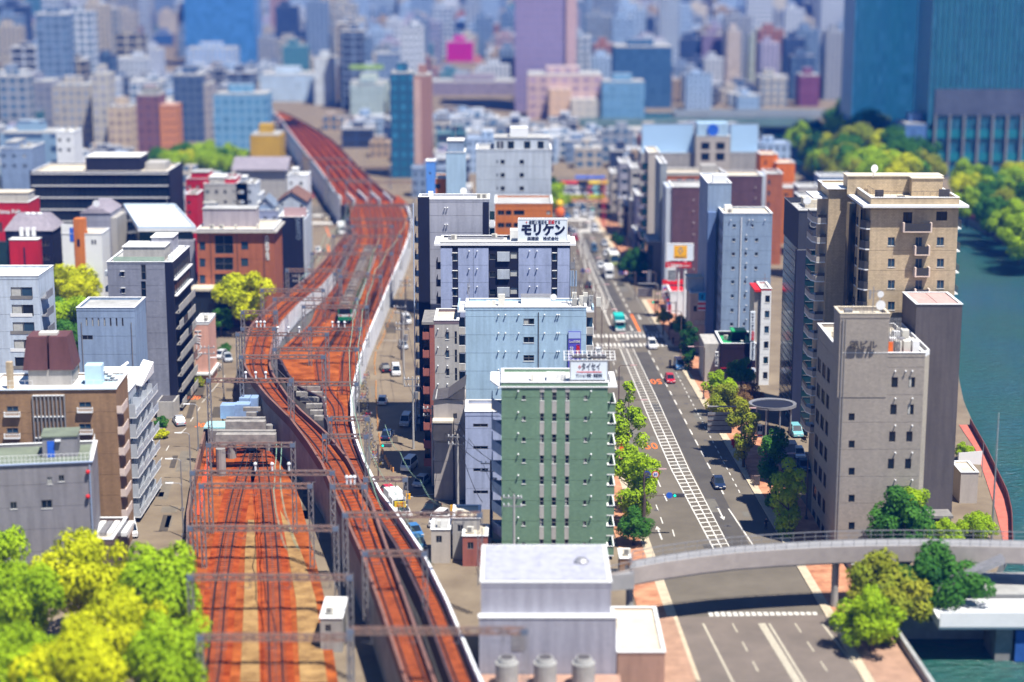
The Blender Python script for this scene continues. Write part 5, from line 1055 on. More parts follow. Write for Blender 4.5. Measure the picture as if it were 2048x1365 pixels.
g=B('grey_flat_block','plain grey block with a green roof deck and stair hut at the lower left',-30,184,940,16.8,10.,W_('mid_grey_render',(.27,.26,.28),.08),'roofgreen','building',parapet=.45,floor=2.9,yr=931)
g.pw_(94,955,104.5,968.5,'c-m-s'); g.pw_(117,951,128.5,963,'d-m-s'); g.pw_(82,1001,105,1016.5,'d-m-s'); g.pw_(20,1005,34,1018,'d-m-s')
g.mk('coping',MB().box(-.2,-.2,17.22,g.W+.1,.1,17.36),mat('blue_coping',(.3,.38,.55),.5,0)); g.mk('rain_pipe',MB().tube((g.W-.3,-.12,1),(g.W-.3,-.12,16.9),.1),mat('blue_coping',(.3,.38,.55),.5,0))
g.finish(); a=g.tp(83,925)[0]; 
g.penthouse(a,4.2,a+4.3,8.2,2.6,W_('mid_grey_render',(.27,.26,.28)),'roofgreen'); g.boxp('hut_door',a+.6,4.15,16.9,a+1.5,4.19,19.,'blue'); g.boxp('hut_lamp',a+1.6,3.7,19.,a+2.3,4.19,19.15,'white'); g.rail(.3,.4,g.W-.3,.4,17.2,1.1,'white',.5); g.rail(g.W-.2,.4,g.W-.2,9.5,17.2,1.1,'white',.5)
for y in (943,992): q=g.loc(176,y); g.mk('red_lamp',MB().ball((q[0],-.3,q[1]),.28),M['red'])
# low brown terrace with red hut
g=B('brown_terrace_building','brown low building with a terrace wall and small crimson roof hut at the lower left',84,225,1090,6.5,9.,W_('umber_wall',(.16,.11,.1),.1),'roofb','building',parapet=.7,joints=False); g.finish(); a=g.tp(122,1045,9)[0]
g.boxp('roof_hut',a,4,6.6,a+2.9,7,9.4,W_('crimson_hut',(.38,.03,.05),.1)); g.boxp('hut_roof',a-.1,3.8,9.4,a+3.,7.2,9.55,'white'); g.boxp('hut_door',a+.5,3.93,6.6,a+1.3,3.98,8.6,'white')
for q in range(5): g.boxp('lean_roof',a+3.5+q*.9,3,6.6,a+4.2+q*.9,8,7.1,'steel' if q%2 else 'roofw')
g=B('white_balcony_house','white apartment block with three deep open balconies at the left edge',-40,76,559,28.2,10.,W_('cool_white_wall',(.55,.63,.74),.04),'roofw','apartment building',parapet=.5,floor=2.8)
g.grid([(21,64.5)],[(575+35*k,598+35*k) for k in range(8)],['b-m-k','d-m-k','d-m']); g.finish()
for k in range(8):
    a,z=g.loc(21,599+35*k); c,_=g.loc(65,599+35*k); g.boxp('balcony_rail',a,-.05,z,c,-.005,z+.55,'white' if k%2 else 'concd'); g.mk('side_balcony',MB().box(g.W+.02,1,z-.2,g.W+1.,5,z).box(g.W+.9,1,z,g.W+1.,5,z+1.),M['steel'])
g=B('red_brick_hall','red brick hall with three tall dark stair windows and vertical white characters at its corner',393,547,462,20.7,14.,brick_,'roofb','hall',parapet=.3,floor=3.6,parmat=lgrey)
for k in range(4):
    d=33.3*k
    g.pw_(482,483.5+d,496.7,500+d,'b-m-f'); g.pw_(399,484+d,411,501+d,'b-m-f')
g.pw_(429,471,467,508,'d-m-h'); g.pw_(429,515,467,541,'d-m-h'); g.pw_(429,548,467,575,'d-m-h'); g.finish()
g.mk('eave',MB().box(-.8,-.8,20.3,g.W+.8,-.05,20.65).box(g.W+.05,-.05,20.3,g.W+.8,14,20.65),lgrey)
for x in (421,474,527): a=g.loc(x,480)[0]; g.mk('rain_pipe',MB().tube((a,-.08,1),(a,-.08,20.),.06),M['steeld'])
g.penthouse(.6,5,12.,10,3.8,W_('lavender_plant_wall',(.42,.38,.42),.05),'roofg'); g.acs([(3,2),(5,2.2),(8,2),(12.6,3)]); a=g.loc(534.5,496); textobj('lettering','大阪科学会館',.95,M['inkw'],g.t,(a[0],-.08,a[1]),FR,ext=.03,vertical=True,bold=.02)
g.boxp('entrance_canopy',-1,-5,8.6,7.5,-.005,9.1,'roofb'); g.boxp('canopy_glass',-.6,-4.5,0,7,-.3,8.5,'g1')
g=B('navy_slim_office','navy slim office with vertical SANYO lettering on the left street side',557,606,437,20.5,10.,navy,'roofw','office building',parapet=.3,joints=False); g.finish(); a=g.loc(596,458); textobj('lettering','SANYO',1.5,sgrey,g.t,(a[0],-.06,a[1]),(R_(90),R_(90),0),ext=.03); g.boxp('rooftop_billboard_back',1,2,20.6,6,2.3,22.6,mat('pink_slats',(.5,.33,.33),.7,.2,3.)); g.boxp('side_wall_white',g.W+.01,0,0,g.W+.5,9,20.3,wht)
g=B('grey_corner_office','light grey corner office with one square window beside the brick hall',548,590,457,17.5,10.,gry,'roofg','office building',parapet=.4,floor=3.4); g.pw_(567,470,580,480,'d-m'); g.pw_(567,497,580,508,'d-m'); g.pw_(549,490,560,505,'c-m'); g.finish(); g.mk('roof_eave',MB().box(-.5,-.5,17.5,g.W+.4,-.05,17.8),concw)
g=B('small_brick_annexe','small brick annexe with vertical dark sign board right of the brick hall',547,570,525,9.,8.,brick_,'roofb','annexe',parapet=.3,joints=False); g.finish(); g.boxp('sign_board',g.W-1.2,-.2,5,g.W-.2,-.005,8.8,'ink'); a=g.loc(563,540); textobj('lettering','科学会館',.7,M['inkw'],g.t,(g.W-.7,-.23,7.),FR,vertical=True)
g=B('pink_lettered_building','pink rendered building with white embossed characters down its wall beside the left street',388,417,650,11.3,8.,pinkw,'roofw','building',parapet=.5,floor=3.,joints=False,parmat='white'); a=g.loc(397,690); textobj('lettering','エミリア',1.5,M['white'],g.t,(a[0],-.06,a[1]),FR,ext=.05,vertical=True,bold=.02); g.finish(); g.mk('base_cornice',MB().box(-.1,-.8,1.9,g.W+.5,-.01,2.3).box(g.W+.01,-.01,1.9,g.W+.5,8,2.3),M['white'])
for (x,y,z) in ((2,2,11.5),(1.6,4,11.5)): g.acs([(x,y)])
# navy curtain wall office far left
g=B('navy_glass_office','wide navy glass office with white ledges marking every floor',63,335,347,25.,18.,M['g1'],'roofb','office building',parapet=.4,joints=False,skin=.02,parmat=navy); g.finish()
for k in range(9): 
    z=25-2.95*k
    if z>0: g.mk('floor_ledge',MB().box(-.05,-.35,z-.22,g.W+.1,-.02,z),M['white']); g.mk('floor_ledge',MB().box(g.W+.02,-.02,z-.22,g.W+.3,18,z),M['steel'])
for j in range(28): g.boxp('mullion',.2+j*1.2,-.12,0,.3+j*1.2,-.021,24.7,'navy')
g.boxp('corner_frame',-.4,-.4,0,-.06,1,25.6,'navy'); g.boxp('corner_frame',g.W+.31,-.4,0,g.W+.6,18,25.6,'navy'); g.penthouse(12.5,4,26,14,3.4,navy,'roofw'); g.boxp('roof_box',27,5,25.1,32,12,27,lgrey); g.rail(.5,.5,12,.5,25.4,1.1,'steel',1.2)
g=B('red_felt_building','crimson building with white Latin lettering at the left edge',-40,56,409,24.,10.,redw,'roofb','building',parapet=.4,joints=False); g.pw_(35,420,42,432,'d'); g.pw_(-2,445,5,465,'d-m'); a=g.loc(17,424); textobj('lettering','shima Felt',1.3,M['inkw'],g.t,(a[0],-.05,a[1]),FR,bold=.03); g.finish(); g.penthouse(2,3,10,8,2.,lgrey,'roofb')
g=B('navy_mansard_house','navy house with grey mansard roof and a projecting crimson stair block',10,104,463,20.,10.,navy,'roofg','building',parapet=0,floor=2.9)
g.grid([(84,97)],[(482+28*k,492+28*k) for k in range(3)],'d-m'); g.finish(); g.mk('mansard_roof',MB().hull2([(-.3,-.3,20.1),(g.W+.3,-.3,20.1),(g.W+.3,10.3,20.1),(-.3,10.3,20.1)],[(1.6,2.5,23.),(g.W-2,2.5,23.),(g.W-2,8,23.),(1.6,8,23.)]),W_('mauve_slate_roof',(.3,.27,.31),.1))
for q in range(3): g.boxp('dormer',3.2+q*1.3,-.4,19.,4.+q*1.3,.4,20.8,'white'); 
a=g.loc(26,480)[0]; c=g.loc(83,480)[0]; g.boxp('red_stair_block',a,-3.,0,c,-.06,18.6,redw); g.boxp('slot_window',(a+c)/2-.15,-3.05,10,(a+c)/2+.2,-3.005,17,'ink'); g.boxp('block_coping',a-.1,-3.1,18.6,c+.1,-.05,18.75,'white'); g.boxp('glazed_wing',-2.2,-2,0,a-.1,-.06,18.,'g3')
for x in (4,5.2,6.6): g.mk('roof_vent',MB().ball((x,4,23.2),.6,sz=.6),M['white'])
g=B('white_orange_house','white house with an orange brick tower and an arched window',123,203,470,19.5,8.,M['white'],'roofb','house',parapet=.2,joints=False); a=g.loc(148,470)[0]; c=g.loc(169,470)[0]; g.boxp('white_screen',0,-.02,19.4,a-.01,.25,21.8,'white'); g.boxp('orange_tower',a,-.15,0,c,2.5,22.9,orng); g.boxp('arched_window',a+.6,-.2,17,a+1.2,-.155,18.6,'ink'); g.boxp('blue_panel',a-.9,-.06,18.,a-.02,-.022,21.,'blue'); g.finish()
g.mk('tiled_rim',MB().box(c,.2,19.8,g.W-3,.6,20.3),orng)
for x in (183,189): a2=g.loc(x,485); g.boxp('arched_window',a2[0],-.05,a2[1]-.4,a2[0]+.35,-.005,a2[1]+.5,'ink')
g=B('grey_gable_building','grey rendered building with low gable and roof dish before the navy glass office',160,220,428,22.,12.,gry,'roofg','building',parapet=0,floor=4.); g.finish(); b=MB(); b.hull2([(-.2,-.2,22.1),(g.W+.2,-.2,22.1),(g.W+.2,12.2,22.1),(-.2,12.2,22.1)],[(g.W*.25,0,23.1),(g.W*.75,0,23.1),(g.W*.7,11,23.9),(g.W*.3,11,23.9)]); g.mk('gable_roof',b,W_('mauve_slate_roof',(.3,.27,.31))); g.dish(3.4,1.5,22.8,.8); g.boxp('side_wing',g.W+.01,.5,0,g.W+1.3,11,21.,lgrey)
def gable(name,lab,x0,x1,y,H,dep,wm_m,rm_,rh=2.4,over=.6,axis='y',wins=()):
    g=B(name,lab,x0,x1,y,H,dep,wm_m,'roofg','house',parapet=0,floor=2.9)
    for q in wins: g.pw_(*q)
    g.finish(); W=g.W; o=over; b=MB()
    if axis=='y':
        for s0,s1 in ((-o,W/2),(W+o,W/2)):
            z0=H-.1; z1=H+rh; b.hull2([(s0,-o,z0),(s1,-o,z1),(s1,dep+o,z1),(s0,dep+o,z0)],[(s0,-o,z0+.18),(s1,-o,z1+.18),(s1,dep+o,z1+.18),(s0,dep+o,z0+.18)])
        g.mk('gable_wall',MB().poly([(0,.02,H),(W,.02,H),(W/2,.02,H+rh-.05)]),wm_m)
    else:
        for s0,s1 in ((-o,dep/2),(dep+o,dep/2)):
            z0=H-.1; z1=H+rh; b.hull2([(-o,s0,z0),(W+o,s0,z0),(W+o,s1,z1),(-o,s1,z1)],[(-o,s0,z0+.18),(W+o,s0,z0+.18),(W+o,s1,z1+.18),(-o,s1,z1+.18)])
    g.mk('pitched_roof',b,rm_); return g
gr_=W_('green_tile_roof',(.2,.28,.16),.15,tile=.9); mr_=W_('mauve_slate_roof',(.3,.27,.31)); br_=W_('brown_tile_roof',(.24,.13,.1),.12,tile=.8)
gable('brick_gable_house','brick house with a mauve pitched roof beyond the left trees',118,188,500,14.,10.,brick_,mr_,2.6,1.,'y',[(178,512,187,524,'b-m'),(142,510,155,522,'d-m')])
gable('green_roof_hall','hall with a wide green pitched roof rising behind the yellow green trees',28,158,540,9.,12.,concw,gr_,3.,.8,'x')
gable('white_gable_house','white gable house with a brown roof next to the left street',556,612,404,19.,12.,wht,br_,2.4,.4,'y',[(562,398+8,566,412,'d'),(600,410,606,418,'d')])
gable('blue_gable_house','small blue grey gable house left of the white gable house',513,548,415,15.,8.,bgrey,W_('blue_slate_roof',(.2,.25,.33),.1),2.4,.4,'y')
gable('mauve_roof_temple','temple like house with a broad mauve roof under the yellow tower',470,570,340,14.,14.,lgrey,mr_,3.,1.,'x')
for (x0,x1,y,H,dp,m,rf,l) in ((248,392,458,19.5,14,W_('glass_green_wall',(.12,.25,.27),.1),'roofw',None),
    (371,395,393,20,8,redw,'roofb','crimson block beside the dark office, lower part'),(372,470,362,21,10,redw,'roofg','long crimson building below the bright park trees'),
    (408,495,372,20,10,lgrey,'roofw','pale flat roofed building in front of the crimson one'),(472,512,372,20,8,wht,'roofw','white cube building with one dark door beside the crimson building'),(575,615,355,21,8,M['white'],'roofw','white box building just left of the far street'),
    (455,520,395,17,9,wht,'roofw','white low building with rooftop laundry poles'),(382,455,402,16,9,beige,'roofb','beige low building with orange parapet'),(505,560,425,14,9,wh_lav,'roofw','lavender low building with silver ducts'),(395,470,425,14,9,bgrey,'roofg','blue grey low block with outside stairs'),
    (0,62,300,22,16,bgrey,'roofg','dark blue banded office at the left edge'),(112,147,268,30,10,M['white'],'roofw','white plain tower left of the navy office'),
    (58,96,545,8,10,concw,'roofg','low concrete building hidden among the left trees')):
    if l is None: continue
    g=B('low_rise_building',l,x0,x1,y,H,dp,m,rf,'building',parapet=.5,floor=2.9)
    n=max(1,int((x1-x0)/16)); 
    g.grid([(x0+4+(x1-x0)/n*i,x0+10+(x1-x0)/n*i) for i in range(n)],[(y+9+20*k,y+16+20*k) for k in range(2)],['d-m','b-m','c-m']); g.finish()
    if g.W>5: g.penthouse(1,2,g.W*.45,dp-2,1.8,m,rf)
    g.acs([(random.uniform(1,g.W-1),random.uniform(1,dp-1)) for _ in range(4)])
# rotated glass building with the big white roof
Pp=[G(276,458,20.),G(392,458,20.),G(350,412,20.),G(247,412,20.)]; o=Vector((Pp[0].x,Pp[0].y,0)); t=thing('white_roofed_glass_building','teal glass building skewed to the street under a broad white roof','office building',o)
Q=[(p.x-o.x,p.y-o.y) for p in Pp]; c_=Vector((sum(q[0] for q in Q)/4,sum(q[1] for q in Q)/4)); Qi=[(c_.x+(q[0]-c_.x)*.94,c_.y+(q[1]-c_.y)*.96) for q in Q]
part('glass_wall',MB().prism(Qi,0,19.4),M['g3'],t); part('roof_slab',MB().prism(Q,19.4,20.),M['white'],t); b=MB()
for i in range(4):
    a,d=Q[i],Q[(i+1)%4]; ai=(c_.x+(a[0]-c_.x)*.96,c_.y+(a[1]-c_.y)*.96); di=(c_.x+(d[0]-c_.x)*.96,c_.y+(d[1]-c_.y)*.96)
    b.hull2([(*a,20),(*d,20),(*di,20),(*ai,20)],[(*a,20.5),(*d,20.5),(*di,20.5),(*ai,20.5)])
part('roof_rim',b,mat('blue_white_coping',(.6,.72,.85)),t); part('grey_wing',MB().box(3,-.4,0,12,2,17.5),gry,t); part('wing_window',MB().box(5,-.45,14,6.5,-.401,16,),M['g2'],t)
b=MB(); b.tube((5,8,20),(5,8,26),.07); part('antenna',b,M['steel'],t)
for (x0,x1,y,H,dp,m,rf,l) in ((905,960,1040,5.5,6,concw,'roofb','small blurred concrete house in the corner below the lavender block'),(862,900,1062,4.5,6,beige,'roofg','small blurred beige hut beside the lower viaduct street'),(925,975,1075,4.,5,terra,'roofb','small blurred terracotta shed before the dark utility pole'),(1240,1262,1120,3.,4,brn,'roofb','small brown hut at the left end of the curved footbridge'),(640,684,1240,4.,7,concw,'roofw','pale roofed trackside hut between the lower tracks and the viaduct')):
    g=B('small_hut',l,x0,x1,y,H,dp,m,rf,'hut',parapet=.15,joints=False); g.pw_(x0+10,y+10,x0+22,y+24,'d-m'); g.finish(); g.acs([(1.,1.5)])
# --- bottom plant building with three cooling drums
g=B('white_plant_building','pale lavender plant building with stepped roof in the blurred foreground',962,1222,1174,12.,12.5,W_('lavender_plant_panel',(.38,.38,.45),.04),'roofg','building',parapet=.5,joints=False); g.finish(); g.boxp('lower_step',-.2,-1.,0,g.W+.6,-.005,8.8,W_('lavender_plant_panel',(.38,.38,.45))); g.boxp('step_coping',-.3,-1.1,8.8,g.W+.7,-.01,8.95,'white'); g.boxp('roof_sheet',.3,.3,12.6,g.W-.3,12.,12.7,W_('pale_blue_roof_sheet',(.42,.43,.52),.03)); g.mk('roof_vent',MB().ball((g.W-3,6,12.7),.9,sz=.7),M['steel']); g.boxp('side_door',.3+3,-1.05,5,4.8,-1.005,7,'steel')
g.boxp('yard_deck',-1,-9,0,g.W+1,-1.2,2.4,W_('salmon_deck',(.45,.27,.2),.1))
for i,x in enumerate((2.8,6.9,11.)):
    d=thing('cooling_drum',('left','middle','right')[i]+' one of the three round white cooling drums before the plant building','cooling tower',(g.p0.x+x,g.p0.y-4.2,2.4)); part('drum',MB().tube((0,0,0),(0,0,2.6),1.25,n=16),M['conc'],d,smooth=False); part('fan_ring',MB().tube((0,0,2.6),(0,0,3.2),1.0,.85,n=16),M['roofg'],d); part('fan_opening',MB().tube((0,0,3.2),(0,0,3.22),.75,n=12),M['steeld'],d)
g=B('salmon_corner_building','low salmon and brown building in the blurred foreground right of the plant building',1235,1330,1310,4.,14.,W_('salmon_deck',(.45,.27,.2)),'roofb','building',parapet=.3,joints=False); g.finish()
# curved footbridge
fb=thing('curved_footbridge','pale grey curved footbridge with railing sweeping across the lower right','footbridge',G(1450,1150)); o=fb.location
xs=[1215,1235,1270,1330,1400,1470,1550,1640,1730,1820,1920,2020,2110]; yn=[1152,1148,1140,1129,1119,1111,1105,1100,1097,1096,1097,1099,1102]
N=[G(x,y,8.)-o for x,y in zip(xs,yn)]; Fb=[p+Vector((.0,3.4,0)) for p in N]; Fb[0]+=Vector((3.2,-2.6,0)); Fb[1]+=Vector((1.6,-1,0)); 
b=MB(); r1=MB(); r2=MB(); pn=MB()
for i in range(len(N)-1):
    a,c,d,e=N[i],N[i+1],Fb[i+1],Fb[i]; u=Vector((0,0,-1.9)); b.hull2([a+u,c+u,d+u,e+u],[a,c,d,e])
    for (p,q,m_) in ((a,c,r1),(e,d,r2)):
        h=Vector((0,0,1.15)); m_.tube(p+h,q+h,.06); m_.tube(p+h*.5,q+h*.5,.03)
        k=max(2,int((q-p).length/1.2))
        for j in range(k): s_=p.lerp(q,j/k); m_.tube(s_,s_+h,.035)
    y_=Vector((0,-.12,0)); pn.hull2([a+y_+u*.9,c+y_+u*.9,c+u*.9,a+u*.9],[a+y_-u*.15,c+y_-u*.15,c-u*.15,a-u*.15])
part('deck',b,mat('footbridge_concrete',(.27,.27,.28),.8,.12,.5),fb); part('railing',r1,M['steel'],fb); part('railing',r2,M['steel'],fb); part('fascia_panel',pn,mat('footbridge_beige_panel',(.36,.32,.30),.7,.12,.6),fb)
for x,y in ((1262,1142),(1678,1100),(1900,1096)): q=G(x,y,8.)-o; part('pier',MB().tube((q.x,q.y+1.8,0 if x<1700 else -3),(q.x,q.y+1.8,6.8),.45,n=10),M['conc'],fb)
q0=G(2010,1128,7.6)-o; q1=G(1805,1215,3.)-o; part('ramp',MB().hull2([q0,q0+Vector((0,2,0)),q1+Vector((0,2,0)),q1],[q0+Vector((0,0,.6)),q0+Vector((0,2,.6)),q1+Vector((0,2,.6)),q1+Vector((0,0,.6))]),M['steel'],fb)
# far right low road bridge
rb=thing('low_road_bridge','white sided low bridge crossing the dark water at the lower right corner','bridge',G(1930,1240,3.)-Vector((0,0,3.))); part('deck',MB().box(-3,0,1.8,40,7,3.).box(-3,-.3,2.2,40,0-.01,4.),M['white'],rb); part('pier',MB().box(4,1,-4,6,6,1.8),M['concd'],rb); part('pier',MB().box(14,1,-4,16,6,1.8),M['concd'],rb); part('blue_sheeting',MB().box(6.2,.5,-2.4,13.8,.7,1.5),mat('blue_sheet',(.03,.1,.35),.5,.2,.5),rb)
part('abutment',MB().box(-8,8,-3,40,16,3.2),M['conc'],rb)
# road bridge sides at the bottom
bs=thing('road_bridge_parapet','grey parapet wall edging the main road where it crosses the water','parapet',RD(53.6,185)); rr=MB(); 
a=RD(53.6,180)-bs.location; c=RD(53.6,248)-bs.location; rr.hull2([a+Vector((0,0,-3)),a+Vector((.5,0,-3)),c+Vector((.5,0,-3)),c+Vector((0,0,-3))],[a+Vector((0,0,1.2)),a+Vector((.5,0,1.2)),c+Vector((.5,0,1.2)),c+Vector((0,0,1.2))]); part('wall',rr,M['conc'],bs)
# ================================================================ TREES
TC={}
LK={'yellow':((.50,.58,.008),(.78,.78,.012)),'lime':((.27,.46,.008),(.46,.64,.015)),'green':((.035,.16,.02),(.10,.27,.03)),'dark':((.018,.09,.018),(.04,.16,.03)),'olive':((.22,.32,.02),(.42,.40,.03)),'brown':((.2,.11,.05),(.33,.2,.09))}
def leafmat(k):
    nm='foliage_'+k
    if nm in MC: return MC[nm]
    a,b=LK[k]; m=mat(nm,a,.7,.2,.7,col2=b,spec=.15); n=m.node_tree; bs=n.nodes['Principled BSDF']; out=n.nodes['Material Output']
    tr=n.nodes.new('ShaderNodeBsdfTranslucent'); mx=n.nodes.new('ShaderNodeMixShader'); mx.inputs[0].default_value=.3
    n.links.new(bs.inputs['Base Color'].links[0].from_socket,tr.inputs[0]); n.links.new(bs.outputs[0],mx.inputs[1]); n.links.new(tr.outputs[0],mx.inputs[2]); n.links.new(mx.outputs[0],out.inputs[0]); return m
def crown_mesh(kind,seed,shape):
    k=(kind,seed,shape)
    if k in TC: return TC[k]
    rg=random.Random(seed*31+len(kind)*7+len(shape)); b=MB(); cl=[]
    n={'round':26,'cone':22,'broad':36,'tall':24}[shape]
    for i in range(n):
        while True:
            p=Vector((rg.uniform(-1,1),rg.uniform(-1,1),rg.uniform(-1,1)))
            if .35<p.length<.95: break
        if shape=='broad': p.z=p.z*.55; r=rg.uniform(.2,.34)
        elif shape=='cone': f=(1-(p.z+1)/2)*.75+.22; p.x*=f; p.y*=f; p.z*=1.5; r=rg.uniform(.2,.32)*(.6+f*.5)
        elif shape=='tall': f=.62+.2*math.sin(p.z*4); p.x*=f; p.y*=f; p.z*=1.7; r=rg.uniform(.26,.38)
        else: p.z*=.85; r=rg.uniform(.24,.4)
        cl.append((p,r))
    L=.056 if shape!='broad' else .045
    for p,r in cl:
        m=int((190 if shape!='broad' else 280)*(r/.3)**2)
        for j in range(m):
            d=Vector((rg.gauss(0,1),rg.gauss(0,1),rg.gauss(0,1)+.25)).normalized(); c=p+d*r*rg.uniform(.72,1.08)
            nn=(d+Vector((rg.uniform(-.6,.6),rg.uniform(-.6,.6),rg.uniform(-.3,.7)))).normalized(); u=nn.cross(Vector((rg.uniform(-1,1),rg.uniform(-1,1),.3))).normalized(); v=nn.cross(u); l=L*rg.uniform(.7,1.3)
            b.quad(c-u*l,c-v*l*.75,c+u*l,c+v*l*.75)
    me=b.mesh('crown',leafmat(kind)); TC[k]=me; return me
bark=mat('tree_bark',(.09,.065,.045),.95,.3,2.)
def trunk_mesh(h,r):
    k=('t',round(h,0),round(r,1))
    if k in TC: return TC[k]
    b=MB(); q=Vector((0,0,h*.45)); b.tube((0,0,0),q,r*.055+.1,r*.04+.07,n=7); b.tube(q,(.1,.05,h),r*.04+.07,.05,n=6)
    for i in range(5): a=i*1.3; s_=Vector((0,0,h*(.42+.08*i))); b.tube(s_,s_+Vector((math.cos(a)*r*.6,math.sin(a)*r*.6,r*.5)),.1,.03,n=5)
    TC[k]=b.mesh('trunk',bark); return TC[k]
def tree(px,py,zc,r,kind,label,shape='round',rz=1.,group=None,zb=0.):
    r*=1.02 if py>1080 and px<500 else 1.32
    g=G(px,py,zc); t=thing('broadleaf_tree',label,'tree',(g.x,g.y,zb),random.random()*6.28,group)
    o=link('trunk',trunk_mesh(zc-zb,r),t); c=link('crown',crown_mesh(kind,random.randint(1,3),shape),t,(0,0,zc-zb)); c.scale=(r,r,r*rz); return t
for px,py,zc,r,k,l in ((40,1195,8,5.2,'lime','blurred yellow green tree at the far left of the big foreground clump'),(165,1150,9,5.8,'yellow','highest bright yellow tree of the blurred foreground clump'),(320,1190,8,5.,'lime','green tree at the right end of the blurred foreground clump'),(240,1270,8,5.6,'yellow','broad green tree in the middle of the blurred foreground clump'),(60,1330,8,5.2,'lime','dark sided green tree at the bottom left corner'),(150,1335,8.5,5.4,'yellow','lower bright yellow tree of the blurred foreground clump'),(340,1330,7,4.6,'lime','small green tree at the lower right of the blurred foreground clump'),(5,1120,7,3.4,'lime','small green tree peeking in at the left edge above the foreground clump')):
    tree(px,py,zc,r,k,l,'broad' if r>5 else 'round',1.25,'big trees in the blurred foreground')
for px,py,zc,r,k,l in ((150,570,9,3.8,'yellow','golden yellow tree beside the grey balcony tower'),(165,585,8,3.,'yellow','yellow green tree touching the grey tower stairs'),(110,565,8.5,3.6,'lime','lime green tree left of the golden tree'),(100,620,8,3.6,'green','green tree behind the white balcony house'),(140,640,8,4.,'lime','large mid green tree above the dark blue annexe'),(125,680,6,3.2,'green','darker green tree low behind the maroon penthouse'),(20,545,8,3.8,'yellow','yellow tree above the white balcony house roof'),(62,556,7.5,2.6,'olive','olive tree between the yellow tree and the green roof')):
    tree(px,py,zc,r,k,l,group='trees behind the left buildings')
tree(487,592,8,4.6,'yellow','round bright yellow tree in front of the red brick hall',rz=.9); tree(505,562,9,2.8,'yellow','upper yellow lump tree at the right of the brick hall tree'); tree(441,637,4.,2.,'green','small dark green round tree beside the big yellow tree')
for px,py,zc,r,k,sh,l in ((1276,530,4,3.,'dark','round','dark green round street tree on the right pavement above the big traffic shadow'),(1268,515,5,1.9,'green','round','lighter street tree behind the dark one by the upper right kerb'),(1233,480,3.,1.3,'dark','round','small dark street tree near the far crossing'),(1327,632,4.2,1.3,'olive','round','slim young yellow green street tree by the traffic signal'),(1378,690,5,1.9,'dark','tall','tall dark street tree shading the blue van'),(1362,650,4,1.4,'green','round','green street tree behind the pedestrian signal pole'),(1440,775,5,2.1,'lime','round','upper of the two bright street trees by the restaurant'),(1450,803,4.8,2.2,'olive','round','lower yellow green street tree by the restaurant'),(1489,862,6,2.3,'olive','tall','tall orange tipped street tree beside the red post box'),(1553,940,5.5,2.5,'green','tall','deep green street tree left of the 榮ビル tower'),(1577,1000,5.2,2.5,'lime','tall','brighter street tree in front of the deep green one'),(1483,742,4,2.,'green','round','round green tree in front of the black restaurant'),(1496,795,3.5,1.8,'brown','round','reddish brown leaved tree by the oval canopy'),(1253,838,6.5,3.1,'lime','cone','pointed bright green street tree beside the green apartment block'),(1268,940,6.3,2.5,'lime','round','upper round green street tree right of the green apartment block'),(1272,985,5,2.7,'lime','tall','tall full green street tree above the left crossing'),(1268,1050,3,1.7,'green','round','shaded lower street tree at the left kerb')):
    tree(px,py,zc,r,k,l,sh,group='street trees along the main road')
for px,py,zc,r,k,l in ((1800,1040,7,2.9,'green','green tree at the foot of the 榮ビル tower'),(1822,1012,8,2.,'lime','brighter lump tree at the tower foot'),(1890,1075,2.5,2.,'lime','low yellow green bush behind the footbridge rail'),(1950,1055,2.,2.,'lime','bush beside the riverside path'),(1928,903,1.5,1.1,'lime','clipped round bush on the riverside path'),(1775,1190,5,3.6,'olive','olive tree beneath the curved footbridge'),(1745,1240,4,3.,'lime','yellow green tree beside the road bridge parapet'),(1900,1165,5,3.6,'green','shaded green tree under the footbridge ramp'),(1840,1180,4,3.,'dark','dark tree under the footbridge')):
    tree(px,py,zc,r,k,l,group='trees near the lower right river bank')
rg=random.Random(5)
kinds=['lime','green','lime','olive','green','dark','yellow']
WHERE=[('park trees on the right far bank',[(rg.uniform(1930,2090),rg.uniform(345,480)) for _ in range(34)],(3.,4.6),7),
 ('park trees left of the teal towers',[(rg.uniform(1675,1850),rg.uniform(215,345)) for _ in range(34)],(5,8.),9),
 ('park trees beside the canal',[(1600+rg.uniform(-10,25)+i*5,265+i*5+rg.uniform(-5,8)) for i in range(18)],(3.5,5.5),7),
 ('bright park trees behind the navy office',[(310+i*10+rg.uniform(-4,4),322+rg.uniform(-8,10)) for i in range(18)],(3.,4.6),6),
 ('trees at the far intersection',[(1112,385),(1107,372),(1116,398)],(2.,3.),4)]
for gi,(grp,pts,(r0,r1),zc) in enumerate(WHERE):
    xs_=sorted(p[0] for p in pts); ys_=sorted(p[1] for p in pts)
    for px,py in pts:
        if gi==0 and py>430+(px-1925)*.45: continue
        k=rg.choice(kinds) if gi!=3 else rg.choice(['lime','yellow','green']); r=rg.uniform(r0,r1)
        tree(px,py,zc,r,k,'%s tree, %s %s of the %s'%({'lime':'bright green','green':'mid green','olive':'olive','dark':'dark green','yellow':'yellow green'}[k],('front' if py>ys_[len(ys_)*2//3] else ('rear' if py<ys_[len(ys_)//3] else 'middle')),('left' if px<xs_[len(xs_)//3] else ('right' if px>xs_[len(xs_)*2//3] else 'central')),grp),'round',1.,grp)
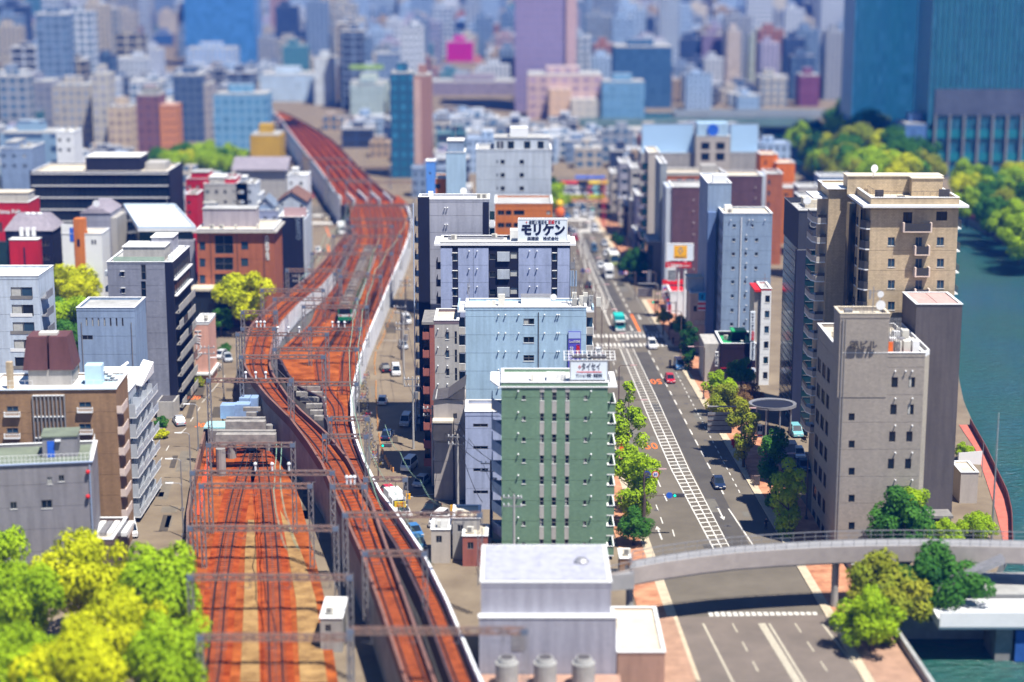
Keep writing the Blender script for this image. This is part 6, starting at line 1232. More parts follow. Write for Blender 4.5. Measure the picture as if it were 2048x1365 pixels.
# clipped hedge island at the far intersection
hd=MB()
for i in range(420):
    a=rg.uniform(0,1); c=G(1142+a*66,393.5+rg.uniform(-1.5,1.5),.9+rg.uniform(-.5,.5)); u=Vector((rg.uniform(-1,1),rg.uniform(-1,1),rg.uniform(-1,1)))*.5; v=Vector((rg.uniform(-1,1),rg.uniform(-1,1),rg.uniform(-1,1)))*.5; hd.quad(c-u,c-v,c+u,c+v)
tag(part('clipped_hedge',hd,leafmat('yellow')),'long bright clipped hedge on the island at the far intersection','hedge')
rgb=MB(); 
a=G(1130,404); c=G(1225,404); rgb.box(a.x,a.y,-.05,c.x,a.y+6,.12); struct('traffic_island',rgb,brick)
# ================================================================ VEHICLES
VC={}
def paint(nm,col,r=.25): return mat('car_paint_'+nm,col,r,.05,1.,spec=.6)
PAINT={'white':(.75,.76,.78),'silver':(.42,.45,.5),'black':(.012,.012,.015),'navy':(.015,.03,.08),'red':(.5,.015,.03),'blue':(.05,.18,.42),'teal':(.02,.30,.33),'cyan':(.2,.5,.55),'darkblue':(.02,.08,.16),'cream':(.6,.5,.35)}
def car_meshes(kind,col):
    k=(kind,col)
    if k in VC: return VC[k]
    L,W,H={'sedan':(4.5,1.72,1.45),'suv':(4.6,1.85,1.75),'van':(4.3,1.75,1.95),'hatch':(3.9,1.68,1.5)}[kind]; w=W/2; hb=H*.56
    hood={'sedan':1.2,'suv':1.15,'van':.55,'hatch':.95}[kind]; boot={'sedan':.75,'suv':.25,'van':.1,'hatch':.2}[kind]
    b=MB() # x across, y along, front at -y
    f=-L/2; r=L/2
    def ring(y,z0,z1,ww): return [(-ww*.96,y,z0),(ww*.96,y,z0),(ww,y,(z0+z1)/2),(ww*.9,y,z1),(-ww*.9,y,z1),(-ww,y,(z0+z1)/2)]
    secs=[(f,.3,hb*.72,w*.86),(f+.35,.22,hb*.9,w),(f+hood,.22,hb,w),(r-boot,.22,hb,w),(r-.15,.24,hb*.97,w*.97),(r,.32,hb*.85,w*.88)]
    rings=[ring(*s) for s in secs]
    for A,B_ in zip(rings,rings[1:]):
        for i in range(6): j=(i+1)%6; b.quad(A[i],A[j],B_[j],B_[i])
    b.poly(rings[0][::-1]); b.poly(rings[-1])
    ys=(f+hood-.1,f+hood+.65 if kind!='van' else f+hood+.45,r-boot-.45 if kind in('sedan','hatch') else r-boot-.2,r-boot+.05)
    rf=[(-w*.72,ys[1],H),(w*.72,ys[1],H),(w*.72,ys[2],H),(-w*.72,ys[2],H)]; b.hull2([(p[0],p[1],H-.06) for p in rf],rf)
    gl=MB(); gl.hull2([(-w*.86,ys[0],hb-.02),(w*.86,ys[0],hb-.02),(w*.86,ys[3],hb-.02),(-w*.86,ys[3],hb-.02)],[(p[0],p[1],H-.06) for p in rf])
    for (y0,y1) in ((0,1),(3,2)):   # pillars
        for sx in (-1,1): b.tube((sx*w*.87,ys[y0],hb-.02),(sx*w*.73,ys[y1],H-.03),.05,n=4)
    wh=MB(); 
    for sy in (f+.8,r-.8): pass
    wheel=MB().tube((-.12,0,.32),(.12,0,.32),.32,n=12); rim=MB().tube((-.125,0,.32),(.125,0,.32),.18,n=8)
    hl=MB().box(-.2,-.03,0,.2,.05,.14); tl=MB().box(-.13,-.05,0,.13,.03,.2)
    VC[k]=dict(body=b.mesh('body',paint(col,PAINT[col])),glass=gl.mesh('glazing',M['g1']),wheel=wheel.mesh('wheel',M['black']),rim=rim.mesh('rim',M['steel']),hl=hl.mesh('headlight',M['inkw']),tl=tl.mesh('taillight',M['red']),L=L,W=W,hb=hb,plate=MB().box(-.18,-.02,0,.18,.02,.1).mesh('number_plate',M['inkw']))
    return VC[k]
def car(px,py,kind,col,toward,label,rz=None,group='cars on the main road',z=.02):
    m=car_meshes(kind,col); g=G(px,py,.7); a=YW if rz is None else rz
    if not toward: a+=math.pi
    t=thing('car',label,'car',(g.x,g.y,z),a,group); L,W=m['L'],m['W']
    link('body',m['body'],t); link('glazing',m['glass'],t)
    for sx in (-1,1):
        for sy in (-L/2+.8,L/2-.8): o=link('wheel',m['wheel'],t,(sx*(W/2-.1),sy,0)); link('rim',m['rim'],o)
        link('headlight',m['hl'],t,(sx*W*.33,-L/2+.03,m['hb']*.62)); link('taillight',m['tl'],t,(sx*W*.38,L/2-.02,m['hb']*.6))
    link('number_plate',m['plate'],t,(0,-L/2-.01,.38)); return t
CARS=[(1437,964,'sedan','navy',1,'dark navy taxi driving alone at the bottom of the right carriageway'),(1340,757,'hatch','red',1,'red hatchback passing the orange 50 marking'),(1358,730,'van','blue',1,'blue van in the tree shadow at the right kerb'),(1304,689,'suv','white',1,'white SUV on the near pedestrian crossing'),(1201,530,'sedan','white',1,'white sedan left of the box truck nose'),(1213,506,'hatch','white',1,'white hatchback just above the bus'),(1209,486,'sedan','silver',1,'silver sedan in the kerb lane below the far crossing'),(1188,498,'van','darkblue',1,'dark teal blue van beside the hatched median'),(1177,570,'hatch','black',0,'black hatchback with red tail lights driving away by the median tip'),(1189,458,'van','white',1,'white minivan standing on the far crossing'),(1151,475,'sedan','red',0,'dark red car right behind the モリケン sign edge'),(1147,466,'suv','silver',0,'silver car above the dark red one behind the sign'),(1139,458,'hatch','navy',0,'navy car half hidden behind the モリケン sign'),(1152,431,'van','white',1,'front white van of the queue at the far crossing'),(1152,423,'sedan','white',1,'white car right behind the front white van'),(1168,427,'hatch','white',1,'white hatchback in the middle queue lane'),(1183,422,'sedan','silver',1,'silver car waiting in the right queue lane'),(1166,418,'suv','darkblue',1,'dark blue car turning behind the middle queue'),(1135,431,'sedan','blue',1,'blue car at the left of the far queue'),(1182,433,'hatch','white',1,'white hatchback cut by the lamp shadow at the far kerb'),(1197,703,'hatch','white',0,'white car with red tail lights behind the pale blue block corner'),(1129,409,'sedan','white',1,'white car beside the orange mascot at the far junction'),(1172,395,'van','white',1,'white van beyond the hedge island'),(1224,672,'sedan','white',0,'')]
for (px,py,k,c,tw_,l) in CARS:
    if l: car(px,py,k,c,tw_,l)
car(1141,410,'sedan','darkblue',1,'dark sedan crossing sideways at the far junction',R_(90)); car(1163,409,'sedan','white',1,'white sedan crossing sideways at the far junction',R_(90)); car(1178,409,'hatch','cream',1,'cream hatchback crossing sideways at the far junction',R_(-90))
cl_=['white','silver','white','navy','red','cyan','black','white']
for i in range(16):
    x=1128+ (i%8)*12; y=373+(i//8)*13; c=cl_[i%8]; car(x,y,['sedan','van','hatch'][i%3],c,1,'%s parked car in the crowded far car park, %s row'%(c,'front' if i//8 else 'back'),R_(20),'cars in the far car park')
for (px,py,k,c,l,rz) in ((1598,905,'hatch','white','white hatchback parked in the sunlit bay left of the 榮ビル tower',0),(1592,862,'suv','cyan','pale teal car parked in shade below the oval canopy, lower one',0.05),(1598,826,'sedan','cyan','pale teal car parked across the shaded lot, upper one',1.2),(1582,935,'sedan','blue','blue car parked beside the dark street tree',0),(1607,930,'hatch','darkblue','dark blue car parked against the 榮ビル wall',0)):
    car(px,py,k,c,1,l,rz,'cars in the tower car park')
for (px,py,k,c,l,rz,tw_) in ((651,435,'sedan','cream','cream car driving on the left street between the crossings',.25,1),(618,524,'van','black','dark van parked by the navy slim office',-.2,1),(441,709,'hatch','white','white car parked at the forecourt beside the pink building',-.3,1),(622,392,'hatch','red','small red car far up the left street',.3,1),(775,980,'hatch','red','red car parked beside the viaduct foot',.4,0),(828,1060,'sedan','blue','blue car blurred beside the lower viaduct',.35,1),(836,1085,'hatch','darkblue','dark blue car below the blue one beside the viaduct',.35,1),(805,1020,'sedan','white','white car parked under the yellow tow sign',.4,1),(849,842,'hatch','blue','blue car nosed out of the shaded alley',1.2,1),(242,1047,'sedan','darkblue','dark car at the foot of the brown brick block',.2,1)):
    car(px,py,k,c,tw_,l,rz,'cars on the side streets')
for i,(x,y,k,c,rz,tw_) in enumerate(((812,640,'van','white',.25,1),(806,690,'hatch','silver',.2,1),(770,735,'sedan','black',.2,0),(792,742,'van','white',.1,1),(765,800,'hatch','white',.0,0),(812,842,'van','silver',-.1,1),(775,868,'sedan','navy',-.1,0),(818,930,'van','white',-.25,1),(842,962,'hatch','silver',-.3,1),(862,1015,'sedan','black',-.35,1),(878,1040,'van','white',-.35,1),(300,900,'van','white',.3,1),(358,840,'sedan','silver',.35,0),(272,1000,'sedan','navy',.25,1),(262,1060,'van','white',.25,1),(455,715,'hatch','silver',.3,1),(636,500,'hatch','white',.1,0),(627,560,'van','silver',.45,1),(930,1085,'van','white',1.4,1),(955,1093,'sedan','red',1.4,1))):
    car(x,y,k,c,tw_,'%s %s at the kerb of the %s, %s'%(c,{'hatch':'hatchback','van':'minivan','sedan':'saloon'}[k],'street right of the tracks' if x>700 else 'street left of the tracks',['lower end','middle','upper end'][0 if y>950 else (1 if y>750 else 2)]),rz,'cars on the side streets')
def truck(px,py,cab,box,boxtop,label,tw_=1,name='truck',Lb=4.2,tarp=False,rz=None):
    g=G(px,py,1.); t=thing(name,label,'truck',(g.x,g.y,.02),(YW if rz is None else rz)+(0 if tw_ else math.pi)); f=-(Lb+1.9)/2; w=1.05
    b=MB(); b.hull2([(-w,f,.45),(w,f,.45),(w,f+1.7,.45),(-w,f+1.7,.45)],[(-w*.93,f+.25,2.45),(w*.93,f+.25,2.45),(w*.95,f+1.7,2.45),(-w*.95,f+1.7,2.45)]); part('cab',b,cab,t)
    part('windscreen',MB().hull2([(-w*.85,f+.05,1.35),(w*.85,f+.05,1.35),(w*.85,f+.2,1.35),(-w*.85,f+.2,1.35)],[(-w*.8,f+.17,2.15),(w*.8,f+.17,2.15),(w*.8,f+.3,2.15),(-w*.8,f+.3,2.15)]),M['g1'],t)
    part('cargo_box',MB().box(-w*1.02,f+1.85,.9,w*1.02,f+1.85+Lb,2.9),box,t); part('cargo_roof',MB().box(-w*1.0,f+1.9,2.9,w*1.0,f+1.8+Lb,2.98+(.15 if tarp else 0)),boxtop,t); part('chassis',MB().box(-.5,f+.5,.4,.5,f+1.85+Lb,.85),M['steeld'],t); part('bumper',MB().box(-w,f-.08,.35,w,f+.05,.65),M['inkw'],t)
    for sx in (-1,1):
        for y in (f+.75,f+1.2+Lb): part('wheel',MB().tube((sx*w-.14,y,.42),(sx*w+.02,y,.42),.42,n=12),M['black'],t)
        part('headlight',MB().box(sx*.75-.18,f-.1,.72,sx*.75+.18,f+.02,.95),M['inkw'],t); part('mirror',MB().box(sx*1.2-.1,f+.15,1.4,sx*1.2+.1,f+.25,1.9).tube((sx*1.,f+.2,1.85),(sx*1.2,f+.2,1.85),.03),M['black'],t)
    return t
tealp=paint('teal',PAINT['teal']); whp=paint('white',PAINT['white'])
t=truck(1238,650,tealp,tealp,mat('teal_tarpaulin',(.02,.45,.40),.7,.15,1.5),'teal dump truck with white cab visor stopping at the near crossing',tarp=True); part('visor',MB().box(-1.,-3.1,2.15,1.,-2.8,2.5),M['white'],t)
truck(1217,547,whp,whp,M['white'],'white box truck above the diamond median tip'); truck(683,460,whp,whp,M['white'],'white box truck driving down the left street beside the railway',rz=.15)
# bus
g_=G(1226,517,1.3); t=thing('city_bus','cream and green city bus heading down the kerb lane above the box truck','bus',(g_.x,g_.y,.02),YW); cb=mat('bus_cream_green',(.55,.55,.35),.4,.05,1.); part('body',MB().box(-1.22,-5,.35,1.22,5,3.),cb,t); part('roof',MB().box(-1.15,-4.9,3.,1.15,4.9,3.12),M['roofw'],t); part('roof_unit',MB().box(-.8,0,3.12,.8,2.6,3.35),M['steel'],t)
part('windscreen',MB().box(-1.1,-5.04,1.3,1.1,-5.005,2.5),M['g2'],t); part('destination_sign',MB().box(-.8,-5.05,2.55,.8,-5.005,2.9),M['ink'],t); part('stripe',MB().box(-1.23,-5.03,.6,1.23,-5.005,.95),mat('bus_lime',(.35,.5,.08),.4,.05,1.),t)
for i in range(6):
    for sx in (-1,1): part('side_window',MB().box(sx*1.235-.01,-4.2+i*1.45,1.5,sx*1.235+.01,-3.+i*1.45,2.5),M['g1'],t)
for sx in (-1,1):
    for y in (-3.4,3.): part('wheel',MB().tube((sx*1.2-.14,y,.48),(sx*1.2+.02,y,.48),.48,n=12),M['black'],t)
    part('headlight',MB().box(sx*.9-.15,-5.05,.65,sx*.9+.15,-5.005,.85),M['inkw'],t)
# delivery vans parked by the viaduct
t=truck(790,1008,whp,whp,M['roofw'],'white van like truck parked in front of the yellow パーキング board',Lb=2.6,rz=.35)
# ================================================================ PEOPLE AND TWO WHEELERS
def person_mesh(name,pose):
    J={'stand':[(0,0,.95),(0,0,1.2),(0,0,1.42),(0,-.01,1.55),(0,-.01,1.68),(.19,0,1.4),(.25,.03,1.13),(.24,-.06,.88),(-.19,0,1.4),(-.25,.03,1.13),(-.24,-.06,.88),(.1,-.02,.5),(.11,.04,.08),(.11,-.12,.04),(-.1,.06,.5),(-.11,.12,.08),(-.11,-.04,.04)],
       'ride':[(0,.1,.95),(0,.02,1.2),(0,-.1,1.42),(0,-.14,1.55),(0,-.16,1.68),(.19,-.1,1.4),(.25,-.3,1.2),(.24,-.5,1.05),(-.19,-.1,1.4),(-.25,-.3,1.2),(-.24,-.5,1.05),(.14,-.3,.85),(.12,-.2,.42),(.12,-.34,.38),(-.14,-.3,.75),(-.12,-.1,.32),(-.12,-.24,.28)]}[pose]
    E=[(0,1),(1,2),(2,3),(3,4),(2,5),(5,6),(6,7),(2,8),(8,9),(9,10),(0,11),(11,12),(12,13),(0,14),(14,15),(15,16)]
    R=[.14,.14,.13,.06,.11,.07,.05,.04,.07,.05,.04,.09,.055,.05,.09,.055,.05]
    me=bpy.data.meshes.new(name); me.from_pydata(J,E,[]); o=bpy.data.objects.new(name,me); C.objects.link(o); md=o.modifiers.new('s','SKIN'); sv=me.skin_vertices[0].data
    for i,r in enumerate(R): sv[i].radius=(r,r)
    sv[0].use_root=True
    md2=o.modifiers.new('u','SUBSURF'); md2.levels=1; bpy.context.view_layer.update(); m2=bpy.data.meshes.new_from_object(o.evaluated_get(bpy.context.evaluated_depsgraph_get())); bpy.data.objects.remove(o); m2.name=name
    skin=mat('skin_tone',(.5,.28,.18),.7,0)
    for p_ in m2.polygons: pass
    return m2
PM={'stand':person_mesh('person_body','stand'),'ride':person_mesh('rider_body','ride')}
def person(px,py,pose,top,leg,label,rz=0,z=.02,loc=None):
    g=G(px,py,z) if loc is None else loc; o=PM[pose].copy(); o.materials.clear()
    for m in (top,leg,mat('skin_tone',(.5,.28,.18),.7,0),mat('hair_black',(.01,.008,.007),.6,0)): o.materials.append(m)
    for p_ in o.polygons:
        c=p_.center; p_.material_index=3 if c.z>1.66 else (2 if c.z>1.5 or (abs(c.x)>.2 and c.z<1.12 and c.z>.8) else (0 if c.z>.95 else 1))
    q=link('person',o,None,g,rz); tag(q,label,'person'); return q
wt=mat('cloth_white',(.7,.7,.72),.9,0); bl=mat('cloth_black',(.02,.02,.03),.9,0); rd=mat('cloth_red',(.55,.04,.06),.9,0)
for (px,py,top,leg,l,z) in ((632,518,wt,bl,'person in white top walking by the navy slim office',.02),(589,578,wt,bl,'person in white shirt walking down the left street below the brick annexe',.02),(1532,1060,bl,bl,'person in black standing at the kerb edge of the tower shadow',.14),(1240,930,wt,bl,'person in white on the left pavement beside the orange banners',.14),(1346,690,bl,bl,'person in black waiting at the crossing corner',.14),(640,405,bl,bl,'dark clothed person walking far up the left street',.02)):
    person(px,py,'stand',top,leg,l,random.uniform(-.5,.5),z)
def twowheel(px,py,label,rz=0,motor=False,col='red',rider=None,group=None):
    g=G(px,py); t=thing('scooter' if motor else 'bicycle',label,'scooter' if motor else 'bicycle',g,rz,group); b=MB(); r=.32 if not motor else .27
    for y in (-.55,.55):
        w_=MB(); n=12 if not group else 8
        for k in range(n): a=2*math.pi*k/n; c=2*math.pi*(k+1)/n; w_.tube((0,y+r*math.cos(a),r+r*math.sin(a)),(0,y+r*math.cos(c),r+r*math.sin(c)),.03 if not motor else .06,n=3)
        part('wheel',w_,M['black'],t)
    if motor: b.hull2([(-.15,-.4,.3),(.15,-.4,.3),(.17,.6,.35),(-.17,.6,.35)],[(-.1,-.5,.95),(.1,-.5,.95),(.12,.6,.75),(-.12,.6,.75)]); b.tube((-.3,-.45,1.),(.3,-.45,1.),.03)
    else: b.path([(0,.55,r),(0,.15,.35),(0,-.4,.75),(0,-.55,r)],.025,3); b.path([(0,.55,r),(0,.2,.75),(0,.15,.35)],.025,3); b.path([(0,.2,.75),(0,-.4,.75),(0,-.42,1.)],.025,3); b.tube((-.28,-.42,1.),(.28,-.42,1.),.02,n=3); b.box(-.08,.1,.8,.08,.35,.86)
    part('body' if motor else 'bicycle_frame',b,M.get(col) or paint(col,PAINT[col]),t)
    if not motor: part('basket',MB().box(-.15,-.75,.7,.15,-.5,.95),M['steel'],t)
    if rider: person(0,0,'ride',rider,bl,'rider in %s on the %s'%({rd:'red',wt:'white',bl:'black'}[rider],label.split(' ',1)[-1][:60] if len(label)<60 else 'scooter'),rz,loc=Vector((g.x,g.y,0)))
    return t
twowheel(1156,512,'red scooter on the left lanes beside the hatched median',YW+math.pi,True,'red',rd); twowheel(1340,735,'dark scooter parked beside the blue van',YW,True,'black',bl); twowheel(441,742,'bicycle ridden down the left street',-.3,False,'steel',wt); twowheel(411,768,'red bicycle by the planted corner of the pink building',1.2,False,'red',rd)
for i,(x,y) in enumerate(((1609,868),(1611,875),(1608,884))): twowheel(x,y,('upper','middle','lower')[i]+' black motor scooter parked by the tower wall',.4,True,'black')
bc=['cream','red','blue','white','steel','yellow','black']
for i in range(34):
    f=i/34; y=752+f*190; x=interp([(724,750),(722,790),(727,830),(732,870),(738,900),(752,925),(760,945)],y)+random.uniform(-3,5)
    c=bc[i%7]; twowheel(x+3,y,'%s bicycle in the long parked row at the railway wall'%c,1.4+random.uniform(-.3,.3),False,c if c in M or c in PAINT else 'steel',None,'bicycles parked along the railway wall')
for i in range(8): twowheel(1540+i*4.5,880,'bicycle parked under the kiosk rail beside the tower car park',.1,False,bc[i%7] if bc[i%7] in M or bc[i%7] in PAINT else 'steel',None,'bicycles by the kiosk')
# ================================================================ STREET FURNITURE
lampb=mat('lamp_post_brown',(.13,.09,.08),.6,.1,1.); lamph=mat('lamp_head_pinkish',(.5,.33,.33),.5,.1,1.)
def lamp(px,py,side,H,label,m=None,arm=2.,hm=None,group='street lamps on the main road'):
    g=G(px,py); t=thing('street_lamp',label,'street lamp',g,0,group); m=m or lampb
    part('pole',MB().tube((0,0,0),(0,0,H),.12,.08,n=6).box(-.22,-.22,0,.22,.22,.5),m,t); part('arm',MB().path([(0,0,H),(side*.3,0,H+.25),(side*arm,0,H+.3)],.055,n=5),m,t); part('lamp_head',MB().hull2([(side*(arm-.1),-.14,H+.22),(side*(arm+1.),-.1,H+.26),(side*(arm+1.),.1,H+.26),(side*(arm-.1),.14,H+.22)],[(side*(arm-.1),-.1,H+.4),(side*(arm+1.),-.06,H+.36),(side*(arm+1.),.06,H+.36),(side*(arm-.1),.1,H+.4)]),hm or lamph,t)
for i,(x,y,s_) in enumerate(((1407,800,-1),(1533,938,-1),(1612,1040,-1),(1338,681,-1),(1310,632,-1),(1361,720,-1),(1372,650,1),(1256,920,1),(1287,1075,1),(1237,842,1),(1217,770,1),(1203,716,1),(1190,660,1),(1175,600,1),(1165,556,1),(1255,500,-1),(1236,476,-1),(1227,450,-1),(1216,430,-1),(1156,520,1),(1199,415,-1),(1174,405,1))):
    lamp(x,y,s_,9.5,'brown street lamp with pinkish head on the %s kerb, %s from the far end'%('right' if s_<0 else 'left',['lowest','second','third','fourth','fifth','sixth','seventh','eighth','ninth','tenth','eleventh','twelfth','thirteenth','fourteenth','fifteenth','sixteenth','seventeenth','eighteenth','nineteenth','twentieth','twenty first','last'][21-i]))
for i,(x,y) in enumerate(((397,902),(382,965),(365,1022),(367,1075),(448,800))): lamp(x,y,-1,7.5,'pale curved street lamp along the left street wall, %s from the top'%['second','third','fourth','lowest','first'][i],M['steel'],1.2,M['white'],'curved lamps along the left street')
cw_=mat('concrete_pole',(.42,.41,.4),.85,.12,1.)
def upole(px,py,H,label,dark=False,trans=True):
    g=G(px,py); t=thing('utility_pole',label,'utility pole',g,random.uniform(-.15,.15),'utility poles in the side streets'); m=M['steeld'] if dark else cw_
    part('pole',MB().tube((0,0,0),(0,0,H),.2,.13,n=8),m,t)
    for k,z in enumerate((H-.5,H-1.6)): 
        part('crossarm',MB().box(-1.4,-.08,z,1.1,.08,z+.14),M['steel'],t)
        b=MB(); 
        for x in (-1.3,-.7,.9): b.tube((x,0,z+.14),(x,0,z+.42),.09,n=5)
        part('insulators',b,M['white'],t)['kind']='stuff'
    if trans: part('transformer',MB().tube((.5,0,H-3.6),(.5,0,H-2.5),.36,n=9),M['steel'],t)
    return g+Vector((0,0,H-.4))
UP=[upole(x,y,H,l,d,tr) for (x,y,H,l,d,tr) in ((827,898,12,'concrete utility pole standing at the edge of the big building shadow',0,1),(866,972,12.5,'tall utility pole with transformer before the grey gabled house',0,1),(908,1000,12,'dark utility pole before the lavender low block',1,1),(916,1015,11,'slim grey pole beside the lavender low block corner',0,0),(982,1075,11,'dark utility pole with tangled transformers left of the green apartment',1,1),(1028,1170,12,'pale utility pole in front of the green apartment block',0,0),(808,770,12,'utility pole thick with cables beside the pale corner pipe',0,1),(803,720,11,'second cable laden pole farther up the shaded street',1,1),(812,660,11,'dark slim pole by the navy tower foot',1,0),(600,640,10,'utility pole beside the small brick annexe',0,1),(613,590,10,'utility pole in front of the grey corner office',0,1),(421,800,10,'utility pole at the bend of the left street',0,0),(28,1150,10,'thin antenna pole before the grey flat block',1,0))]
wb=mat('overhead_cable_black',(.03,.03,.035),.6,0)
def sag(a,c,d=.8,n=8): return [a.lerp(c,i/n)-Vector((0,0,4*d*(i/n)*(1-i/n))) for i in range(n+1)]
for k,(i,j) in enumerate(((0,6),(6,7),(7,8),(0,1),(1,2),(2,4),(4,5),(1,4),(9,10))):
    for q in (-1.1,.8): wire('overhead_cable',sag(UP[i]+Vector((q,0,0)),UP[j]+Vector((q,0,0)),.9),.035,wb,'black overhead cable strung between the side street poles','overhead cables between utility poles')
wire('overhead_cable',sag(UP[3],G(965,1005,3.),1.2),.05,wb,'thick black cable curving across the lavender wall')
# posts in the right hand street
pbm=mat('bollard_orange',(.75,.36,.12),.6,.1,2.); pth=[(815,560),(806,585),(790,620),(775,655),(765,682),(752,705),(749,730),(752,770),(752,800),(754,830),(756,860),(760,890),(768,915),(778,935),(795,955)]
b=MB().tube((0,0,0),(0,0,.8),.12,n=6); bm_=b.mesh('post',pbm)
n=0
for (a,c) in zip(pth,pth[1:]):
    for k in range(4):
        if (n%7)==6: n+=1; continue
        g=G(a[0]+(c[0]-a[0])*k/4,a[1]+(c[1]-a[1])*k/4); o=link('traffic_post',bm_,None,g); tag(o,'stubby orange post in the line down the middle of the right hand railway street','traffic post','orange posts along the right hand street'); n+=1
b=MB(); bb=MB()
# signals and round signs
def signal(px,py,H,arm,label,lens='green',blue=False):
    g=G(px,py); t=thing('traffic_signal',label,'traffic signal',g); part('pole',MB().tube((0,0,0),(0,0,H),.12,n=6),lampb,t); part('arm',MB().tube((0,0,H-.3),(arm,0,H-.1),.07,n=5),lampb,t); s=1 if arm>0 else -1
    part('signal_head',MB().box(min(arm,arm+s*1.6),-.2,H-.4,max(arm,arm+s*1.6),.1,H+.1),M['steeld'],t)
    for k,c in enumerate(('green','yellow','red')):
        x=arm+s*(.25+.5*k if s>0 else 1.3-.5*k); m_=mat('lit_green_lens',(.0,.5,.3),.3,0,emit=(.0,.9,.5)) if c=='green' else M['steeld']; part('lens',MB().tube((x,-.26,H-.15),(x,-.2,H-.15),.17,n=10),m_,t)
    if blue: part('blue_round_sign',MB().tube((arm-.5,-.25,H-.1),(arm-.5,-.2,H-.1),.45,n=14),M['blue'],t)
signal(1351,655,5.6,-3.6,'traffic signal on a brown arm with its green lens lit by the near crossing'); signal(1289,1075,6.2,3.8,'traffic signal with green lens and blue round sign over the lower left carriageway',blue=True); signal(1218,456,5.6,-3.5,'far traffic signal reaching over the far crossing'); signal(757,960,5.6,.5,'small traffic signal at the foot of the viaduct')
def rsign(px,py,H,arm,label,txt='50',n_=2):
    g=G(px,py); t=thing('speed_limit_sign',label,'road sign',g); part('pole',MB().tube((0,0,0),(0,0,H),.1,n=6),lampb,t); part('arm',MB().tube((0,0,H-.2),(arm,0,H-.2),.06,n=5),lampb,t)
    for k in range(n_):
        x=arm-.2-k*1.15; part('sign_disc',MB().tube((x,-.12,H-.2),(x,-.06,H-.2),.5,n=14),M['inkr'] if k==0 else M['inkb'],t); part('sign_face',MB().tube((x,-.15,H-.2),(x,-.125,H-.2),.38,n=14),M['inkw'] if k==0 else M['steeld'],t)
        if k==0: textobj('lettering',txt,.5,M['inkb'],t,(x,-.17,H-.2),FR,ext=.01,bold=.01)
rsign(1286,1062,8.4,1.8,'pair of round speed signs on a brown arm above the lower left signal'); rsign(1160,600,7.,2.,'pair of round road signs peeking out right of the white panel building'); rsign(1270,600,6.5,-2.,'two white round sign backs beside the bus',n_=2)
def bsign(px,py,H,x0,x1,h,label,bars=3):
    g=G(px,py); t=thing('overhead_sign',label,'road sign',g); part('pole',MB().path([(0,0,0),(0,0,H+.6),(-.5,0,H+1.),(x0,0,H+1.)],.12,n=6),M['steel'],t); part('sign_back',MB().box(x0,-.1,H-h,x1,.05,H),M['steel'],t)
    for k in range(bars): part('stiffener',MB().box(x0,-.2,H-h+h*(k+.5)/bars-.06,x1,-.105,H-h+h*(k+.5)/bars+.06),lampb,t)
bsign(1315,632,6.2,-4.4,-1.2,2.,'grey backed direction sign on a curved white post beside the pavement'); bsign(1482,905,6.6,-5.5,-1.6,3.4,'grey backed direction sign with purple brown stiffeners before the street trees',4)
g=G(1467,897); t=thing('post_box','red cylindrical post box on the brick pavement','post box',g); part('box',MB().box(-.35,-.3,.55,.35,.3,1.35).box(-.4,-.35,1.35,.4,.35,1.45),M['red'],t); part('stand',MB().tube((0,0,0),(0,0,.55),.14,n=6),M['red'],t)
g=G(1469,896)
for i in range(12):
    f=i/12; g=G(1330-6+f*12,600+f*45); t=thing('banner_flag','tall flag banner in %s in the row before the showroom'%(['white','blue','red'][i%3]),'flag',g,0,'flags before the showroom'); part('pole',MB().tube((0,0,0),(0,0,3.6),.03,n=4),M['white'],t); part('cloth',MB().box(.04,-.02,1.2,.75,.02,3.5),[M['inkw'],M['blue'],M['red']][i%3],t)
for i in range(6):
    g=G(1291+i*.6,520+i*11); t=thing('banner_flag','blue and white vertical flag hung on the dark corner block front','flag',g,0,'flags on the dark corner block'); part('pole',MB().tube((0,0,0),(0,0,4.2),.03,n=4),M['white'],t); part('cloth',MB().box(.04,-.02,1.2,.9,.02,4.1),[M['blue'],M['inkw']][i%2],t)
for i in range(4):
    g=G(1234+i*1.2,905+i*9); t=thing('banner_flag','orange vertical banner on the left pavement beside the green apartment block','flag',g,0,'orange banners on the left pavement'); part('pole',MB().tube((0,0,0),(0,0,3.2),.03,n=4),M['white'],t); part('cloth',MB().box(.04,-.02,.9,.7,.02,3.1),M['orange'],t)
signboard('vertical_shop_sign','white and navy vertical sign with red base on a post at the right pavement',1515,850,1525,875,atD(1520,875,G(1520,940).y).y,M['inkw'],[('BAR',1520,858,11,M['ink'],{'w':8.5}),('BAR',1520,871,3,M['inkr'],{'w':8.5}),('カフェ',1520,858,3.3,M['inkw'],{'v':True})],thick=.25)
g=G(1562,915); t=thing('parking_kiosk','small grey shed with a yellow sign beside the tower car park','kiosk',g); part('shed',MB().box(-.6,0,0,2.2,2.,2.1),gry,t); part('shed_roof',MB().box(-.9,-.3,2.1,2.5,2.3,2.25),M['steel'],t); part('yellow_sign',MB().box(-1.8,-.7,1.6,-.2,-.5,2.6),M['yellow'],t); textobj('lettering','P24',.5,M['ink'],t,(-1.,-.72,2.1),FR,ext=.01)
for i,(x,y,c) in enumerate(((1541,925,'blue'),(1534,915,'orange'),(1537,900,'white'))):
    t=thing('vending_machine',c+' vending machine beside the parking kiosk','vending machine',G(x,y),0,'vending machines at the kiosk'); part('cabinet',MB().box(-.5,0,0,.5,.7,1.8),M[c],t); part('display',MB().box(-.42,-.03,1.,.42,-.003,1.65),M['g2'],t)
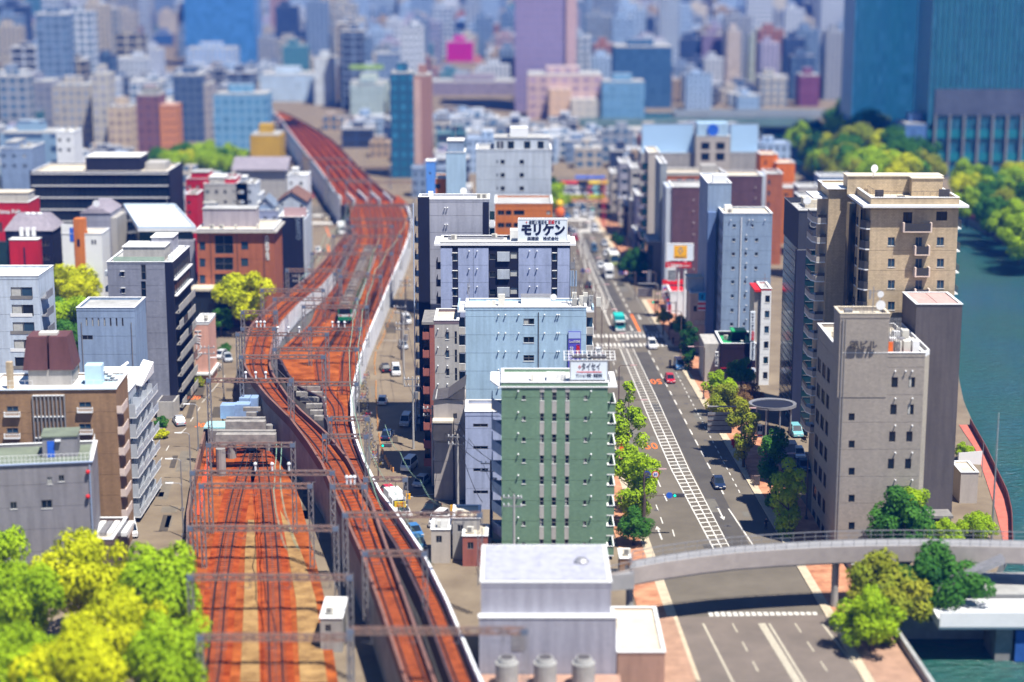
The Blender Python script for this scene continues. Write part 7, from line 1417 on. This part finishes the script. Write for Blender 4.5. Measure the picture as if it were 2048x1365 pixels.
t=thing('vending_machine','yellow vending machine at the shaded right hand street corner','vending machine',G(900,975),0); part('cabinet',MB().box(-.5,0,0,.5,.7,1.9),M['yellow'],t); part('display',MB().box(-.42,-.03,1.,.42,-.003,1.7),M['g2'],t)
signboard('parking_sign','small green sign with a black P beside the dark utility pole',901,948,913,958,atD(905,955,G(905,1000).y).y,mat('sign_lime',(.5,.75,.1),.5,0),[('P',907,953,7,M['black'],{'b':.03})],thick=.2)
signboard('yellow_parking_sign','large yellow board with red lettering on the gantry mast beside the viaduct',789,1004,812,1015,G(800,1035).y,M['yellow'],[('パーク',800,1007,4,M['inkr'],{'w':14}),('24H',800,1012,3.5,M['inkr'],{'w':12})],thick=.2)
signboard('yellow_parking_sign','small orange yellow board above the large yellow one',812,988,821,999,G(815,1035).y,mat('sign_yellow',(.95,.47,.01),.5,0),[('P',816,993,6,M['ink'],{})],thick=.2)
g=G(905,1040); t=thing('road_works_sign','yellow figure shaped road sign at the corner before the lavender block','sign',g); part('board',MB().box(-.3,0,.4,.3,.1,2.2),mat('sign_yellow',(.95,.47,.01),.5,0),t); part('post',MB().box(-.05,.1,0,.05,.2,2.),M['steel'],t)
for x,y,l in ((1381,668,'dark'),(1294+20,668,'slim')): pass
for i in range(8):
    g=G(1492+i*2.2,942+i*4.6); t=thing('railing_post','short brown railing post row at the right kerb below the orange tipped tree','guard rail',g,0,'brown kerb guard posts'); part('post',MB().tube((0,0,.1),(0,0,1.),.07,n=5),lampb,t); part('rail',MB().tube((0,0,.9),(.28,-1.,.9),.04,n=4).tube((0,0,.5),(.28,-1.,.5),.04,n=4),lampb,t)
for x,y in ((1513,972),(1312+15,600),(1425,760),(1344,660)):
    t=thing('control_cabinet','dark brown street control cabinet on the right pavement','cabinet',G(x,y),0,'control cabinets on the right pavement'); part('cabinet',MB().box(-.45,-.3,.1,.45,.3,1.6),lampb,t); part('cabinet_door',MB().box(-.4,-.33,.3,.4,-.305,1.5),M['steeld'],t)
# planters and garden corner left
for x,y,k,l in ((403,755,'green','low green hedge at the foot of the pink building'),(396,765,'olive','reddish flower bed beside the pink building'),(322,845,'green','green shrub at the corner of the grey balcony tower'),(322,868,'yellow','yellow flowering shrub below the green one at the tower corner'),(238,1000,'lime','yellow green plant at the foot of the white balcony building'),(450,697,'green','small roundabout shrub in an orange rimmed bed')):
    g=G(x,y,.8); t=thing('shrub',l,'shrub',(g.x,g.y,0)); c=link('foliage',crown_mesh(k,1,'round'),t,(0,0,.8)); c.scale=(1.3,1.3,1.)
t=thing('white_wall_kiosk','white walled garage box with an open top beside the grey balcony tower','garage',G(332,838)); part('wall',MB().box(-1.5,0,0,1.5,5,3.),lgrey,t); part('opening',MB().box(-1.2,.3,3.01,1.2,4.5,3.04),M['steeld'],t)
t=thing('red_pillar_sign','red vertical pillar sign at the forecourt entrance','sign',G(428,722)); part('pillar',MB().box(-.5,0,0,.5,.5,3.6),M['red'],t); part('face',MB().box(-.3,-.03,.6,.3,-.003,3.2),mat('sign_gold',(.6,.45,.1),.4,0),t)
t=thing('orange_mascot_figure','inflatable orange figure beside the orange brick building at the far junction','balloon figure',G(1119,440)); part('body',MB().ball((0,0,2.2),1.5,sz=1.3),M['orange'],t); part('head',MB().ball((0,0,4.8),1.2),M['yellow'],t)
for x,y,c,l in ((1148,383,'red','red roofed stall in the far car park'),(1186,383,'yellow','yellow banner wall in the far car park'),(1180,372,'blue','blue awning in the far car park')):
    g=G(x,y); t=thing('market_stall',l,'stall',g); part('awning',MB().box(-5,0,2.4,5,4,2.9),M[c],t); part('post',MB().box(-4.8,.1,0,-4.6,.3,2.4).box(4.6,.1,0,4.8,.3,2.4),M['steel'],t)
t=thing('red_pylon','slim red tower mast beside the far pavement','mast',G(1207,455)); part('mast',MB().truss((0,0,0),(0,0,14),.9,r=.08,step=1.2),M['red'],t)
t=thing('river_flagpole','tall pale pole on the riverside path by the water','pole',G(1983,1080)); part('pole',MB().tube((0,0,0),(0,0,18),.16,.09,n=6),M['steel'],t)
t=thing('riverside_banner','white banner sheet tied beside the riverside path','banner',G(1940,955)); part('cloth',MB().hull2([(-1.9,0,2.2),(1.6,0,2.),(1.6,.05,2.),(-1.9,.05,2.2)],[(-1.9,0,3.9),(1.7,0,4.2),(1.7,.05,4.2),(-1.9,.05,3.9)]),M['inkw'],t); part('post',MB().tube((1.8,0,0),(1.8,0,5.5),.06).tube((-2,0,0),(-2,0,4),.06),M['steel'],t)
# ================================================================ FAR CITY
rg=random.Random(11)
# bounding circles of what stands already
busy=[]
for o in list(C.objects):
    if o.type=='EMPTY' and o.get('category') in ('building','apartment building','office building','house','tower','hall','restaurant','showroom','shop building','annexe','hut'):
        xs=[];ys_=[]
        bb=None
        for ch in o.children:
            if ch.type=='MESH' and ch.name.split('.')[0] in('wall','glass_wall'):
                M4=Matrix.Translation(o.location)@o.rotation_euler.to_matrix().to_4x4()@Matrix.Translation(ch.location)
                for v in ch.bound_box: w=M4@Vector(v); xs.append(w.x); ys_.append(w.y)
        if xs: busy.append((min(xs)-2,min(ys_)-2,max(xs)+2,max(ys_)+2))
def proj(x,y,z):
    zc=y*cp-(z-CH)*sp; yc=y*sp+(z-CH)*cp; return (1024+F*x/zc,682.5-F*yc/zc)
RC=[(545,575,226),(560,592,245),(590,672,290),(640,735,345),(600,790,395),(600,826,430),(560,850,470),(480,850,620),(470,850,740),(370,850,900),(240,980,1100)]  # rail + streets corridor (x0,x1,y)
def corr(y):
    if y<226: return None
    pr_=sorted(RC,key=lambda q:q[2])
    for a,b in zip(pr_,pr_[1:]):
        if a[2]<=y<=b[2]: f=(y-a[2])/(b[2]-a[2]); return (a[0]+(b[0]-a[0])*f,a[1]+(b[1]-a[1])*f)
    return None
def road(y):
    if y>352:
        x0=1024+F*RD(23,0).x*0; 
    return None
VIS=[(365,508,135,1240),(1030,1150,150,900),(1055,1205,240,862),(893,966,140,1280),(780,862,330,640),(272,350,300,700),(345,420,305,760),(427,533,315,700),(0,112,330,560),(104,262,300,720),(520,668,235,940),(1228,1345,200,920),(500,560,325,640),(860,1045,225,1000),(700,775,235,880),(1205,1290,235,850),(1600,1640,205,930),(1352,1482,150,1050),(300,345,150,1500)]
def ok(x,y,w,d,H):
    xa,_=proj(x,y,0); xb,_=proj(x+w,y,0); _,yt0=proj(x,y,H)
    for (a,b,yv,D) in VIS:
        if xb>a and xa<b and ((y<D and yt0<yv) or abs(y-D)<32): return False
    for q in busy:
        if x+w>q[0] and x<q[2] and y+d>q[1] and y<q[3]: return False
    for (cx,cy) in ((x,y),(x+w,y),(x+w/2,y)):
        px0,pyb=proj(cx,cy,0); _,pyt=proj(cx,cy,H)
        for k in range(7):
            yy_=pyt+(pyb-pyt)*k/6; c=corr(yy_)
            if c and c[0]<px0<c[1]: return False
            g=G(px0,min(max(yy_,-60),1300)); t=g.x*math.cos(YW)+g.y*math.sin(YW); s=-g.x*math.sin(YW)+g.y*math.cos(YW)
            if s<650 and 20<t<57: return False
            if s<640 and 12<t<60 and s>535: return False
        g=Vector((cx,cy)); py=pyb
        if px0>1880 and py>300: return False
        if py<420 and 250<py and interp(BL,py)-12<px0<interp(BR,py)+12: return False
        if 226<py<262 and 1140<px0<1660: return False
        for k in (0,.5,1.):
            yt_=pyt+(pyb-pyt)*k
            if 226<yt_<256 and 1180<px0<1620: return False
            if (205<yt_<480 and px0>1590) : return False
            if (290<yt_<350 and 300<px0<480): return False
    return True
PAL=[('white',(.62,.66,.72)),('pale_blue',(.42,.55,.74)),('beige',(.52,.46,.38)),('grey',(.36,.38,.42)),('blue_grey',(.22,.30,.44)),('tan',(.45,.33,.22)),('brick',(.38,.15,.10)),('lilac',(.42,.38,.5)),('navy',(.04,.07,.16)),('cream',(.62,.56,.45)),('pink',(.55,.34,.34)),('teal',(.08,.24,.3))]
PW=[20,16,10,16,14,6,3,3,6,8,1,3]
WN=[(.05,.08,.13),(.08,.14,.22),(.03,.04,.07)]
def fm(i,k): 
    nm,c=PAL[i]
    return farmat('far_%s_facade_%d'%(nm,k),c,WN[k%3],bw=(2.4,3.6,6.)[k%3],rh=(3.,3.3,3.6)[k%3],mort=(.7,.55,.4)[k%3])
cnt=0; stuff={}
def far_label(nm,px,py,H,k):
    L=[('azure tower',436,130),('lilac tower',1090,150),('pink podium',1130,215),('magenta block',920,110),('teal and brown tower',810,260),('plum brown tower',310,250),('slate blue tower',373,225),('sky blue office',480,250),('grey striped slab',50,220),('beige grey block',142,230),('white banded block',575,180),('amber building',530,290),('canal bridge',1400,243),('steel blue block',1288,170),('crimson block',1620,180),('navy glass office',200,380),('blue banded office',55,320),('mauve low slab',950,190),('peach tower',1468,130),('teal glass towers',1790,200),('white slab building',1030,320),('blank billboards',1400,280),('far viaduct bend',700,340),('silver tower',300,150),('slender white tower',648,170),('orange brick building',1050,390),('crimson long building',420,350)]
    n_,lx,ly=min(L,key=lambda q:(q[1]-px)**2+4*(q[2]-py)**2); dx,dy=px-lx,py-ly
    rel=('far ' if abs(dx)>90 else '')+('left of' if dx<-25 else ('right of' if dx>25 else ('before' if dy>0 else 'behind'))); rel=rel+(' and behind' if abs(dx)>25 and dy<-14 else (' and before' if abs(dx)>25 and dy>14 else ''))
    sz='low' if H<10 else ('mid height' if H<20 else ('tall' if H<32 else 'very tall')); pt=['dotted','gridded','banded'][k]
    return '%s %s %s block %s the %s'%(sz,pt,nm.replace('_',' '),rel.replace(' of and',' of and'),n_)
cells=[]
y=405.
while y<3700:
    st=12.5+ (y-400)*.007; half=y*.29+25; x=-half
    while x<half:
        w=rg.uniform(.62,.95)*st; d=rg.uniform(.6,.9)*st
        r_=rg.random()
        H=rg.uniform(7,14) if r_<.5 else (rg.uniform(12,24) if r_<.85 else rg.uniform(24,40))
        if y>800: H*=1.25
        if y>1500: H=rg.uniform(10,35) if r_<.75 else rg.uniform(35,85)
        cells.append((x+rg.uniform(0,st*.2),y+rg.uniform(0,st*.3),w,d,H)); x+=st*(1.08 if rg.random()<.8 else 1.5)
    y+=st*1.15
def add_far(x,y,w,d,H,i,k,label=None,name='far_building',m=None,group='buildings of the blurred city beyond'):
    t=thing(name,label or far_label(PAL[i][0],*proj(x,y,0),H,k),'building',(x,y,0),0.,group); m=m or fm(i,k)
    part('wall',MB().box(0,0,0,w,d,H),m,t); rm=M[['roofg','roofw','roofb','roofg'][rg.randint(0,3)]]
    b=MB(); p=.25; b.box(-.1,-.1,H,w+.1,p,H+.6); b.box(-.1,d-p,H,w+.1,d+.1,H+.6); b.box(-.1,p,H,p,d-p,H+.6); b.box(w-p,p,H,w+.1,d-p,H+.6); part('parapet',b,M['roofw'] if rg.random()<.5 else m,t)
    a=rg.uniform(.1,.5)*w; part('penthouse',MB().box(a,d*.3,H,a+w*.35,d*.75,H+rg.uniform(2,3.4)),m,t); return t
for (x,y,w,d,H) in cells:
    i=rg.choices(range(12),PW)[0]; k=rg.randint(0,2)
    pm=proj(x+w/2,y,0)[0]
    if y<640: H=min(H,9. if pm<1230 else 12.)
    if y<560 and pm>1230: continue
    if pm<345 and y<450: continue
    if not ok(x,y,w,d,H):
        H=rg.uniform(5,8)
        if not ok(x,y,w,d,H): continue
    if cnt<285: add_far(x,y,w,d,H,i,k); cnt+=1
    else:
        k=k%2+10*(y>1500); s_=stuff.setdefault((i,k),MB()); s_.box(x,y,0,x+w,y+d,H); s_.box(x+w*.2,y+d*.3,H,x+w*.6,y+d*.7,H+3)
dm=MB(); mats=[]
for n_,((i,k),s_) in enumerate(stuff.items()):
    off=len(dm.v); dm.v+=s_.v; dm.f+=[tuple(q+off for q in f) for f in s_.f]; dm.m+=[n_]*len(s_.f); mats.append(fm(i,k) if k<10 else mat('skyline_'+PAL[i][0],PAL[i][1],.8,.35,.02))
o=part('distant_city',dm,mats); tag(o,'countless small buildings of the hazy distant city','city',None,'stuff')
# landmark towers of the far city
def lm(x0,x1,yt,D,dep,m,label,name='far_tower',H=None,roof='roofg',cat='tower'):
    a=atD(x0,yt,D); c=atD(x1,yt,D); H=H or a.z; t=thing(name,label,cat,(a.x,D,0)); W=c.x-a.x
    part('wall',MB().box(0,0,0,W,dep,H),m,t); part('roof',MB().box(.3,.3,H,W-.3,dep-.3,H+.5),M[roof],t); part('roof_plant',MB().box(W*.25,dep*.3,H+.5,W*.7,dep*.7,H+3.5),m,t); t['_W']=W; return t,W,H
fmat=farmat
t,W,H=lm(365,508,-60,1240,30,fmat('azure_tower_facade',(.09,.28,.58),(.05,.18,.42),3,4,.4,True),'broad azure blue office tower rising out of the frame at the upper left',H=90.)
t,W,H=lm(1030,1148,-120,900,34,fmat('lilac_tower_facade',(.34,.27,.42),(.12,.14,.3),2.2,3.4,.8),'wide lilac high rise with pinkish balconied right edge rising out of the top',H=125.); part('balcony_edge',MB().box(W-3.5,-1.2,0,W+1.5,0-.01,124),fmat('pink_balcony_edge',(.62,.42,.42),(.25,.2,.3),4,3.4,1.4),t)
t,W,H=lm(1055,1205,152,862,28,fmat('pink_podium_facade',(.62,.45,.42),(.28,.2,.3),5,4,1.1),'pinkish beige podium building with striped upper floors at the foot of the lilac tower','podium_building',cat='building'); part('front_block',MB().box(10,-8,0,20,-.01,H*.72),fmat('peach_block_facade',(.75,.52,.36),(.4,.3,.28),4,4,1.4),t); part('terrace',MB().box(20.1,-10,0,W+3,-.01,H*.5),fmat('ivory_block_facade',(.66,.6,.52),(.3,.3,.32),4,3.5,1.2),t)
lm(893,946,84,1290,20,mat('magenta_billboard',(.62,.005,.30),.5,.1,.05),'vivid magenta square block in the hazy middle skyline',name='magenta_block',cat='building'); lm(946,966,125,1280,16,mat('scarlet_panel',(.7,.08,.08),.5,.1,.05),'small scarlet block right beside the magenta one',name='scarlet_block',cat='building')
for (x0,x1,yt,D,dp,c,wn,l) in ((1715,1868,-100,700,24,(.02,.18,.33),(.015,.13,.28),'left teal glass tower with fine vertical ribs filling the top right'),(1872,2110,-100,640,24,(.02,.17,.26),(.01,.1,.18),'nearer teal glass tower at the right edge with pale vertical fins at its foot')):
    t,W,H=lm(x0,x1,yt,D,dp,fmat('teal_tower_%d'%D,c,wn,1.6,4.,.35,True),l,H=120.)
    for j in range(int(W/1.9)): part('vertical_fin',MB().box(j*1.9,-.45,12,j*1.9+.22,-.01,118),mat('tower_fin',(.07,.2,.3),.5,.1,.3),t)
    if D==640:
        for j in range(7): part('foot_column',MB().box(2+j*5,-1.6,0,2.7+j*5,-.5,22),M['steel'],t)
        part('turquoise_band',MB().box(0,-.6,6,W,-.46,9),mat('turquoise_glass',(.02,.2,.26),.3,.1,.3),t); part('foot_band',MB().box(0,-.6,14,W,-.46,17),mat('turquoise_glass',(.02,.2,.26),.3,.1,.3),t); part('mauve_band',MB().box(2,-.6,22,W,-.46,31),mat('mauve_band',(.09,.11,.17),.6,.2,.2),t)  # two bands of plain turquoise glass and a mauve one above
lm(1810,1868,250,640,16,fmat('blue_low_glass',(.1,.2,.42),(.06,.14,.35),2,3.5,.5,True),'low blue glass wing in front of the left teal tower',name='glass_wing',cat='building')
t,W,H=lm(272,318,192,700,14,fmat('plum_brown_facade',(.22,.11,.13),(.1,.06,.1),3,3,.8),'plum brown flat tower with orange balcony wing',cat='apartment building'); part('orange_wing',MB().box(W+.02,-.5,0,W+6.4,12,H-3.5),fmat('orange_balcony_facade',(.62,.25,.11),(.2,.09,.08),8,3,1.3),t); part('stepped_top',MB().box(2,2,H,W-1,10,H+3),M['conc'],t)
for (x0,x1,yt,D,dp,c,wn,l) in ((345,402,152,760,20,(.10,.15,.24),(.03,.06,.14),'dark slate blue tower right of the plum brown one'),(398,420,170,765,16,(.42,.38,.36),(.2,.2,.24),'thin beige edged tower beside the slate blue tower'),(427,533,190,700,16,(.20,.38,.55),(.07,.2,.34),'sky blue office block with dark floor bands'),(0,103,165,760,18,(.30,.31,.38),(.13,.16,.24),'long grey striped apartment slab at the left edge'),(104,180,172,740,14,(.50,.46,.40),(.2,.24,.32),'beige and grey apartment block right of the grey slab'),(182,215,150,730,14,(.55,.52,.45),(.25,.26,.32),'pale apartment tower with striped balconies'),(215,262,215,720,14,(.62,.5,.36),(.25,.2,.2),'beige striped apartment block left of the plum brown tower'),(282,320,100,1000,14,(.5,.54,.62),(.3,.34,.44),'thin silver tower with tapering foot behind the plum brown one'),(520,628,150,960,24,(.55,.66,.78),(.32,.46,.62),'broad white and pale blue banded block'),(628,668,118,940,16,(.66,.7,.72),(.5,.55,.6),'slender white tower at the right of the white banded block'),(372,470,98,1150,20,(.55,.6,.7),(.1,.3,.6),'white building with blue windows in front of the azure tower'),(780,826,148,640,14,(.03,.11,.2),(.02,.14,.24),'dark teal glass apartment tower with brown side'),(1228,1345,95,920,26,(.06,.14,.26),(.03,.09,.19),'dark steel blue square office block right of the lilac tower'),(1455,1482,62,1050,14,(.6,.5,.4),(.4,.36,.36),'slim peach tower in the right skyline'),(1500,1542,70,1080,14,(.5,.55,.45),(.3,.36,.36),'slim pale olive tower in the right skyline'),(1600,1640,152,930,16,(.22,.07,.14),(.12,.05,.12),'dark crimson block near the canal head'),(1352,1400,62,1150,16,(.04,.1,.25),(.03,.08,.2),'deep navy tower in the right skyline'),(1405,1450,70,1120,16,(.28,.2,.3),(.12,.12,.22),'purple grey tower beside the navy tower'),(700,775,165,900,20,(.5,.58,.5),(.3,.4,.36),'pale building with a yellow green roof band'),(860,1045,165,1000,24,(.32,.26,.33),(.2,.2,.28),'long mauve low slab left of the lilac tower'),(1205,1290,165,850,16,(.2,.38,.55),(.12,.25,.42),'pale azure framed block right of the pink podium'),(300,345,68,1500,20,(.06,.14,.32),(.04,.1,.28),'deep blue tower in the far left skyline'),(95,160,0,1700,30,(.05,.12,.32),(.04,.1,.26),'dark blue tower in the upper left corner'),(20,80,20,1500,30,(.42,.36,.38),(.06,.14,.2),'mauve building with dark green windows at the upper left corner'),(540,580,55,1500,18,(.5,.5,.5),(.3,.32,.36),'thin pale grey tower in the upper skyline')):
    lm(x0,x1,yt,D,dp,fmat('lm_%d_%d'%(x0,yt),c,wn,3,3.3,.7),l,cat='tower' if x1-x0<60 else 'building')
t,W,H=lm(826,862,152,642,13,fmat('brown_tower_side',(.36,.2,.17),(.14,.08,.1),5,3.2,1.6),'brown ribbed tower joined to the dark teal tower'); part('light_rib',MB().box(.2,-.5,0,2.6,-.01,H-1),mat('pinkish_rib',(.6,.4,.34),.8,.1,.3),t)
part('roof_band',MB().box(0,-.5,22,16,-.02,24),mat('lime_roof',(.4,.6,.15),.7,.1,.3),lm(700,770,172,880,10,fmat('pale_mint',(.45,.55,.55),(.3,.4,.42),3,3,.8),'pale mint block with lime coloured band',cat='building')[0])
lm(500,560,272,640,14,mat('amber_block',(.55,.33,.03),.7,.2,.1),'amber yellow building with an arched opening beside the far viaduct',name='amber_building',cat='building')
lm(0,112,268,560,14,fmat('blue_band_office',(.25,.38,.52),(.04,.08,.16),14,4.2,1.2),'dark blue banded office slab at the left edge behind the crimson building',name='banded_office',cat='office building')
# long bridges across the canal head
for i,(x0,x1,y,z,m,l) in enumerate(((1160,1640,243,6.,(.16,.26,.27),'long dark green road bridge over the canal head'),(1350,1660,225,8.,(.34,.38,.42),'grey upper bridge behind the green road bridge'))):
    a=G(x0,y,z); c=G(x1,y,z); t=thing('canal_bridge',l,'bridge',(a.x,a.y,0)); part('deck',MB().box(0,0,z-2.4,c.x-a.x,14,z),mat('bridge_%d'%i,m,.8,.1,.1),t); part('parapet',MB().box(0,-.3,z-2.2,c.x-a.x,-.01,z+1.2),mat('bridge_%d'%i,m,.8),t)
    for k in range(5): part('pier',MB().box(10+k*22,3,-3,13+k*22,11,z-2.4),M['conc'],t)
# hills on the horizon
hm=mat('distant_hills',(.05,.09,.08),.95,.2,.002); b=MB(); N_=60
for r in range(3):
    for i in range(N_):
        x0=-4500+9000*i/N_; x1=-4500+9000*(i+1)/N_; h=lambda x:40+60*math.sin(x*.0013+r)+40*math.sin(x*.0041+2*r)+60*r
        b.quad((x0,9000+r*900,0),(x1,9000+r*900,0),(x1,9300+r*900,max(10,h(x1))),(x0,9300+r*900,max(10,h(x0)))); b.quad((x0,9300+r*900,max(10,h(x0))),(x1,9300+r*900,max(10,h(x1))),(x1,9900+r*900,0),(x0,9900+r*900,0))
struct('hills',b,hm)
# haze
hz=bpy.data.materials.new('haze_air'); hz.use_nodes=True; n=hz.node_tree; n.nodes.remove(n.nodes['Principled BSDF']); v=n.nodes.new('ShaderNodeVolumePrincipled'); v.inputs['Color'].default_value=(.015,.17,.85,1); v.inputs['Density'].default_value=HAZE; v.inputs['Anisotropy'].default_value=.2
n.links.new(v.outputs[0],n.nodes['Material Output'].inputs['Volume'])
o=part('haze',MB().box(-4600,-320,-6.5,4600,12200,262),hz); tag(o,'thin blue haze of the summer air over the city','haze',None,'stuff')
